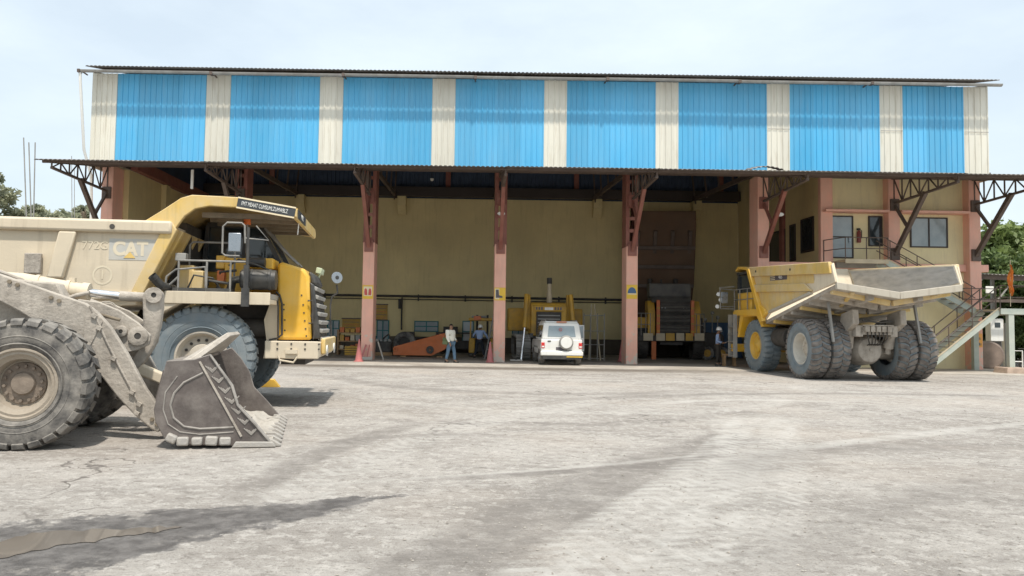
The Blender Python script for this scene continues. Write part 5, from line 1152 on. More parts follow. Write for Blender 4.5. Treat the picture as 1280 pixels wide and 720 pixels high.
# fire extinguisher by the door
a = P(1074.5, 303, 34.75); ex_ = thing('fire_extinguisher', 'dark red fire extinguisher hung on the wall beside the office door', 'extinguisher', (a.x, 34.8, a.z))
MB().lathe([(0, 0), (0, .09), (.5, .09), (.58, .04), (.6, 0)], (0, 0, 0), (0, 0, 1), 16).build('cylinder', M('dark_red', (.22, .05, .04), .5), ex_); b = MB(); b.box(-.06, .06, -.03, .1, .6, .68); b.tube([(.05, 0, .63), (.12, -.02, .55), (.11, -.02, .2)], .02, 6); b.build('valve', mt['dark'], ex_)

# ================================================================== SHED and clutter beyond the end column
sh = thing('lean_to_shed', 'dark lean-to shed with sloping sheet roof beyond the end column', 'shed', (30, 42, 0))
def shp(mb, name, m, bevel=0): return mb.build(name, m, sh, 35, bevel, wc=True)
b = MB(); corr(b, 24.4, 36, lambda x, d, e: (x, 36.8 if e == 0 else 46, (4.72 if e == 0 else 5.6) + d - (x - 24) * .03), .19, .045, SINE); o = shp(b, 'roof_sheet', mt['roof_sheet']); o.modifiers.new('solid', 'SOLIDIFY').thickness = .008
for x in (25.2, 28.4, 31.6): shp(MB().box(x - .08, x + .08, 37.2, 37.36, 0, 4.65 - (x - 24) * .03), 'post', mt['grey_steel'])
for x in (25.2, 28.4, 31.6): shp(MB().box(x - .08, x + .08, 44.8, 44.96, 0, 5.4 - (x - 24) * .03), 'post', mt['grey_steel'])
shp(MB().beam((24.5, 37.1, 4.6), (36, 37.1, 4.25), .1, .2), 'eaves_beam', mt['brown_steel']); shp(MB().beam((24.5, 37.1, 3.4), (36, 37.1, 3.35), .1, .16), 'tie_beam', mt['brown_steel'])
for k in range(5): shp(MB().beam((24.8 + k * 1.6, 37.1, 3.45), (25.6 + k * 1.6, 37.1, 4.45), .06, .06), 'truss_web', mt['grey_steel'])
for x, z in ((25.9, 4.0), (28.0, 3.95)): shp(MB().box(x - .2, x + .2, 36.96, 37.0, z - .25, z + .1), 'lamp_box', mt['white'], .02)
cb_ = thing('control_cabinet', 'white electrical cabinet on a dark stand under the lean-to shed', 'cabinet', (px_x(1243.5, 38, 440), 38, 0))
MB().box(-.33, .33, -.2, .2, 1.35, 2.15 + .35).build('box', mt['white'], cb_, bevel=.02); MB().box(-.12, .16, -.22, -.203, 2.05, 2.3).build('display', mt['glass'], cb_); MB().box(-.25, .25, -.12, .12, 0, 1.348).build('stand', mt['dark'], cb_)
a = G(1233, 462); dr = thing('steel_drum', 'brown tipped steel tank leaning against the end column', 'tank', (25.0, 36.2, 0)); MB().lathe([(-.7, 0), (-.68, .6), (-.6, .68), (.6, .68), (.68, .6), (.7, 0)], (0, 0, .69), (.3, .95, 0), 28).build('shell', M('rusty_tank', (.22, .17, .14), .8, var=.3), dr)
MB().box(-.5, .5, -.5, .5, 0, .06).build('cradle', mt['dark'], dr)
for k, (px, top, m, lb) in enumerate(((1250, 398, 'grey_steel', 'thin pipe standing left of its neighbours under the shed'), (1253.5, 400, 'tan', 'buff pipe standing between two others under the shed'), (1257.5, 404, 'grey_steel', 'grey pipe standing beside the green stair post under the shed'))):
    x = px_x(px, 40, 440); o = tag(MB().cyl((0, 0, 0), (.1, .2, P(px, top, 40).z), .11, n=10).build('standing_pipe', mt[m]), lb, 'pipe'); o.location = (x, 40, 0)
b = MB(); b.tube([(-.3, 0, 0), (-.3, 0, .95), (.3, 0, .95), (.3, 0, 0)], .03, 8); b.tube([(-.3, 0, .45), (.3, 0, .45)], .025, 8); o = tag(b.build('hose_stand', mt['white']), 'white tube stand beside the brick pedestal', 'stand'); o.location = (px_x(1270, 34.5, 450), 34.5, 0)
mc = thing('motorcycle', 'dark motorcycle parked beyond the white tube stand', 'motorcycle', (px_x(1288, 35.5, 450), 35.5, 0), R(80))
for x in (-.65, .65): b = MB(); b.lathe([(-.05, .2), (-.06, .27), (0, .3), (.06, .27), (.05, .2)], (x, 0, .30), (0, 1, 0), 24, True); b.lathe([(-.04, 0), (-.04, .05), (.04, .05), (.04, 0)], (x, 0, .30), (0, 1, 0), 10); [b.tube([(x, 0, .3), (x + .21 * math.cos(q), 0, .3 + .21 * math.sin(q))], .008, 4) for q in [k * .785 for k in range(8)]]; b.build('wheel', mt['black'], mc)
b = MB(); b.tube([(.65, 0, .3), (.5, 0, .75), (.42, 0, 1.0)], .03, 8); b.tube([(.5, 0, .75), (0, 0, .45), (-.65, 0, .3)], .03, 8); b.box(-.2, .2, -.12, .12, .25, .55); b.tube([(.42, -.32, 1.02), (.42, .32, 1.02)], .018, 6); b.build('frame', mt['dark'], mc)
MB().ball((.18, 0, .72), (.26, .13, .13)).build('fuel_tank', mt['sign_blue'], mc); MB().box(-.6, -.08, -.12, .12, .68, .76).build('seat', mt['black'], mc, bevel=.03)

# ================================================================== WHITE VEHICLE with its tail to the yard
FS = Frame(*(lambda q: (q.x, q.y))(G(699, 457)), 91.0)
sv = thing('white_vehicle', 'white boxy off-road vehicle with spare wheel on its tail, parked at the bay', 'car', FS.o + Vector((0, 0, .05)), FS.h)
# local x=0 at the rear tyres; tail at x=-.75; nose at x=3.3
kitS = WheelKit('suv', .37, .24, .21, [mt['tyre'], mt['tyre']], mt['silver'], mt['grey_steel'], 'hub', N=26, lug=.012, skew=.03, side=.1)
for x in (0, 2.6):
    kitS.put(sv, x, -.80); kitS.put(sv, x, .80, True)
hw = .92
b = MB()
def ring(x, zb, zt, wb, wt): return [(x, -wb, zb), (x, wb, zb), (x, wt, zt), (x, -wt, zt)]
low = [(-.74, .52, 1.12), (-.70, .46, 1.14), (3.2, .46, 1.08), (3.3, .55, .98)]
vs_ = []
for x, zb, zt in low: vs_ += [(x, -hw + .04, zb), (x, hw - .04, zb), (x, hw, (zb + zt) / 2), (x, hw - .03, zt), (x, -hw + .03, zt), (x, -hw, (zb + zt) / 2)]
fs_ = [(0, 1, 2, 3, 4, 5), (18, 23, 22, 21, 20, 19)]
for i in range(3): fs_ += [(6 * i + k, 6 * i + (k + 1) % 6, 6 * i + 6 + (k + 1) % 6, 6 * i + 6 + k) for k in range(6)]
b.add(vs_, fs_)
body_s = b.build('body', mt['white'], sv, bevel=.04)
b = MB(); v0 = [(-.72, 1.12), (1.95, 1.12), (1.5, 1.84), (-.60, 1.86)]
vs_ = []
for (x, z), w_ in zip(v0, (.88, .88, .76, .77)): vs_ += [(x, -w_, z), (x, w_, z)]
b.add(vs_, [(0, 2, 4, 6), (1, 7, 5, 3), (0, 1, 3, 2), (2, 3, 5, 4), (4, 5, 7, 6), (6, 7, 1, 0)]); cabin = b.build('cabin', mt['white'], sv, bevel=.05)
b = MB(); b.prism([(-.62, 1.86), (1.5, 1.85), (1.4, 1.92), (-.55, 1.93)], -.72, .72); rf = b.build('roof', mt['white'], sv, bevel=.03)
for s in (-1, 1): MB().tube([(-.5, s * .68, 1.935), (-.45, s * .68, 1.97), (1.2, s * .68, 1.97), (1.25, s * .68, 1.93)], .018, 6).build('roof_rail', mt['grey_steel'], rf)
MB().box(-.655, -.6, -.22, .22, 1.872, 1.915).build('stop_lamp', mt['orange'], rf)
# tail: window, spare wheel, lamps, bumper
xw = lambda z: -.72 + (z - 1.12) * (.12 / .74)
b = MB(); b.add([(xw(1.24) - .012, -.62, 1.24), (xw(1.24) - .012, .62, 1.24), (xw(1.72) - .012, .56, 1.72), (xw(1.72) - .012, -.56, 1.72), (xw(1.24) + .03, -.62, 1.24), (xw(1.24) + .03, .62, 1.24), (xw(1.72) + .03, .56, 1.72), (xw(1.72) + .03, -.56, 1.72)], [(0, 3, 2, 1), (4, 5, 6, 7), (0, 1, 5, 4), (1, 2, 6, 5), (2, 3, 7, 6), (3, 0, 4, 7)])
MBp = b; wn = b.build('tail_window', mt['pale_glass'], cabin, bevel=.01)
b = MB(); b.lathe([(0, .05), (0, .07), (.006, .07), (.006, .05)], (-.70, .05, 1.56), (-1, 0, 0), 16, True); b.build('sticker', mt['sign_red'], wn)
sw = MB(); sw.lathe([(0, 0), (0, .27), (.03, .31), (.16, .31), (.2, .27), (.2, 0)], (-.745, -.18, 1.0), (-1, 0, 0), 28); spw = sw.build('spare_wheel', mt['grey_steel'], sv)
b = MB(); b.lathe([(.2, 0), (.2, .25), (.215, .24), (.22, 0)], (-.745, -.18, 1.0), (-1, 0, 0), 28); b.build('spare_cover', mt['white'], spw)
b = MB(); b.prism([(-.44, .66), (.08, .66), (-.18, .48)], -.80, -.745, 'yz'); b.build('spare_bracket', mt['grey_steel'], spw)
for s in (-1, 1):
    MB().box(-.765, -.70, s * .82 - .075, s * .82 + .075, .74, .99).build('tail_lamp', mt['lamp_red'], body_s, bevel=.015)
    MB().box(-.772, -.766, s * .82 - .05, s * .82 + .05, .78, .84).build('reversing_lamp', mt['white'], body_s)
b = MB(); b.box(-.88, -.70, -.93, .93, .42, .62); bu = b.build('bumper', mt['white'], sv, bevel=.04); b = MB(); b.box(-.86, -.6, -.85, .85, .27, .415); b.build('under_guard', mt['black'], bu); MB().box(-.75, -.72, -.25, .25, .66, .79).build('registration_plate', mt['sign_dark'], body_s); MB().box(-.885, -.881, -.9, -.2, .36, .40).build('step_strip', mt['sign_yellow'], bu)
MB().box(-.76, -.735, .48, .62, 1.02, 1.08).build('door_handle', mt['black'], body_s)
for s in (-1, 1):
    for (x0, x1) in ((-.5, .35), (.45, 1.1), (1.18, 1.75)):
        t1 = 1.74; b = MB(); f = lambda x, z: min(x, 1.95 - (z - 1.12) * .62 - .08)
        ww = lambda z: (.88 - (z - 1.12) * (.115 / .73)) + .006
        pts = [(x0, 1.2), (f(x1, 1.2), 1.2), (f(x1, t1), t1), (x0, t1)]
        vs_ = [(x, s * ww(z), z) for x, z in pts] + [(x, s * (ww(z) - .03), z) for x, z in pts]
        b.add(vs_, [(0, 1, 2, 3), (7, 6, 5, 4), (0, 4, 5, 1), (1, 5, 6, 2), (2, 6, 7, 3), (3, 7, 4, 0)]); b.build('side_window', mt['glass'], cabin)
    MB().prism([(-.45, .42), (-.4, .7), (-.25, .82), (.25, .82), (.4, .7), (.45, .42)], *sorted((s * .90, s * .945))).build('wheel_arch', mt['white'], body_s, bevel=.02) if False else None
    MB().box(.5, 2.1, *sorted((s * .922, s * .935)), .72, .80).build('side_stripe', mt['grey_steel'], body_s)
    b = MB(); b.tube([(1.75, s * .9, 1.15), (1.78, s * 1.05, 1.2)], .02, 6); b.box(1.74, 1.82, *sorted((s * 1.0, s * 1.18)), 1.16, 1.36); b.build('wing_mirror', mt['black'], cabin, bevel=.015)
b = MB(); b.box(3.25, 3.33, -.6, .6, .6, .95); b.build('front_grille', mt['black'], body_s); b = MB(); b.box(3.2, 3.42, -.9, .9, .4, .58); b.build('bumper', mt['white'], sv, bevel=.03)
# open front door on the right side
dr = MB(); dr.box(1.80, 1.86, -1.42, -.94, .55, 1.12); dr.box(1.81, 1.85, -1.42, -1.37, 1.12, 1.78); dr.box(1.81, 1.85, -1.0, -.95, 1.12, 1.78); dr.box(1.81, 1.85, -1.37, -1.0, 1.72, 1.78); dr.box(1.812, 1.848, -1.37, -1.0, 1.12, 1.17); o = dr.build('open_door', mt['white'], sv, bevel=.01); MB().box(1.825, 1.832, -1.372, -.998, 1.168, 1.722).build('pane', mt['pale_glass'], o)
MB().box(1.795, 1.7995, -1.38, -1.0, .62, .95).build('door_trim', mt['dark'], o)

# ================================================================== BULLDOZER behind the white vehicle
FD = Frame(px_x(682, 38.6, 430), 38.6, -90)
dz_ = thing('bulldozer', 'yellow bulldozer with exhaust stack and no blade, behind the white vehicle', 'bulldozer', FD.o + Vector((0, 0, .046)), FD.h); dz_.scale = (1.2, 1.2, 1.2)
for s in (-1, 1):
    y = s * 1.05; w_ = .30
    b = MB(); loop = []
    for k in range(13): a = -math.pi / 2 + math.pi * k / 12; loop.append((.9 + .45 * math.cos(a), .48 + .45 * math.sin(a)))
    for k in range(13): a = math.pi / 2 + math.pi * k / 12; loop.append((-2.3 + .45 * math.cos(a), .48 + .45 * math.sin(a)))
    b.prism([(x * .97, .48 + (z - .48) * .84) for x, z in loop], y - .16, y + .16); tf = b.build('track_frame', mt['dark'], dz_)
    # shoes
    P_ = []; 
    L_ = [Vector((*loop[i], 0)) for i in range(len(loop))]; per = []; 
    for i in range(len(L_)): per.append((L_[i], L_[(i + 1) % len(L_)]))
    tot = sum((q - p).length for p, q in per); N_ = 34
    sh0 = MB().box(-.125, .125, -w_, w_, -.03, .03); sh0.box(-.02, .02, -w_, w_, .03, .075); sh0 = sh0.mesh('track_shoe', mt['grey_steel'])
    for k in range(N_):
        t_ = tot * k / N_
        for p, q in per:
            l_ = (q - p).length
            if t_ <= l_: break
            t_ -= l_
        d = (q - p).normalized(); pt_ = p + d * t_
        o = bpy.data.objects.new('track_shoe', sh0); col.objects.link(o); o.parent = tf; o.location = (pt_.x, y, pt_.y + .05); o.rotation_euler = (0, math.atan2(-d.y, d.x) + math.pi, 0)
b = MB(); b.box(-1.8, .9, -.62, .62, .6, 1.3); b.build('frame', mt['dark'], dz_)
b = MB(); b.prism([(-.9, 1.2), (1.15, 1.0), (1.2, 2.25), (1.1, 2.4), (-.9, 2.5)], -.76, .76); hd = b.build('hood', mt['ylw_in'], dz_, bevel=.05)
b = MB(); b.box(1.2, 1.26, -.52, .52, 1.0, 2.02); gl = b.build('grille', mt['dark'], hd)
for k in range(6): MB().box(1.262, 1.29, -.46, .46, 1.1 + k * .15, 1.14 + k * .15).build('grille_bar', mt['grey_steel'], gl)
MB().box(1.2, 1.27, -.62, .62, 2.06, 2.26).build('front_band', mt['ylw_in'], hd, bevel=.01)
for x0 in (-.55, -.44, -.33, .24, .35, .46): MB().box(1.272, 1.28, x0, x0 + .07, 2.1, 2.22).build('letter_mark', mt['sign_dark'], hd)
MB().box(1.272, 1.282, -.18, .18, 2.1, 2.21).build('plate', mt['white'], hd)
b = MB(); b.tube([(.4, .1, 2.4), (.4, .1, 2.85)], .12, 14); b.tube([(.4, .1, 2.85), (.4, .1, 3.2), (.36, .1, 3.3)], .09, 14); b.build('exhaust_stack', mt['tan'], hd); b = MB(); b.tube([(.38, .1, 3.24), (.36, .1, 3.5)], .11, 14); b.build('exhaust_cap', mt['dark'], hd)
for s in (-1, 1):
    b = MB(); b.beam((.9, s * .84, 1.3), (.95, s * .86, 2.75), .15, .2); b.build('lift_bracket', mt['ylw_in'], dz_, bevel=.02)
    b = MB(); b.cyl((1.08, s * .92, 2.75), (1.4, s * 1.02, 1.35), .10, n=12); b.build('lift_cylinder', mt['ylw_in'], dz_); b = MB(); b.cyl((1.4, s * 1.02, 1.35), (1.7, s * 1.16, .04), .045, n=10); b.build('lift_rod', mt['chrome'], dz_)
b = MB(); b.box(-1.4, .1, 1.0, 1.75, 1.35, 2.2) if False else b.box(-1.4, -.2, -1.62, -.72, 1.2, 2.2); b.build('side_tank', mt['ylw_in'], dz_, bevel=.05); b = MB(); b.box(-1.4, -.2, .72, 1.62, 1.2, 2.2); b.build('side_tank', mt['ylw_in'], dz_, bevel=.05)
b = MB(); b.box(-2.3, -1.0, -.8, .8, 1.3, 2.0); b.build('operator_platform', mt['ylw_in'], dz_, bevel=.04)
MB().box(-1.95, -1.25, -.35, .35, 2.002, 2.5).build('seat', mt['black'], dz_, bevel=.06)


# ================================================================== TRUCK in the bay, body raised
FC = Frame(px_x(840, 40.2, 430), 40.2, -96)
tc_ = thing('dump_truck', 'dark dump truck with orange striped grille and raised body inside the bay', 'dump truck', FC.o + Vector((0, 0, .046)), FC.h)
# local origin under the bumper; forward is towards the yard
kitC = WheelKit('bay_truck', 1.0, .6, .5, [mt['dark'], mt['dark']], mt['dark'], mt['dark'], 'hub', N=26, lug=.04, skew=.05)
for x, y, fl in ((-1.2, -1.5, False), (-1.2, 1.5, True), (-4.6, -1.6, False), (-4.6, 1.6, True)): kitC.put(tc_, x, y, fl)
b = MB(); b.box(-5.4, -.2, -.6, .6, .8, 1.3); b.cyl((-1.2, -1.4, 1), (-1.2, 1.4, 1), .2); b.cyl((-4.6, -1.5, 1), (-4.6, 1.5, 1), .3); b.box(-2.2, -.3, -.7, .7, 1.2, 2.2); b.build('chassis', mt['dark'], tc_)
q = lambda px, py, x=0.0: FC.end(px, py, x)
zb0 = q(840, 428)[1]; zb1 = q(840, 421)[1]
MB().box(-.35, 0, -1.82, 1.82, zb0, zb1).build('bumper', mt['dark'], tc_, bevel=.03)
def cbox(px0, px1, py0, py1, m, nm, x0=.002, x1=.09, bev=.01):
    a = q(px0, py0); c = q(px1, py1); return MB().box(x0, x1, min(a[0], c[0]), max(a[0], c[0]), c[1], a[1]).build(nm, mt[m], tc_, bevel=bev)
for px0, px1, m in ((804, 816, 'tan'), (820, 831, 'tan'), (832, 843, 'ylw_in'), (845, 855, 'tan'), (857, 866, 'ylw_in'), (868, 880, 'tan')): cbox(px0, px1, 417.5, 427, m, 'bumper_box')
yh0, yh1 = q(823, 400)[0], q(864, 400)[0]
b = MB(); zt = q(840, 379)[1]; zw0 = q(840, 372)[1]; zw1 = q(840, 354)[1]
b.box(-1.6, -.12, min(yh0, yh1), max(yh0, yh1), zb1 + .002, zt); hc = b.build('hood', mt['dark'], tc_, bevel=.05)
for k in range(9):
    z = zb1 + .12 + (zt - zb1 - .35) * k / 8; MB().obox((-.09, (yh0 + yh1) / 2, z), (.08, abs(yh1 - yh0) - .1, .12), (0, .5, 0)).build('grille_slat', mt['dgrey'] if k % 3 else mt['black'], hc)
for s in (823, 866):
    y = q(s, 400)[0]; MB().box(-.15, -.02, y - .09, y + .09, zb1 + .002, zt + .12).build('grille_stripe', mt['orange'], hc, bevel=.01)
    for k in range(4): MB().box(-.019, -.012, y - .08, y + .08, zb1 + .2 + k * .42, zb1 + .3 + k * .42).build('stripe_mark', mt['ylw_in'], hc)
for px0, px1 in ((812, 821), (868, 877)):
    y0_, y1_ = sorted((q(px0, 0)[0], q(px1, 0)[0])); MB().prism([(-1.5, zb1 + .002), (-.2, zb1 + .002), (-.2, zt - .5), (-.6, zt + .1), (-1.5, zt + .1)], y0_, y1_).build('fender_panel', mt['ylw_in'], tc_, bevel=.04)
for px in (828, 832, 855, 859): a = q(px, 385); MB().lathe([(0, 0), (0, .06), (.04, .05), (.04, 0)], (-.12, a[0], a[1]), (1, 0, 0), 10).build('lamp', mt['lens_clear'], hc)
b = MB(); ya, yb_ = sorted((q(814, 360)[0], q(868, 360)[0])); b.add([(-.15, ya + .1, zt), (-.15, yb_ - .1, zt), (-.5, yb_ - .1, zw0), (-.5, ya + .1, zw0), (-1.7, ya, zt), (-1.7, yb_, zt), (-1.7, yb_, zw0), (-1.7, ya, zw0)], [(0, 1, 2, 3), (7, 6, 5, 4), (0, 4, 5, 1), (1, 5, 6, 2), (2, 6, 7, 3), (3, 7, 4, 0)]); b.build('cowl', mt['dgrey'], tc_, bevel=.04)
b = MB(); b.box(-1.9, -.9, ya, yb_, zw0 + .002, zw1); cb2 = b.build('cab', mt['dgrey'], tc_, bevel=.06); MB().box(-.898, -.88, ya + .12, yb_ - .12, zw0 + .1, zw1 - .08).build('windscreen', mt['dgrey'], cb2, bevel=.01)
for s, px0, px1 in ((1, 798, 815), (-1, 867, 881)):
    ya_, yb2 = sorted((q(px0, 0)[0], q(px1, 0)[0])); zr = q(840, 393)[1]; b = MB()
    for k in range(4): y = ya_ + (yb2 - ya_) * k / 3; b.tube([(-.2, y, zb1), (-.2, y, zr)], .022, 6)
    for z in (zr, (zr + zb1) / 2): b.tube([(-.2, ya_, z), (-.2, yb2, z)], .022, 6)
    b.build('handrail', mt['greyrail'], tc_); MB().box(-1.8, -.3, ya_, yb2, zb1 + .3, zb1 + .4).build('deck', mt['dark'], tc_); MB().box(-1.5, -.5, ya_, yb2, zb1 + .41, zb1 + 1.0).build('deck_box', mt['ylw_in'] if s > 0 else mt['dark'], tc_, bevel=.03)
a = q(840, 350); b = MB(); b.tube([(-1.4, q(832, 0)[0], zw1), (-1.4, q(832, 0)[0], zw1 + .25)], .05, 8); b.build('beacon', mt['dark'], cb2)
# raised body: the ribbed underside faces the yard
zbt, zbb = 8.6, 2.3
rb = MB(); rb.prism([(-5.9, 1.6), (-5.5, 1.5), (-3.6, zbb + 2.0), (-2.9, zbt - .9), (-3.0, zbt), (-3.3, zbt), (-4.3, zbt - .9), (-6.6, 3.2)], -1.85, 1.85); rbo = rb.build('raised_body', M('bay_body', (.13, .085, .055), .8, var=.25, vscale=.8, dust=(.18, .10, .06), damt=.6, dscale=.6), tc_, bevel=.05)
def slope(z): return -5.5 + (z - 1.5) * (1.9 / (zbb + .5)) if z < zbb + 2 else -3.6 + (z - zbb - 2) * (.7 / (zbt - .9 - zbb - 2))
for y in (-1.5, -.5, .5, 1.5): MB().beam((slope(2.6) + .1, y, 2.6), (slope(zbt - 1.2) + .1, y, zbt - 1.2), .22, .2, (0, 1, 0)).build('body_rib', mt['brown_steel'], rbo)
for z in (4.2, 5.3, 6.4): MB().box(slope(z) + .1, slope(z) + .26, -1.8, 1.8, z - .1, z + .1).build('body_rib', mt['brown_steel'], rbo)
for y in (-.75, .75): MB().cyl((-3.0, y, 1.2), (slope(4.6) + .1, y, 4.6), .13, n=12).build('hoist_ram', mt['dark'], tc_)
MB().box(-.25, -.08, q(819, 0)[0] - .12, q(819, 0)[0] + .12, .0, zb0 - .002).build('support_stand', mt['orange_in'], tc_)

# ================================================================== PEOPLE
def skin_mesh(name, chains, mats, levels=2):
    """chains: lists of (point, radius); chains that share a point are joined there"""
    idx = {}; vs_, rs, es = [], [], []
    def vid(p, r):
        k = tuple(round(q, 4) for q in p)
        if k not in idx: idx[k] = len(vs_); vs_.append(p); rs.append(r)
        return idx[k]
    for ch in chains:
        ids = [vid(p, r) for p, r in ch]; es += [(ids[i], ids[i + 1]) for i in range(len(ids) - 1)]
    me = bpy.data.meshes.new(name); me.from_pydata(vs_, es, [])
    o = bpy.data.objects.new(name + '_rig', me); col.objects.link(o)
    m = o.modifiers.new('skin', 'SKIN'); m.use_smooth_shade = True
    for i, r in enumerate(rs):
        sv_ = me.skin_vertices[0].data[i]; sv_.radius = r if isinstance(r, tuple) else (r, r); sv_.use_root = (i == 0)
    s = o.modifiers.new('sub', 'SUBSURF'); s.levels = levels; s.render_levels = levels
    bpy.context.view_layer.update()
    out = bpy.data.meshes.new_from_object(o.evaluated_get(bpy.context.evaluated_depsgraph_get()))
    bpy.data.objects.remove(o); bpy.data.meshes.remove(me); out.name = name
    out.materials.clear(); out.materials.append(mats); return out
def person(label, loc, face, J, top, bottom, helmet=None, hair=True, sleeves='long', group=None, bulk=0.0):
    """J: joints in metres, x forward, y left; face = heading of the figure"""
    r = thing('person', label, 'person', loc, face, group)
    V = lambda k: tuple(J[k])
    def mid(a, b_, f=.5): return tuple(J[a][i] * (1 - f) + J[b_][i] * f for i in range(3))
    pel, wai, che, nec, hd0, hd1 = V('pelvis'), V('waist'), V('chest'), V('neck'), V('head'), V('crown')
    chains = [[(pel, (.15, .11)), (wai, (.135, .10)), (che, (.16, .11)), (nec, .058), (hd0, (.078, .095)), (hd1, (.06, .075))]]
    for s in 'LR':
        chains.append([(che, (.16, .11)), (V('sho' + s), .062), (V('elb' + s), .044), (V('wri' + s), .03), (V('han' + s), (.038, .022))])
        chains.append([(pel, (.15, .11)), (V('hip' + s), .088), (V('kne' + s), .058), (V('ank' + s), .04), (V('toe' + s), .035)])
        h_, w_ = Vector(J['han' + s]), Vector(J['wri' + s]); d = (h_ - w_).normalized(); sd = d.cross(Vector((1, 0, 0))); sd = sd.normalized() if sd.length > .2 else Vector((0, 1, 0)); fw = sd.cross(d)
        for k, (o_, l_) in enumerate(((-.03, .07), (-.01, .08), (.01, .076), (.028, .062))):
            p0 = h_ + fw * o_ + d * .02; p1 = p0 + d * l_ * .55 + sd * .008; p2 = p1 + d * l_ * .4 + sd * .02
            chains.append([(V('han' + s), (.038, .022)), (tuple(p0), .010), (tuple(p1), .009), (tuple(p2), .007)])
        p0 = w_ + d * .045 + fw * .035; chains.append([(V('han' + s), (.038, .022)), (tuple(p0), .012), (tuple(p0 + fw * .025 + d * .04), .009)])
    me = skin_mesh('body', chains, mt['skin'], 1)
    bm = bmesh.new(); bm.from_mesh(me)       # nose, ears, eyes, mouth added to the one body mesh
    hc_ = Vector(hd0); f_ = Vector(J.get('look', (1, 0, 0))).normalized(); l_ = Vector((0, 0, 1)).cross(f_).normalized()
    def lump(c, sx, sy, sz):
        mtx = Matrix.Translation(c) @ Matrix((f_, l_, Vector((0, 0, 1)))).transposed().to_4x4() @ Matrix.Diagonal((sx, sy, sz, 1)); bmesh.ops.create_icosphere(bm, subdivisions=1, radius=1, matrix=mtx)
    lump(hc_ + f_ * .098 + Vector((0, 0, .0)), .022, .014, .028)
    for s in (-1, 1): lump(hc_ + l_ * s * .082 + Vector((0, 0, .005)), .02, .01, .03); lump(hc_ + f_ * .085 + l_ * s * .032 + Vector((0, 0, .025)), .008, .014, .007)
    lump(hc_ + f_ * .088 - Vector((0, 0, .05)), .008, .024, .007)
    bm.to_mesh(me); bm.free()
    body = bpy.data.objects.new('body', me); col.objects.link(body); body.parent = r
    tb_ = .012
    tb_ += bulk
    ch = [[(pel, (.168 + tb_, .128 + tb_)), (wai, (.15 + tb_, .115 + tb_)), (che, (.172 + tb_, .125 + tb_)), (mid('chest', 'neck', .75), .075)]]
    for s in 'LR':
        e = [(che, (.172 + tb_, .125 + tb_)), (V('sho' + s), .080 + bulk * .5), (V('elb' + s), .062 + bulk * .5)]
        if sleeves == 'long': e.append((mid('elb' + s, 'wri' + s, .93), .045))
        else: e[-1] = (mid('sho' + s, 'elb' + s, .85), .066)
        ch.append(e)
    o = bpy.data.objects.new('shirt', skin_mesh('shirt', ch, top)); col.objects.link(o); o.parent = r
    pl = (pel[0], pel[1], pel[2] - .01)
    ch = []
    for s in 'LR': ch.append([(pl, (.160, .122)), (V('hip' + s), .108), (V('kne' + s), .082), (mid('kne' + s, 'ank' + s, .93), .068)])
    o = bpy.data.objects.new('trousers', skin_mesh('trousers', ch, bottom)); col.objects.link(o); o.parent = r
    for s in 'LR':
        a, t_ = Vector(J['ank' + s]), Vector(J['toe' + s]); d = (t_ - a); d.z = 0; d.normalize(); zb = t_.z - .035
        b = MB(); n_ = Vector((-d.y, d.x, 0)); prof_ = [(-.07, .035), (-.02, .045), (.08, .045), (.16, .048), (.20, .03)]
        vs_ = []
        for x_, w_ in prof_:
            c = Vector((a.x, a.y, zb)) + d * x_; h_ = .10 if x_ < .03 else .065 if x_ < .18 else .045
            vs_ += [c + n_ * w_, c - n_ * w_, c - n_ * w_ * .8 + Vector((0, 0, h_)), c + n_ * w_ * .8 + Vector((0, 0, h_))]
        fs_ = [(0, 1, 2, 3), (19, 18, 17, 16)]
        for i in range(4): fs_ += [(4 * i + k, 4 * i + (k + 1) % 4, 4 * i + 4 + (k + 1) % 4, 4 * i + 4 + k) for k in range(4)]
        b.add(vs_, fs_); b.build('shoe', mt['shoe'], r, bevel=.012)
    hz = Vector(hd1)
    if helmet:
        b = MB(); c = hc_ + Vector((0, 0, .045)); b.lathe([(-.005, .155), (.012, .15), (.015, .128), (.06, .125), (.11, .10), (.14, .06), (.152, 0)], c, (0, 0, 1), 20)
        b.lathe([(0, 0), (0, .06), (.012, .055), (.012, 0)], c + f_ * .12, (0, 0, 1), 14); b.tube([c + f_ * .12 + Vector((0, 0, .06)), c + Vector((0, 0, .158)), c - f_ * .12 + Vector((0, 0, .06))], .015, 6)
        b.build('helmet', helmet, r)
    if hair:
        b = MB(); c = hc_ + Vector((0, 0, .035)) - f_ * .012; b.ball(c, (.098, .09, .095), 14, 8)
        b.v = [tuple(Vector(p) + (Vector((0, 0, 0)) if (Vector(p) - c).dot(f_) < .03 or p[2] > c.z + .03 else -f_ * ((Vector(p) - c).dot(f_) - .03))) for p in b.v]; b.build('hair', mt['hair'], r)
    return r
def joints(stride=0.0, **kw):
    J = dict(pelvis=(0, 0, .93), waist=(.01, 0, 1.10), chest=(.0, 0, 1.34), neck=(.0, 0, 1.50), head=(.02, 0, 1.61), crown=(.01, 0, 1.69))
    for s, q in (('L', 1), ('R', -1)):
        st_ = stride * q
        J['hip' + s] = (.0, q * .095, .88); J['kne' + s] = (st_ * .55 + .03, q * .105, .49); J['ank' + s] = (st_, q * .11, .09 + (.03 if st_ < -.05 else 0)); J['toe' + s] = (st_ + .13, q * .125, .035)
        J['sho' + s] = (.0, q * .19, 1.40); J['elb' + s] = (-.03 - st_ * .3, q * .25, 1.13); J['wri' + s] = (.06 - st_ * .6, q * .26, .90); J['han' + s] = (.09 - st_ * .65, q * .255, .82)
    J.update(kw); return J
g = G(563, 453.5, .05)
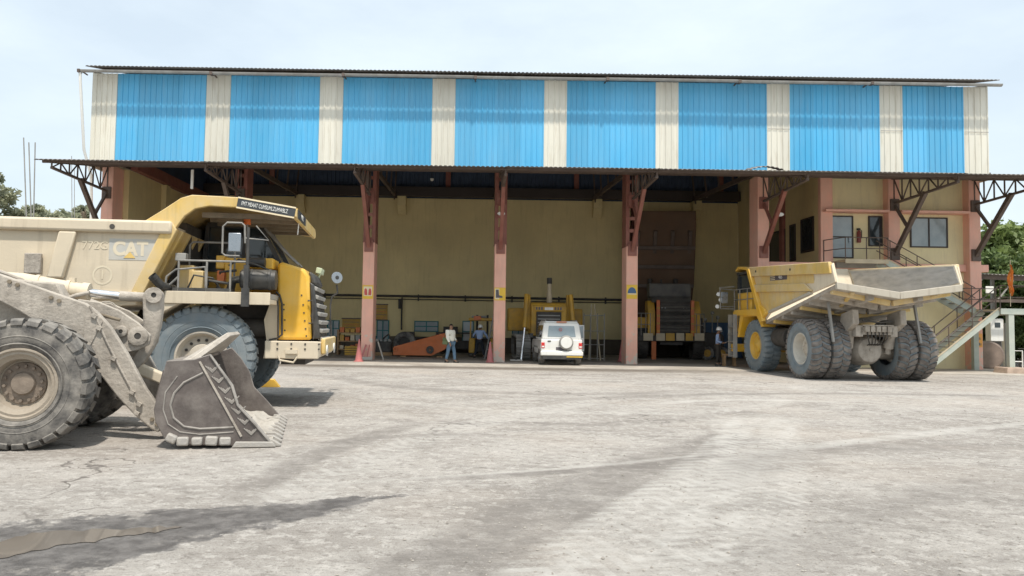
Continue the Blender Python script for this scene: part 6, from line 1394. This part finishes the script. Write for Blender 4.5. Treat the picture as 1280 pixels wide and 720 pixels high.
w1 = person('person in white jacket and jeans carrying a green bag, standing on the apron', (g.x, g.y, .05), R(-40), joints(.17, look=(.7, -.7, 0), wriL=(.16, .2, .98), hanL=(.22, .14, .96), elbL=(-.08, .27, 1.13)), mt['shirt_white'], mt['jeans'], bulk=.03)
bg_ = thing('shoulder_bag', 'small green bag slung at the hip of the person in white', 'bag', (g.x - .22, g.y - .06, .05), R(-20))
b = MB(); b.prism([(-.15, .82), (.12, .80), (.15, 1.08), (-.10, 1.12)], -.10, .08); b.build('pouch', mt['bag'], bg_, bevel=.03); MB().prism([(-.12, .98), (.13, .96), (.152, 1.09), (-.10, 1.13)], -.112, -.101).build('flap', M('green_flap', (.09, .12, .05), .8), bg_)
b = MB(); b.tube([(-.09, 0, 1.1), (-.02, .02, 1.3), (.16, .06, 1.47), (.26, .0, 1.3), (.14, -.02, 1.08)], .014, 6); b.build('strap', mt['bag'], bg_)
g = G(599, 447.5, .046)
w2 = person('person in blue shirt and white helmet bending over the yellow forklift', (g.x, g.y, .046), R(80), joints(0.0, look=(1, 0, -.3), chest=(.12, 0, 1.32), neck=(.18, 0, 1.46), head=(.24, 0, 1.55), crown=(.25, 0, 1.63), ankL=(-.02, .24, .09), toeL=(.11, .28, .035), ankR=(0, -.26, .09), toeR=(.12, -.3, .035), kneL=(.05, .17, .49), kneR=(.05, -.18, .49),
    shoL=(.1, .2, 1.38), shoR=(.1, -.2, 1.38), elbL=(.22, .36, 1.16), wriL=(.42, .3, 1.04), hanL=(.5, .28, 1.0), elbR=(.18, -.36, 1.14), wriR=(.36, -.4, .98), hanR=(.43, -.38, .93)), mt['shirt_blue'], mt['navy'], mt['white'], hair=True)
g = G(897.5, 457, .05)
w3 = person('person in light blue shirt and white helmet reading a sheet beside the yellow truck', (g.x, g.y, .05), R(-25), joints(.05, look=(.9, 0, -.45), head=(.05, 0, 1.60), crown=(.06, 0, 1.68), elbL=(-.02, .26, 1.14), wriL=(.2, .2, 1.06), hanL=(.28, .17, 1.07), elbR=(-.02, -.26, 1.14), wriR=(.22, -.19, 1.05), hanR=(.30, -.16, 1.06)), mt['shirt_blue'], mt['trousers'], mt['white'], hair=True)
o = tag(MB().obox((0, 0, 0), (.21, .3, .006), (0, -.35, 0)).build('paper_sheet', mt['white']), 'paper sheet held by the person beside the yellow truck', 'paper'); o.location = Vector((g.x, g.y, .05)) + Matrix.Rotation(R(-25), 3, 'Z') @ Vector((.37, 0, 1.09)); o.rotation_euler = (0, 0, R(-25))

# ================================================================== THINGS ON THE WORKSHOP FLOOR
def cone(px, py, label, h=.75, m='conered', y=None):
    g = G(px, py, .05); r = thing('traffic_cone', label, 'cone', (g.x, g.y if y is None else y, .05), 0, None)
    MB().lathe([(.03, .17), (h, .025), (h + .01, 0)], (0, 0, 0), (0, 0, 1), 20).build('cone', mt[m], r); MB().box(-.2, .2, -.2, .2, 0, .035).build('base', mt[m], r, bevel=.01)
    MB().lathe([(h * .45, .105), (h * .62, .077)], (0, 0, 0), (0, 0, 1), 20).build('band', mt['sign_cream'], r)
    return r
cone(448.5, 452, 'faded red cone at the foot of the column with the glove sign', 1.0); cone(612.5, 453, 'faded red cone beside the column with the boot sign', .95); cone(777, 452, 'faded red cone beside the column with the helmet sign', .95)
# chipped plaster and red brackets at the first column foot
r = thing('column_guard', 'battered red and white guard rails at the column foot', 'guard', (COLX[2], 34.3, .05))
for x0, x1 in ((-.24, .0), (.02, .16)): MB().beam((x0, 0, .0), (x1, 0, .72), .04, .08).build('guard_bar', mt['conered'], r)
MB().box(-.3, .3, -.06, .08, 0, .16).build('kerb_block', mt['concrete'], r, bevel=.03)
# fork lift behind the bending man
fk = thing('forklift', 'yellow forklift with overhead guard behind the column with boot sign', 'forklift', (px_x(603, 40.6, 440), 40.6, .046), R(90))
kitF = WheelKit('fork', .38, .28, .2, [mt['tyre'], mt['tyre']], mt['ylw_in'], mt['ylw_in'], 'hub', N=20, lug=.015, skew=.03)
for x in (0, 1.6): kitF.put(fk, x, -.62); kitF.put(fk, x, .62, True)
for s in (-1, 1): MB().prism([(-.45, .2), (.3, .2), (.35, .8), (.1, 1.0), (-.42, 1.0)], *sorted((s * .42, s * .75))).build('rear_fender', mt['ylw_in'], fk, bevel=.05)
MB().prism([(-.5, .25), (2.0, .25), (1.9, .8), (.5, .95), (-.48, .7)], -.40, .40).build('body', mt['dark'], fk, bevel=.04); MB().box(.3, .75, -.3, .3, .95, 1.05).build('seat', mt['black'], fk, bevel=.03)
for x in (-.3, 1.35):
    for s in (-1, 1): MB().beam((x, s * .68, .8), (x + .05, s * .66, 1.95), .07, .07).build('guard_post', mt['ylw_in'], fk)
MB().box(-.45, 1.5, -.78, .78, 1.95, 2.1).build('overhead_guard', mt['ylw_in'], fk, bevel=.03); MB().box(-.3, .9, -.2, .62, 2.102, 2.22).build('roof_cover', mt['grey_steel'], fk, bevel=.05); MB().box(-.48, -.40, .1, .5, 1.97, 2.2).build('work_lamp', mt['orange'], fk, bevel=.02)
for s in (-.3, .3): MB().box(2.0, 2.1, s - .06, s + .06, .1, 2.3).build('mast_rail', mt['dark'], fk)
# ladder leaning behind the column
ldr = thing('ladder', 'grey metal ladder leaning beside the yellow forklift', 'ladder', (px_x(611, 37.5, 440), 37.5, .046))
for s in (-.2, .2): MB().beam((s, 0, 0), (s + .45, .5, 2.3), .04, .06).build('rail', mt['grey_steel'], ldr)
for k in range(7): MB().beam((-.2 + .065 * (k + .5), .07 * (k + .5), .32 * (k + .5)), (.2 + .065 * (k + .5), .07 * (k + .5), .32 * (k + .5)), .03, .03).build('rung', mt['grey_steel'], ldr)
# orange steel boom lying on the floor
yo = 39.0; q = lambda px, py: (P(px, py, yo).x, P(px, py, yo).z)
ob = thing('excavator_boom', 'orange tapered steel boom lying on the workshop floor beside the person in white', 'boom', (px_x(525, yo, 440), yo, .046))
pts = [q(493, 433), (q(492, 441)[0], .12), (q(540, 443)[0], .12), q(556, 437), q(561, 432), q(560, 416), q(552, 417)]; ox = px_x(525, yo, 440)
pts = [(x - ox, max(z - .046, .06)) for x, z in pts]
MB().prism(pts, -.35, .35).build('box_section', mt['orange_in'], ob, bevel=.03)
for px, py, rr in ((538, 438, .2), (556, 424, .14), (495, 437, .12)):
    a = q(px, py); MB().lathe([(0, .05), (0, rr), (.08, rr), (.08, .05)], (a[0] - ox, -.36, a[1]), (0, -1, 0), 18, True).build('pin_boss', mt['dark'] if px == 538 else mt['orange_in'], ob)
for k in range(2): MB().box(-1.0 + k * 1.9, -.7 + k * 1.9, -.4, .4, 0, .058).build('timber_rest', mt['wood'], ob)
# parts rack on the left, engine block, tyre
yr = 40.5; rk = thing('parts_rack', 'wooden parts rack with boxes beside the grille of the cream truck', 'rack', (px_x(438, yr, 440), yr, .046))
for x in (-.65, .65): MB().box(x - .05, x + .05, -.3, .3, 0, 1.35).build('upright', mt['wood'], rk)
for k, z in enumerate((.25, .7, 1.15)):
    MB().box(-.60, .60, -.3, .3, z, z + .06).build('shelf', mt['wood'], rk)
    for j in range(4): h_ = random.uniform(.15, .32); MB().box(-.56 + j * .29, -.56 + j * .29 + .22, -.25, .1, z + .062, z + .062 + h_).build('parts_box', mt[random.choice(['tan', 'ylw_in', 'orange_in', 'grey_steel'])], rk, bevel=.01)
cr = thing('crate', 'yellow crate on the floor under the wooden parts rack', 'crate', (px_x(446, 39.2, 445), 39.2, .046))
for k in range(4): MB().box(-.6, .6, -.3 + .0 * k, -.27, .05 + k * .12, .14 + k * .12).build('slat', mt['ylw_in'], cr)
MB().box(-.58, .58, -.268, .3, .03, .5).build('box', mt['dark'], cr); MB().box(-.6, .6, -.3, .3, 0, .028).build('bottom', mt['wood'], cr)
en = thing('engine_block', 'black greasy engine on the floor right of the glove sign column', 'engine', (px_x(479, 40, 440), 40, .046))
MB().box(-.45, .45, -.3, .3, .18, .75).build('block', mt['dark'], en, bevel=.05); MB().box(-.5, .5, -.25, .25, 0, .178).build('skid', mt['wood'], en)
for k in range(4): MB().lathe([(0, 0), (0, .09), (.12, .09), (.14, .05), (.14, 0)], (-.33 + k * .22, 0, .75), (0, 0, 1), 12).build('cylinder_head', mt['grey_steel'], en)
MB().lathe([(0, .05), (0, .26), (.06, .26), (.06, .05)], (-.46, 0, .5), (-1, 0, 0), 20, True).build('pulley', mt['dark'], en)
MB().tube([(.3, -.3, .4), (.5, -.4, .8), (.3, -.3, 1.15), (.0, -.2, .9)], .05, 8).build('hose', mt['dark'], en)
ty = thing('loose_tyre', 'black tyre standing on the floor behind the orange boom', 'tyre', (px_x(506, 41.5, 430), 41.5, .046))
o = bpy.data.objects.new('tyre', kitF.t); col.objects.link(o); o.parent = ty; o.scale = (1.7, 1.7, 1.7); o.location = (0, 0, .645); MB().lathe([(-.1, 0), (-.1, .34), (.1, .34), (.1, 0)], (0, 0, .645), (0, 1, 0), 24).build('rim', mt['dark'], ty)
pk = thing('steel_plank', 'grey plank leaning against the column with the glove sign', 'plank', (COLX[2] + .55, 34.9, .05)); MB().beam((.2, 0, .0), (-.08, 0, .85), .2, .05).build('board', mt['concrete'], pk)
# boards on the back wall, bench
for px0, px1, py0, py1, lb in ((428, 450, 398, 415, 'yellow notice board low on the workshop back wall'), (469, 484, 380.5, 400, 'tall yellow notice board above the teal window')):
    a = P(px0, py0, 45.85); c = P(px1, py1, 45.85); r = thing('notice_board', lb, 'board', (a.x, 45.86, c.z)); w_, h_ = c.x - a.x, a.z - c.z
    MB().box(0, w_, -.03, .03, 0, h_).build('panel', mt['ylw_in'], r); [MB().box(-.04, w_ + .04, -.05, -.031, z_ - .035, z_ + .035).build('frame_bar', mt['brown_steel'], r) for z_ in (0, h_)]
    for k in range(4): MB().box(.06, w_ - .06, -.038, -.031, h_ * (k + .6) / 5, h_ * (k + .75) / 5).build('stripe_mark', mt['sign_dark'] if k % 2 else mt['orange'], r)
for px0, px1, z1, lb in ((545, 590, 1.25, 'dark workbench against the back wall behind the person in white'), (500, 530, .9, 'low dark bench against the back wall behind the orange boom'), (880, 925, 2.1, 'tall dark blue cabinet against the wall behind the yellow truck')):
    a = px_x(px0, 45.2, 430); c = px_x(px1, 45.2, 430); r = thing('workbench' if z1 < 2 else 'tool_cabinet', lb, 'bench' if z1 < 2 else 'cabinet', ((a + c) / 2, 45.2, .046)); w_ = (c - a) / 2
    if z1 < 2:
        MB().box(-w_, w_, -.4, .4, z1 - .08, z1).build('top', mt['dark'], r)
        for x in (-w_ + .08, w_ - .08): MB().box(x - .06, x + .06, -.35, .35, 0, z1 - .082).build('leg', mt['dark'], r)
        MB().box(-w_ + .15, w_ - .15, -.3, .35, .25, .75).build('drawer_unit', mt['dark'], r); MB().box(-w_ * .6, w_ * .2, -.2, .2, z1 + .002, z1 + .35).build('tool_box', mt['dark'], r, bevel=.02)
    else:
        MB().box(-w_, w_, -.35, .4, 0, z1).build('carcass', mt['sign_blue'], r, bevel=.02)
        for s in (-1, 1): MB().box(min(0, s * w_) + .02, max(0, s * w_) - .02, -.37, -.352, .1, z1 - .06).build('door', mt['sign_blue'], r)
# steel rack beside the white vehicle
rk = thing('pipe_rack', 'grey steel frame rack standing right of the white vehicle', 'rack', (px_x(743, 38, 440), 38, .046))
for x in (-.55, -.2, .15, .5): MB().tube([(x, 0, 0), (x, 0, 2.4)], .03, 6).build('upright', mt['grey_steel'], rk)
for z in (.1, .8, 1.5, 2.3): MB().tube([(-.55, 0, z), (.5, 0, z)], .025, 6).build('cross_bar', mt['grey_steel'], rk)
for x, a_ in ((-.3, .2), (.3, -.25)): MB().tube([(x, -.1, 0), (x + a_, .4, 2.9)], .035, 6).build('leaning_pipe', mt['tan'], rk)
sp2 = thing('paper_bundle', 'pale flat bundle on the floor left of the white vehicle', 'bundle', (px_x(645, 36, 450), 36.0, .05)); MB().box(-.3, .3, -.2, .2, 0, .07).build('stack', mt['white'], sp2, bevel=.02); MB().box(-.05, .05, -.203, .203, .0702, .075).build('strap', mt['dark'], sp2)
stl = thing('wooden_stool', 'small orange brown trestle in front of the yellow truck wheel', 'stool', (px_x(914, 34.0, 455), 34.0, .05)); MB().box(-.4, .2, -.15, .15, .5, .56).build('top', mt['wood'], stl)
for x, y in ((-.33, -.1), (.13, -.1), (-.33, .1), (.13, .1)): MB().box(x - .04, x + .04, y - .04, y + .04, 0, .498).build('leg', mt['wood'], stl)
md_ = thing('dark_machine', 'dark mobile compressor standing between the dark truck and the yellow truck', 'compressor', (px_x(888, 41.5, 440), 41.5, .046))
MB().prism([(-.7, .3), (.6, .3), (.6, 1.3), (.4, 1.5), (-.6, 1.5), (-.7, 1.3)], -.5, .5).build('housing', mt['dark'], md_, bevel=.05)
for x in (-.4, .4): o = kitF.put(md_, x, -.62)
for x, z in ((-.3, 2.2), (.1, 2.6), (.4, 2.35)): b = MB(); b.tube([(x, 0, 1.5), (x, 0, z)], .03, 6); b.ball((x, -.05, z), .11, 10, 6); b.build('lamp', mt['grey_steel'], md_)

# ================================================================== TREES
def leaf_mat(name, c):
    m = bpy.data.materials.new(name); m.use_nodes = True; t = m.node_tree; L = t.links; b = t.nodes['Principled BSDF']; b.inputs['Roughness'].default_value = .55
    tc = t.nodes.new('ShaderNodeTexCoord'); n = t.nodes.new('ShaderNodeTexNoise'); n.inputs['Scale'].default_value = .9; n.inputs['Detail'].default_value = 4; L.new(tc.outputs['Object'], n.inputs['Vector'])
    r = t.nodes.new('ShaderNodeValToRGB'); r.color_ramp.elements[0].position = .3; r.color_ramp.elements[1].position = .7
    r.color_ramp.elements[0].color = (*[q * .6 for q in c], 1); r.color_ramp.elements[1].color = (c[0] * 1.5, c[1] * 1.35, c[2] * 1.2, 1); L.new(n.outputs[0], r.inputs[0]); L.new(r.outputs[0], b.inputs['Base Color'])
    tr = t.nodes.new('ShaderNodeBsdfTranslucent'); L.new(r.outputs[0], tr.inputs[0]); mx_ = t.nodes.new('ShaderNodeMixShader'); mx_.inputs[0].default_value = .35
    L.new(b.outputs[0], mx_.inputs[1]); L.new(tr.outputs[0], mx_.inputs[2]); L.new(mx_.outputs[0], t.nodes['Material Output'].inputs[0]); return m
LM = [leaf_mat('leaf_fresh', (.20, .28, .10)), leaf_mat('leaf_hazed', (.33, .37, .27)), leaf_mat('leaf_dark', (.11, .17, .06))]  # second tone is paled: distance haze put into the leaf colour
def tree(label, x, y, h, rx, rz, lm, seed, leaves=9000, lsize=.22, base=.25, name='leafy_tree', group=None, clumps=40):
    rg = np.random.default_rng(seed); r = thing(name, label, 'tree', (x, y, 0), 0, group)
    b = MB(); zc = h - rz; tk = .05 * h * .5 + .06
    lean = rg.uniform(-.3, .3, 2); trunk = [(lean[0] * f * f, lean[1] * f * f, zc * f * 1.1) for f in (0, .25, .5, .75, 1)]; b.tube(trunk, [tk, tk * .8, tk * .65, tk * .5, tk * .3], 10)
    cen = []
    for k in range(clumps):
        d = rg.normal(size=3); d /= np.linalg.norm(d); rad = rg.uniform(.35, 1.0) ** .6
        c = np.array([d[0] * rx * rad, d[1] * rx * rad, zc + d[2] * rz * rad * (1 if d[2] > 0 else .8)]); cen.append(c)
        if k < 12: f = rg.uniform(.35, .95); s = Vector(trunk[2]) * (1 - f) + Vector(trunk[4]) * f; e_ = Vector(c); m_ = (s + e_) / 2 + Vector((0, 0, .06 * h)); b.tube([s, m_, e_], [tk * .35, tk * .2, tk * .06], 6)
    b.build('trunk', mt['bark'], r)
    n = leaves; ci = rg.integers(0, clumps, n); cs = rg.uniform(.28, .5, clumps) * rx * .62
    dv = rg.normal(size=(n, 3)); dv /= np.linalg.norm(dv, axis=1)[:, None]; rr = rg.uniform(0, 1, n) ** .45
    c = np.array(cen)[ci] + dv * (rr * cs[ci])[:, None] * np.array([1.15, 1.15, .8])
    a = rg.normal(size=(n, 3)); a /= np.linalg.norm(a, axis=1)[:, None]; u = np.cross(a, rg.normal(size=(n, 3))); u /= np.linalg.norm(u, axis=1)[:, None]; w = np.cross(a, u)
    s = (lsize * rg.uniform(.6, 1.3, n))[:, None]
    v = np.stack([c - u * s, c + w * s * .45, c + u * s, c - w * s * .45], 1).reshape(-1, 3)
    me = bpy.data.meshes.new('crown'); me.from_pydata(v.tolist(), [], (np.arange(n * 4).reshape(-1, 4)).tolist()); me.materials.append(lm)
    o = bpy.data.objects.new('crown', me); col.objects.link(o); o.parent = r; return r
def at(px, py, Y): q = P(px, py, Y); return q.x, q.z
x, z = at(-22, 207, 60); tree('pale hazy green tree with drooping leaves, tallest beyond the cream dump truck', x, 60, z + .2, 2.7, 2.6, LM[1], 3, 5000, .26)
x, z = at(33, 256, 64); tree('low round tree showing beside the thin steel rods', x, 64, z, 2.6, 2.2, LM[1], 4, 4500, .26)
x, z = at(88, 262, 62); tree('small tree between the rods and the canopy bracket', x, 62, z, 1.9, 1.8, LM[1], 5, 3500, .24)
x, z = at(106, 246, 63); tree('sparse upright tree behind the canopy bracket strut', x, 63, z, 1.3, 2.4, LM[1], 6, 2600, .22, clumps=22)
x, z = at(1252, 276, 58); tree('bright green tree rising over the lean-to shed roof', x, 58, z, 4.2, 4.0, LM[0], 8, 16000, .26, clumps=60)
x, z = at(1292, 282, 57); tree('broad green tree at the far side of the lean-to shed', x, 57, z, 4.4, 4.2, LM[0], 9, 14000, .26, clumps=60)
x, z = at(1240, 318, 50); tree('dark leafy tree low behind the end column', x, 50, z, 3.0, 3.1, LM[2], 10, 12000, .22, clumps=50)
x, z = at(1275, 345, 48); tree('dark bushy tree behind the shed posts', x, 48, z, 2.6, 2.5, LM[2], 11, 12000, .20, clumps=50)
x, z = at(1295, 395, 41); tree('low green shrub beside the parked motorcycle', x, 41, z, 1.6, 1.2, LM[2], 12, 6000, .13, name='shrub', clumps=40)
x, z = at(1262, 400, 47); tree('dark hedge shrub behind the white cabinet', x, 47, z, 3.0, 1.5, LM[2], 13, 9000, .18, name='shrub', clumps=50)
# tall thin rods at the left
for k, (p0, p1, lb) in enumerate((((33, 272), (29.5, 172), 'tallest thin steel rod beyond the cream truck body'), ((39, 272), (36, 178), 'thin steel rod standing between its two neighbours beyond the truck body'), ((42, 272), (44, 178), 'thin steel rod nearest the workshop of the close trio'))):
    a = P(*p0, 45); c = P(*p1, 45); o = tag(MB().tube([(0, 0, 0), (a.x - a.x, 0, a.z), (c.x - a.x, 0, c.z)], .035, 6).build('steel_rod', mt['grey_steel']), lb, 'rod', 'steel rods beyond the truck'); o.location = (a.x, 45, 0)
for k, (p0, p1, lb) in enumerate((((90, 272), (89.5, 195), 'thin rod right behind the canopy bracket, left of its twin'), ((93, 272), (93, 212), 'shorter thin rod behind the canopy bracket'))):
    a = P(*p0, 48); c = P(*p1, 48); o = tag(MB().tube([(0, 0, 0), (0, 0, a.z), (c.x - a.x, 0, c.z)], .022, 6).build('steel_rod', mt['gutter']), lb, 'rod', 'steel rods beyond the truck'); o.location = (a.x, 48, 0)
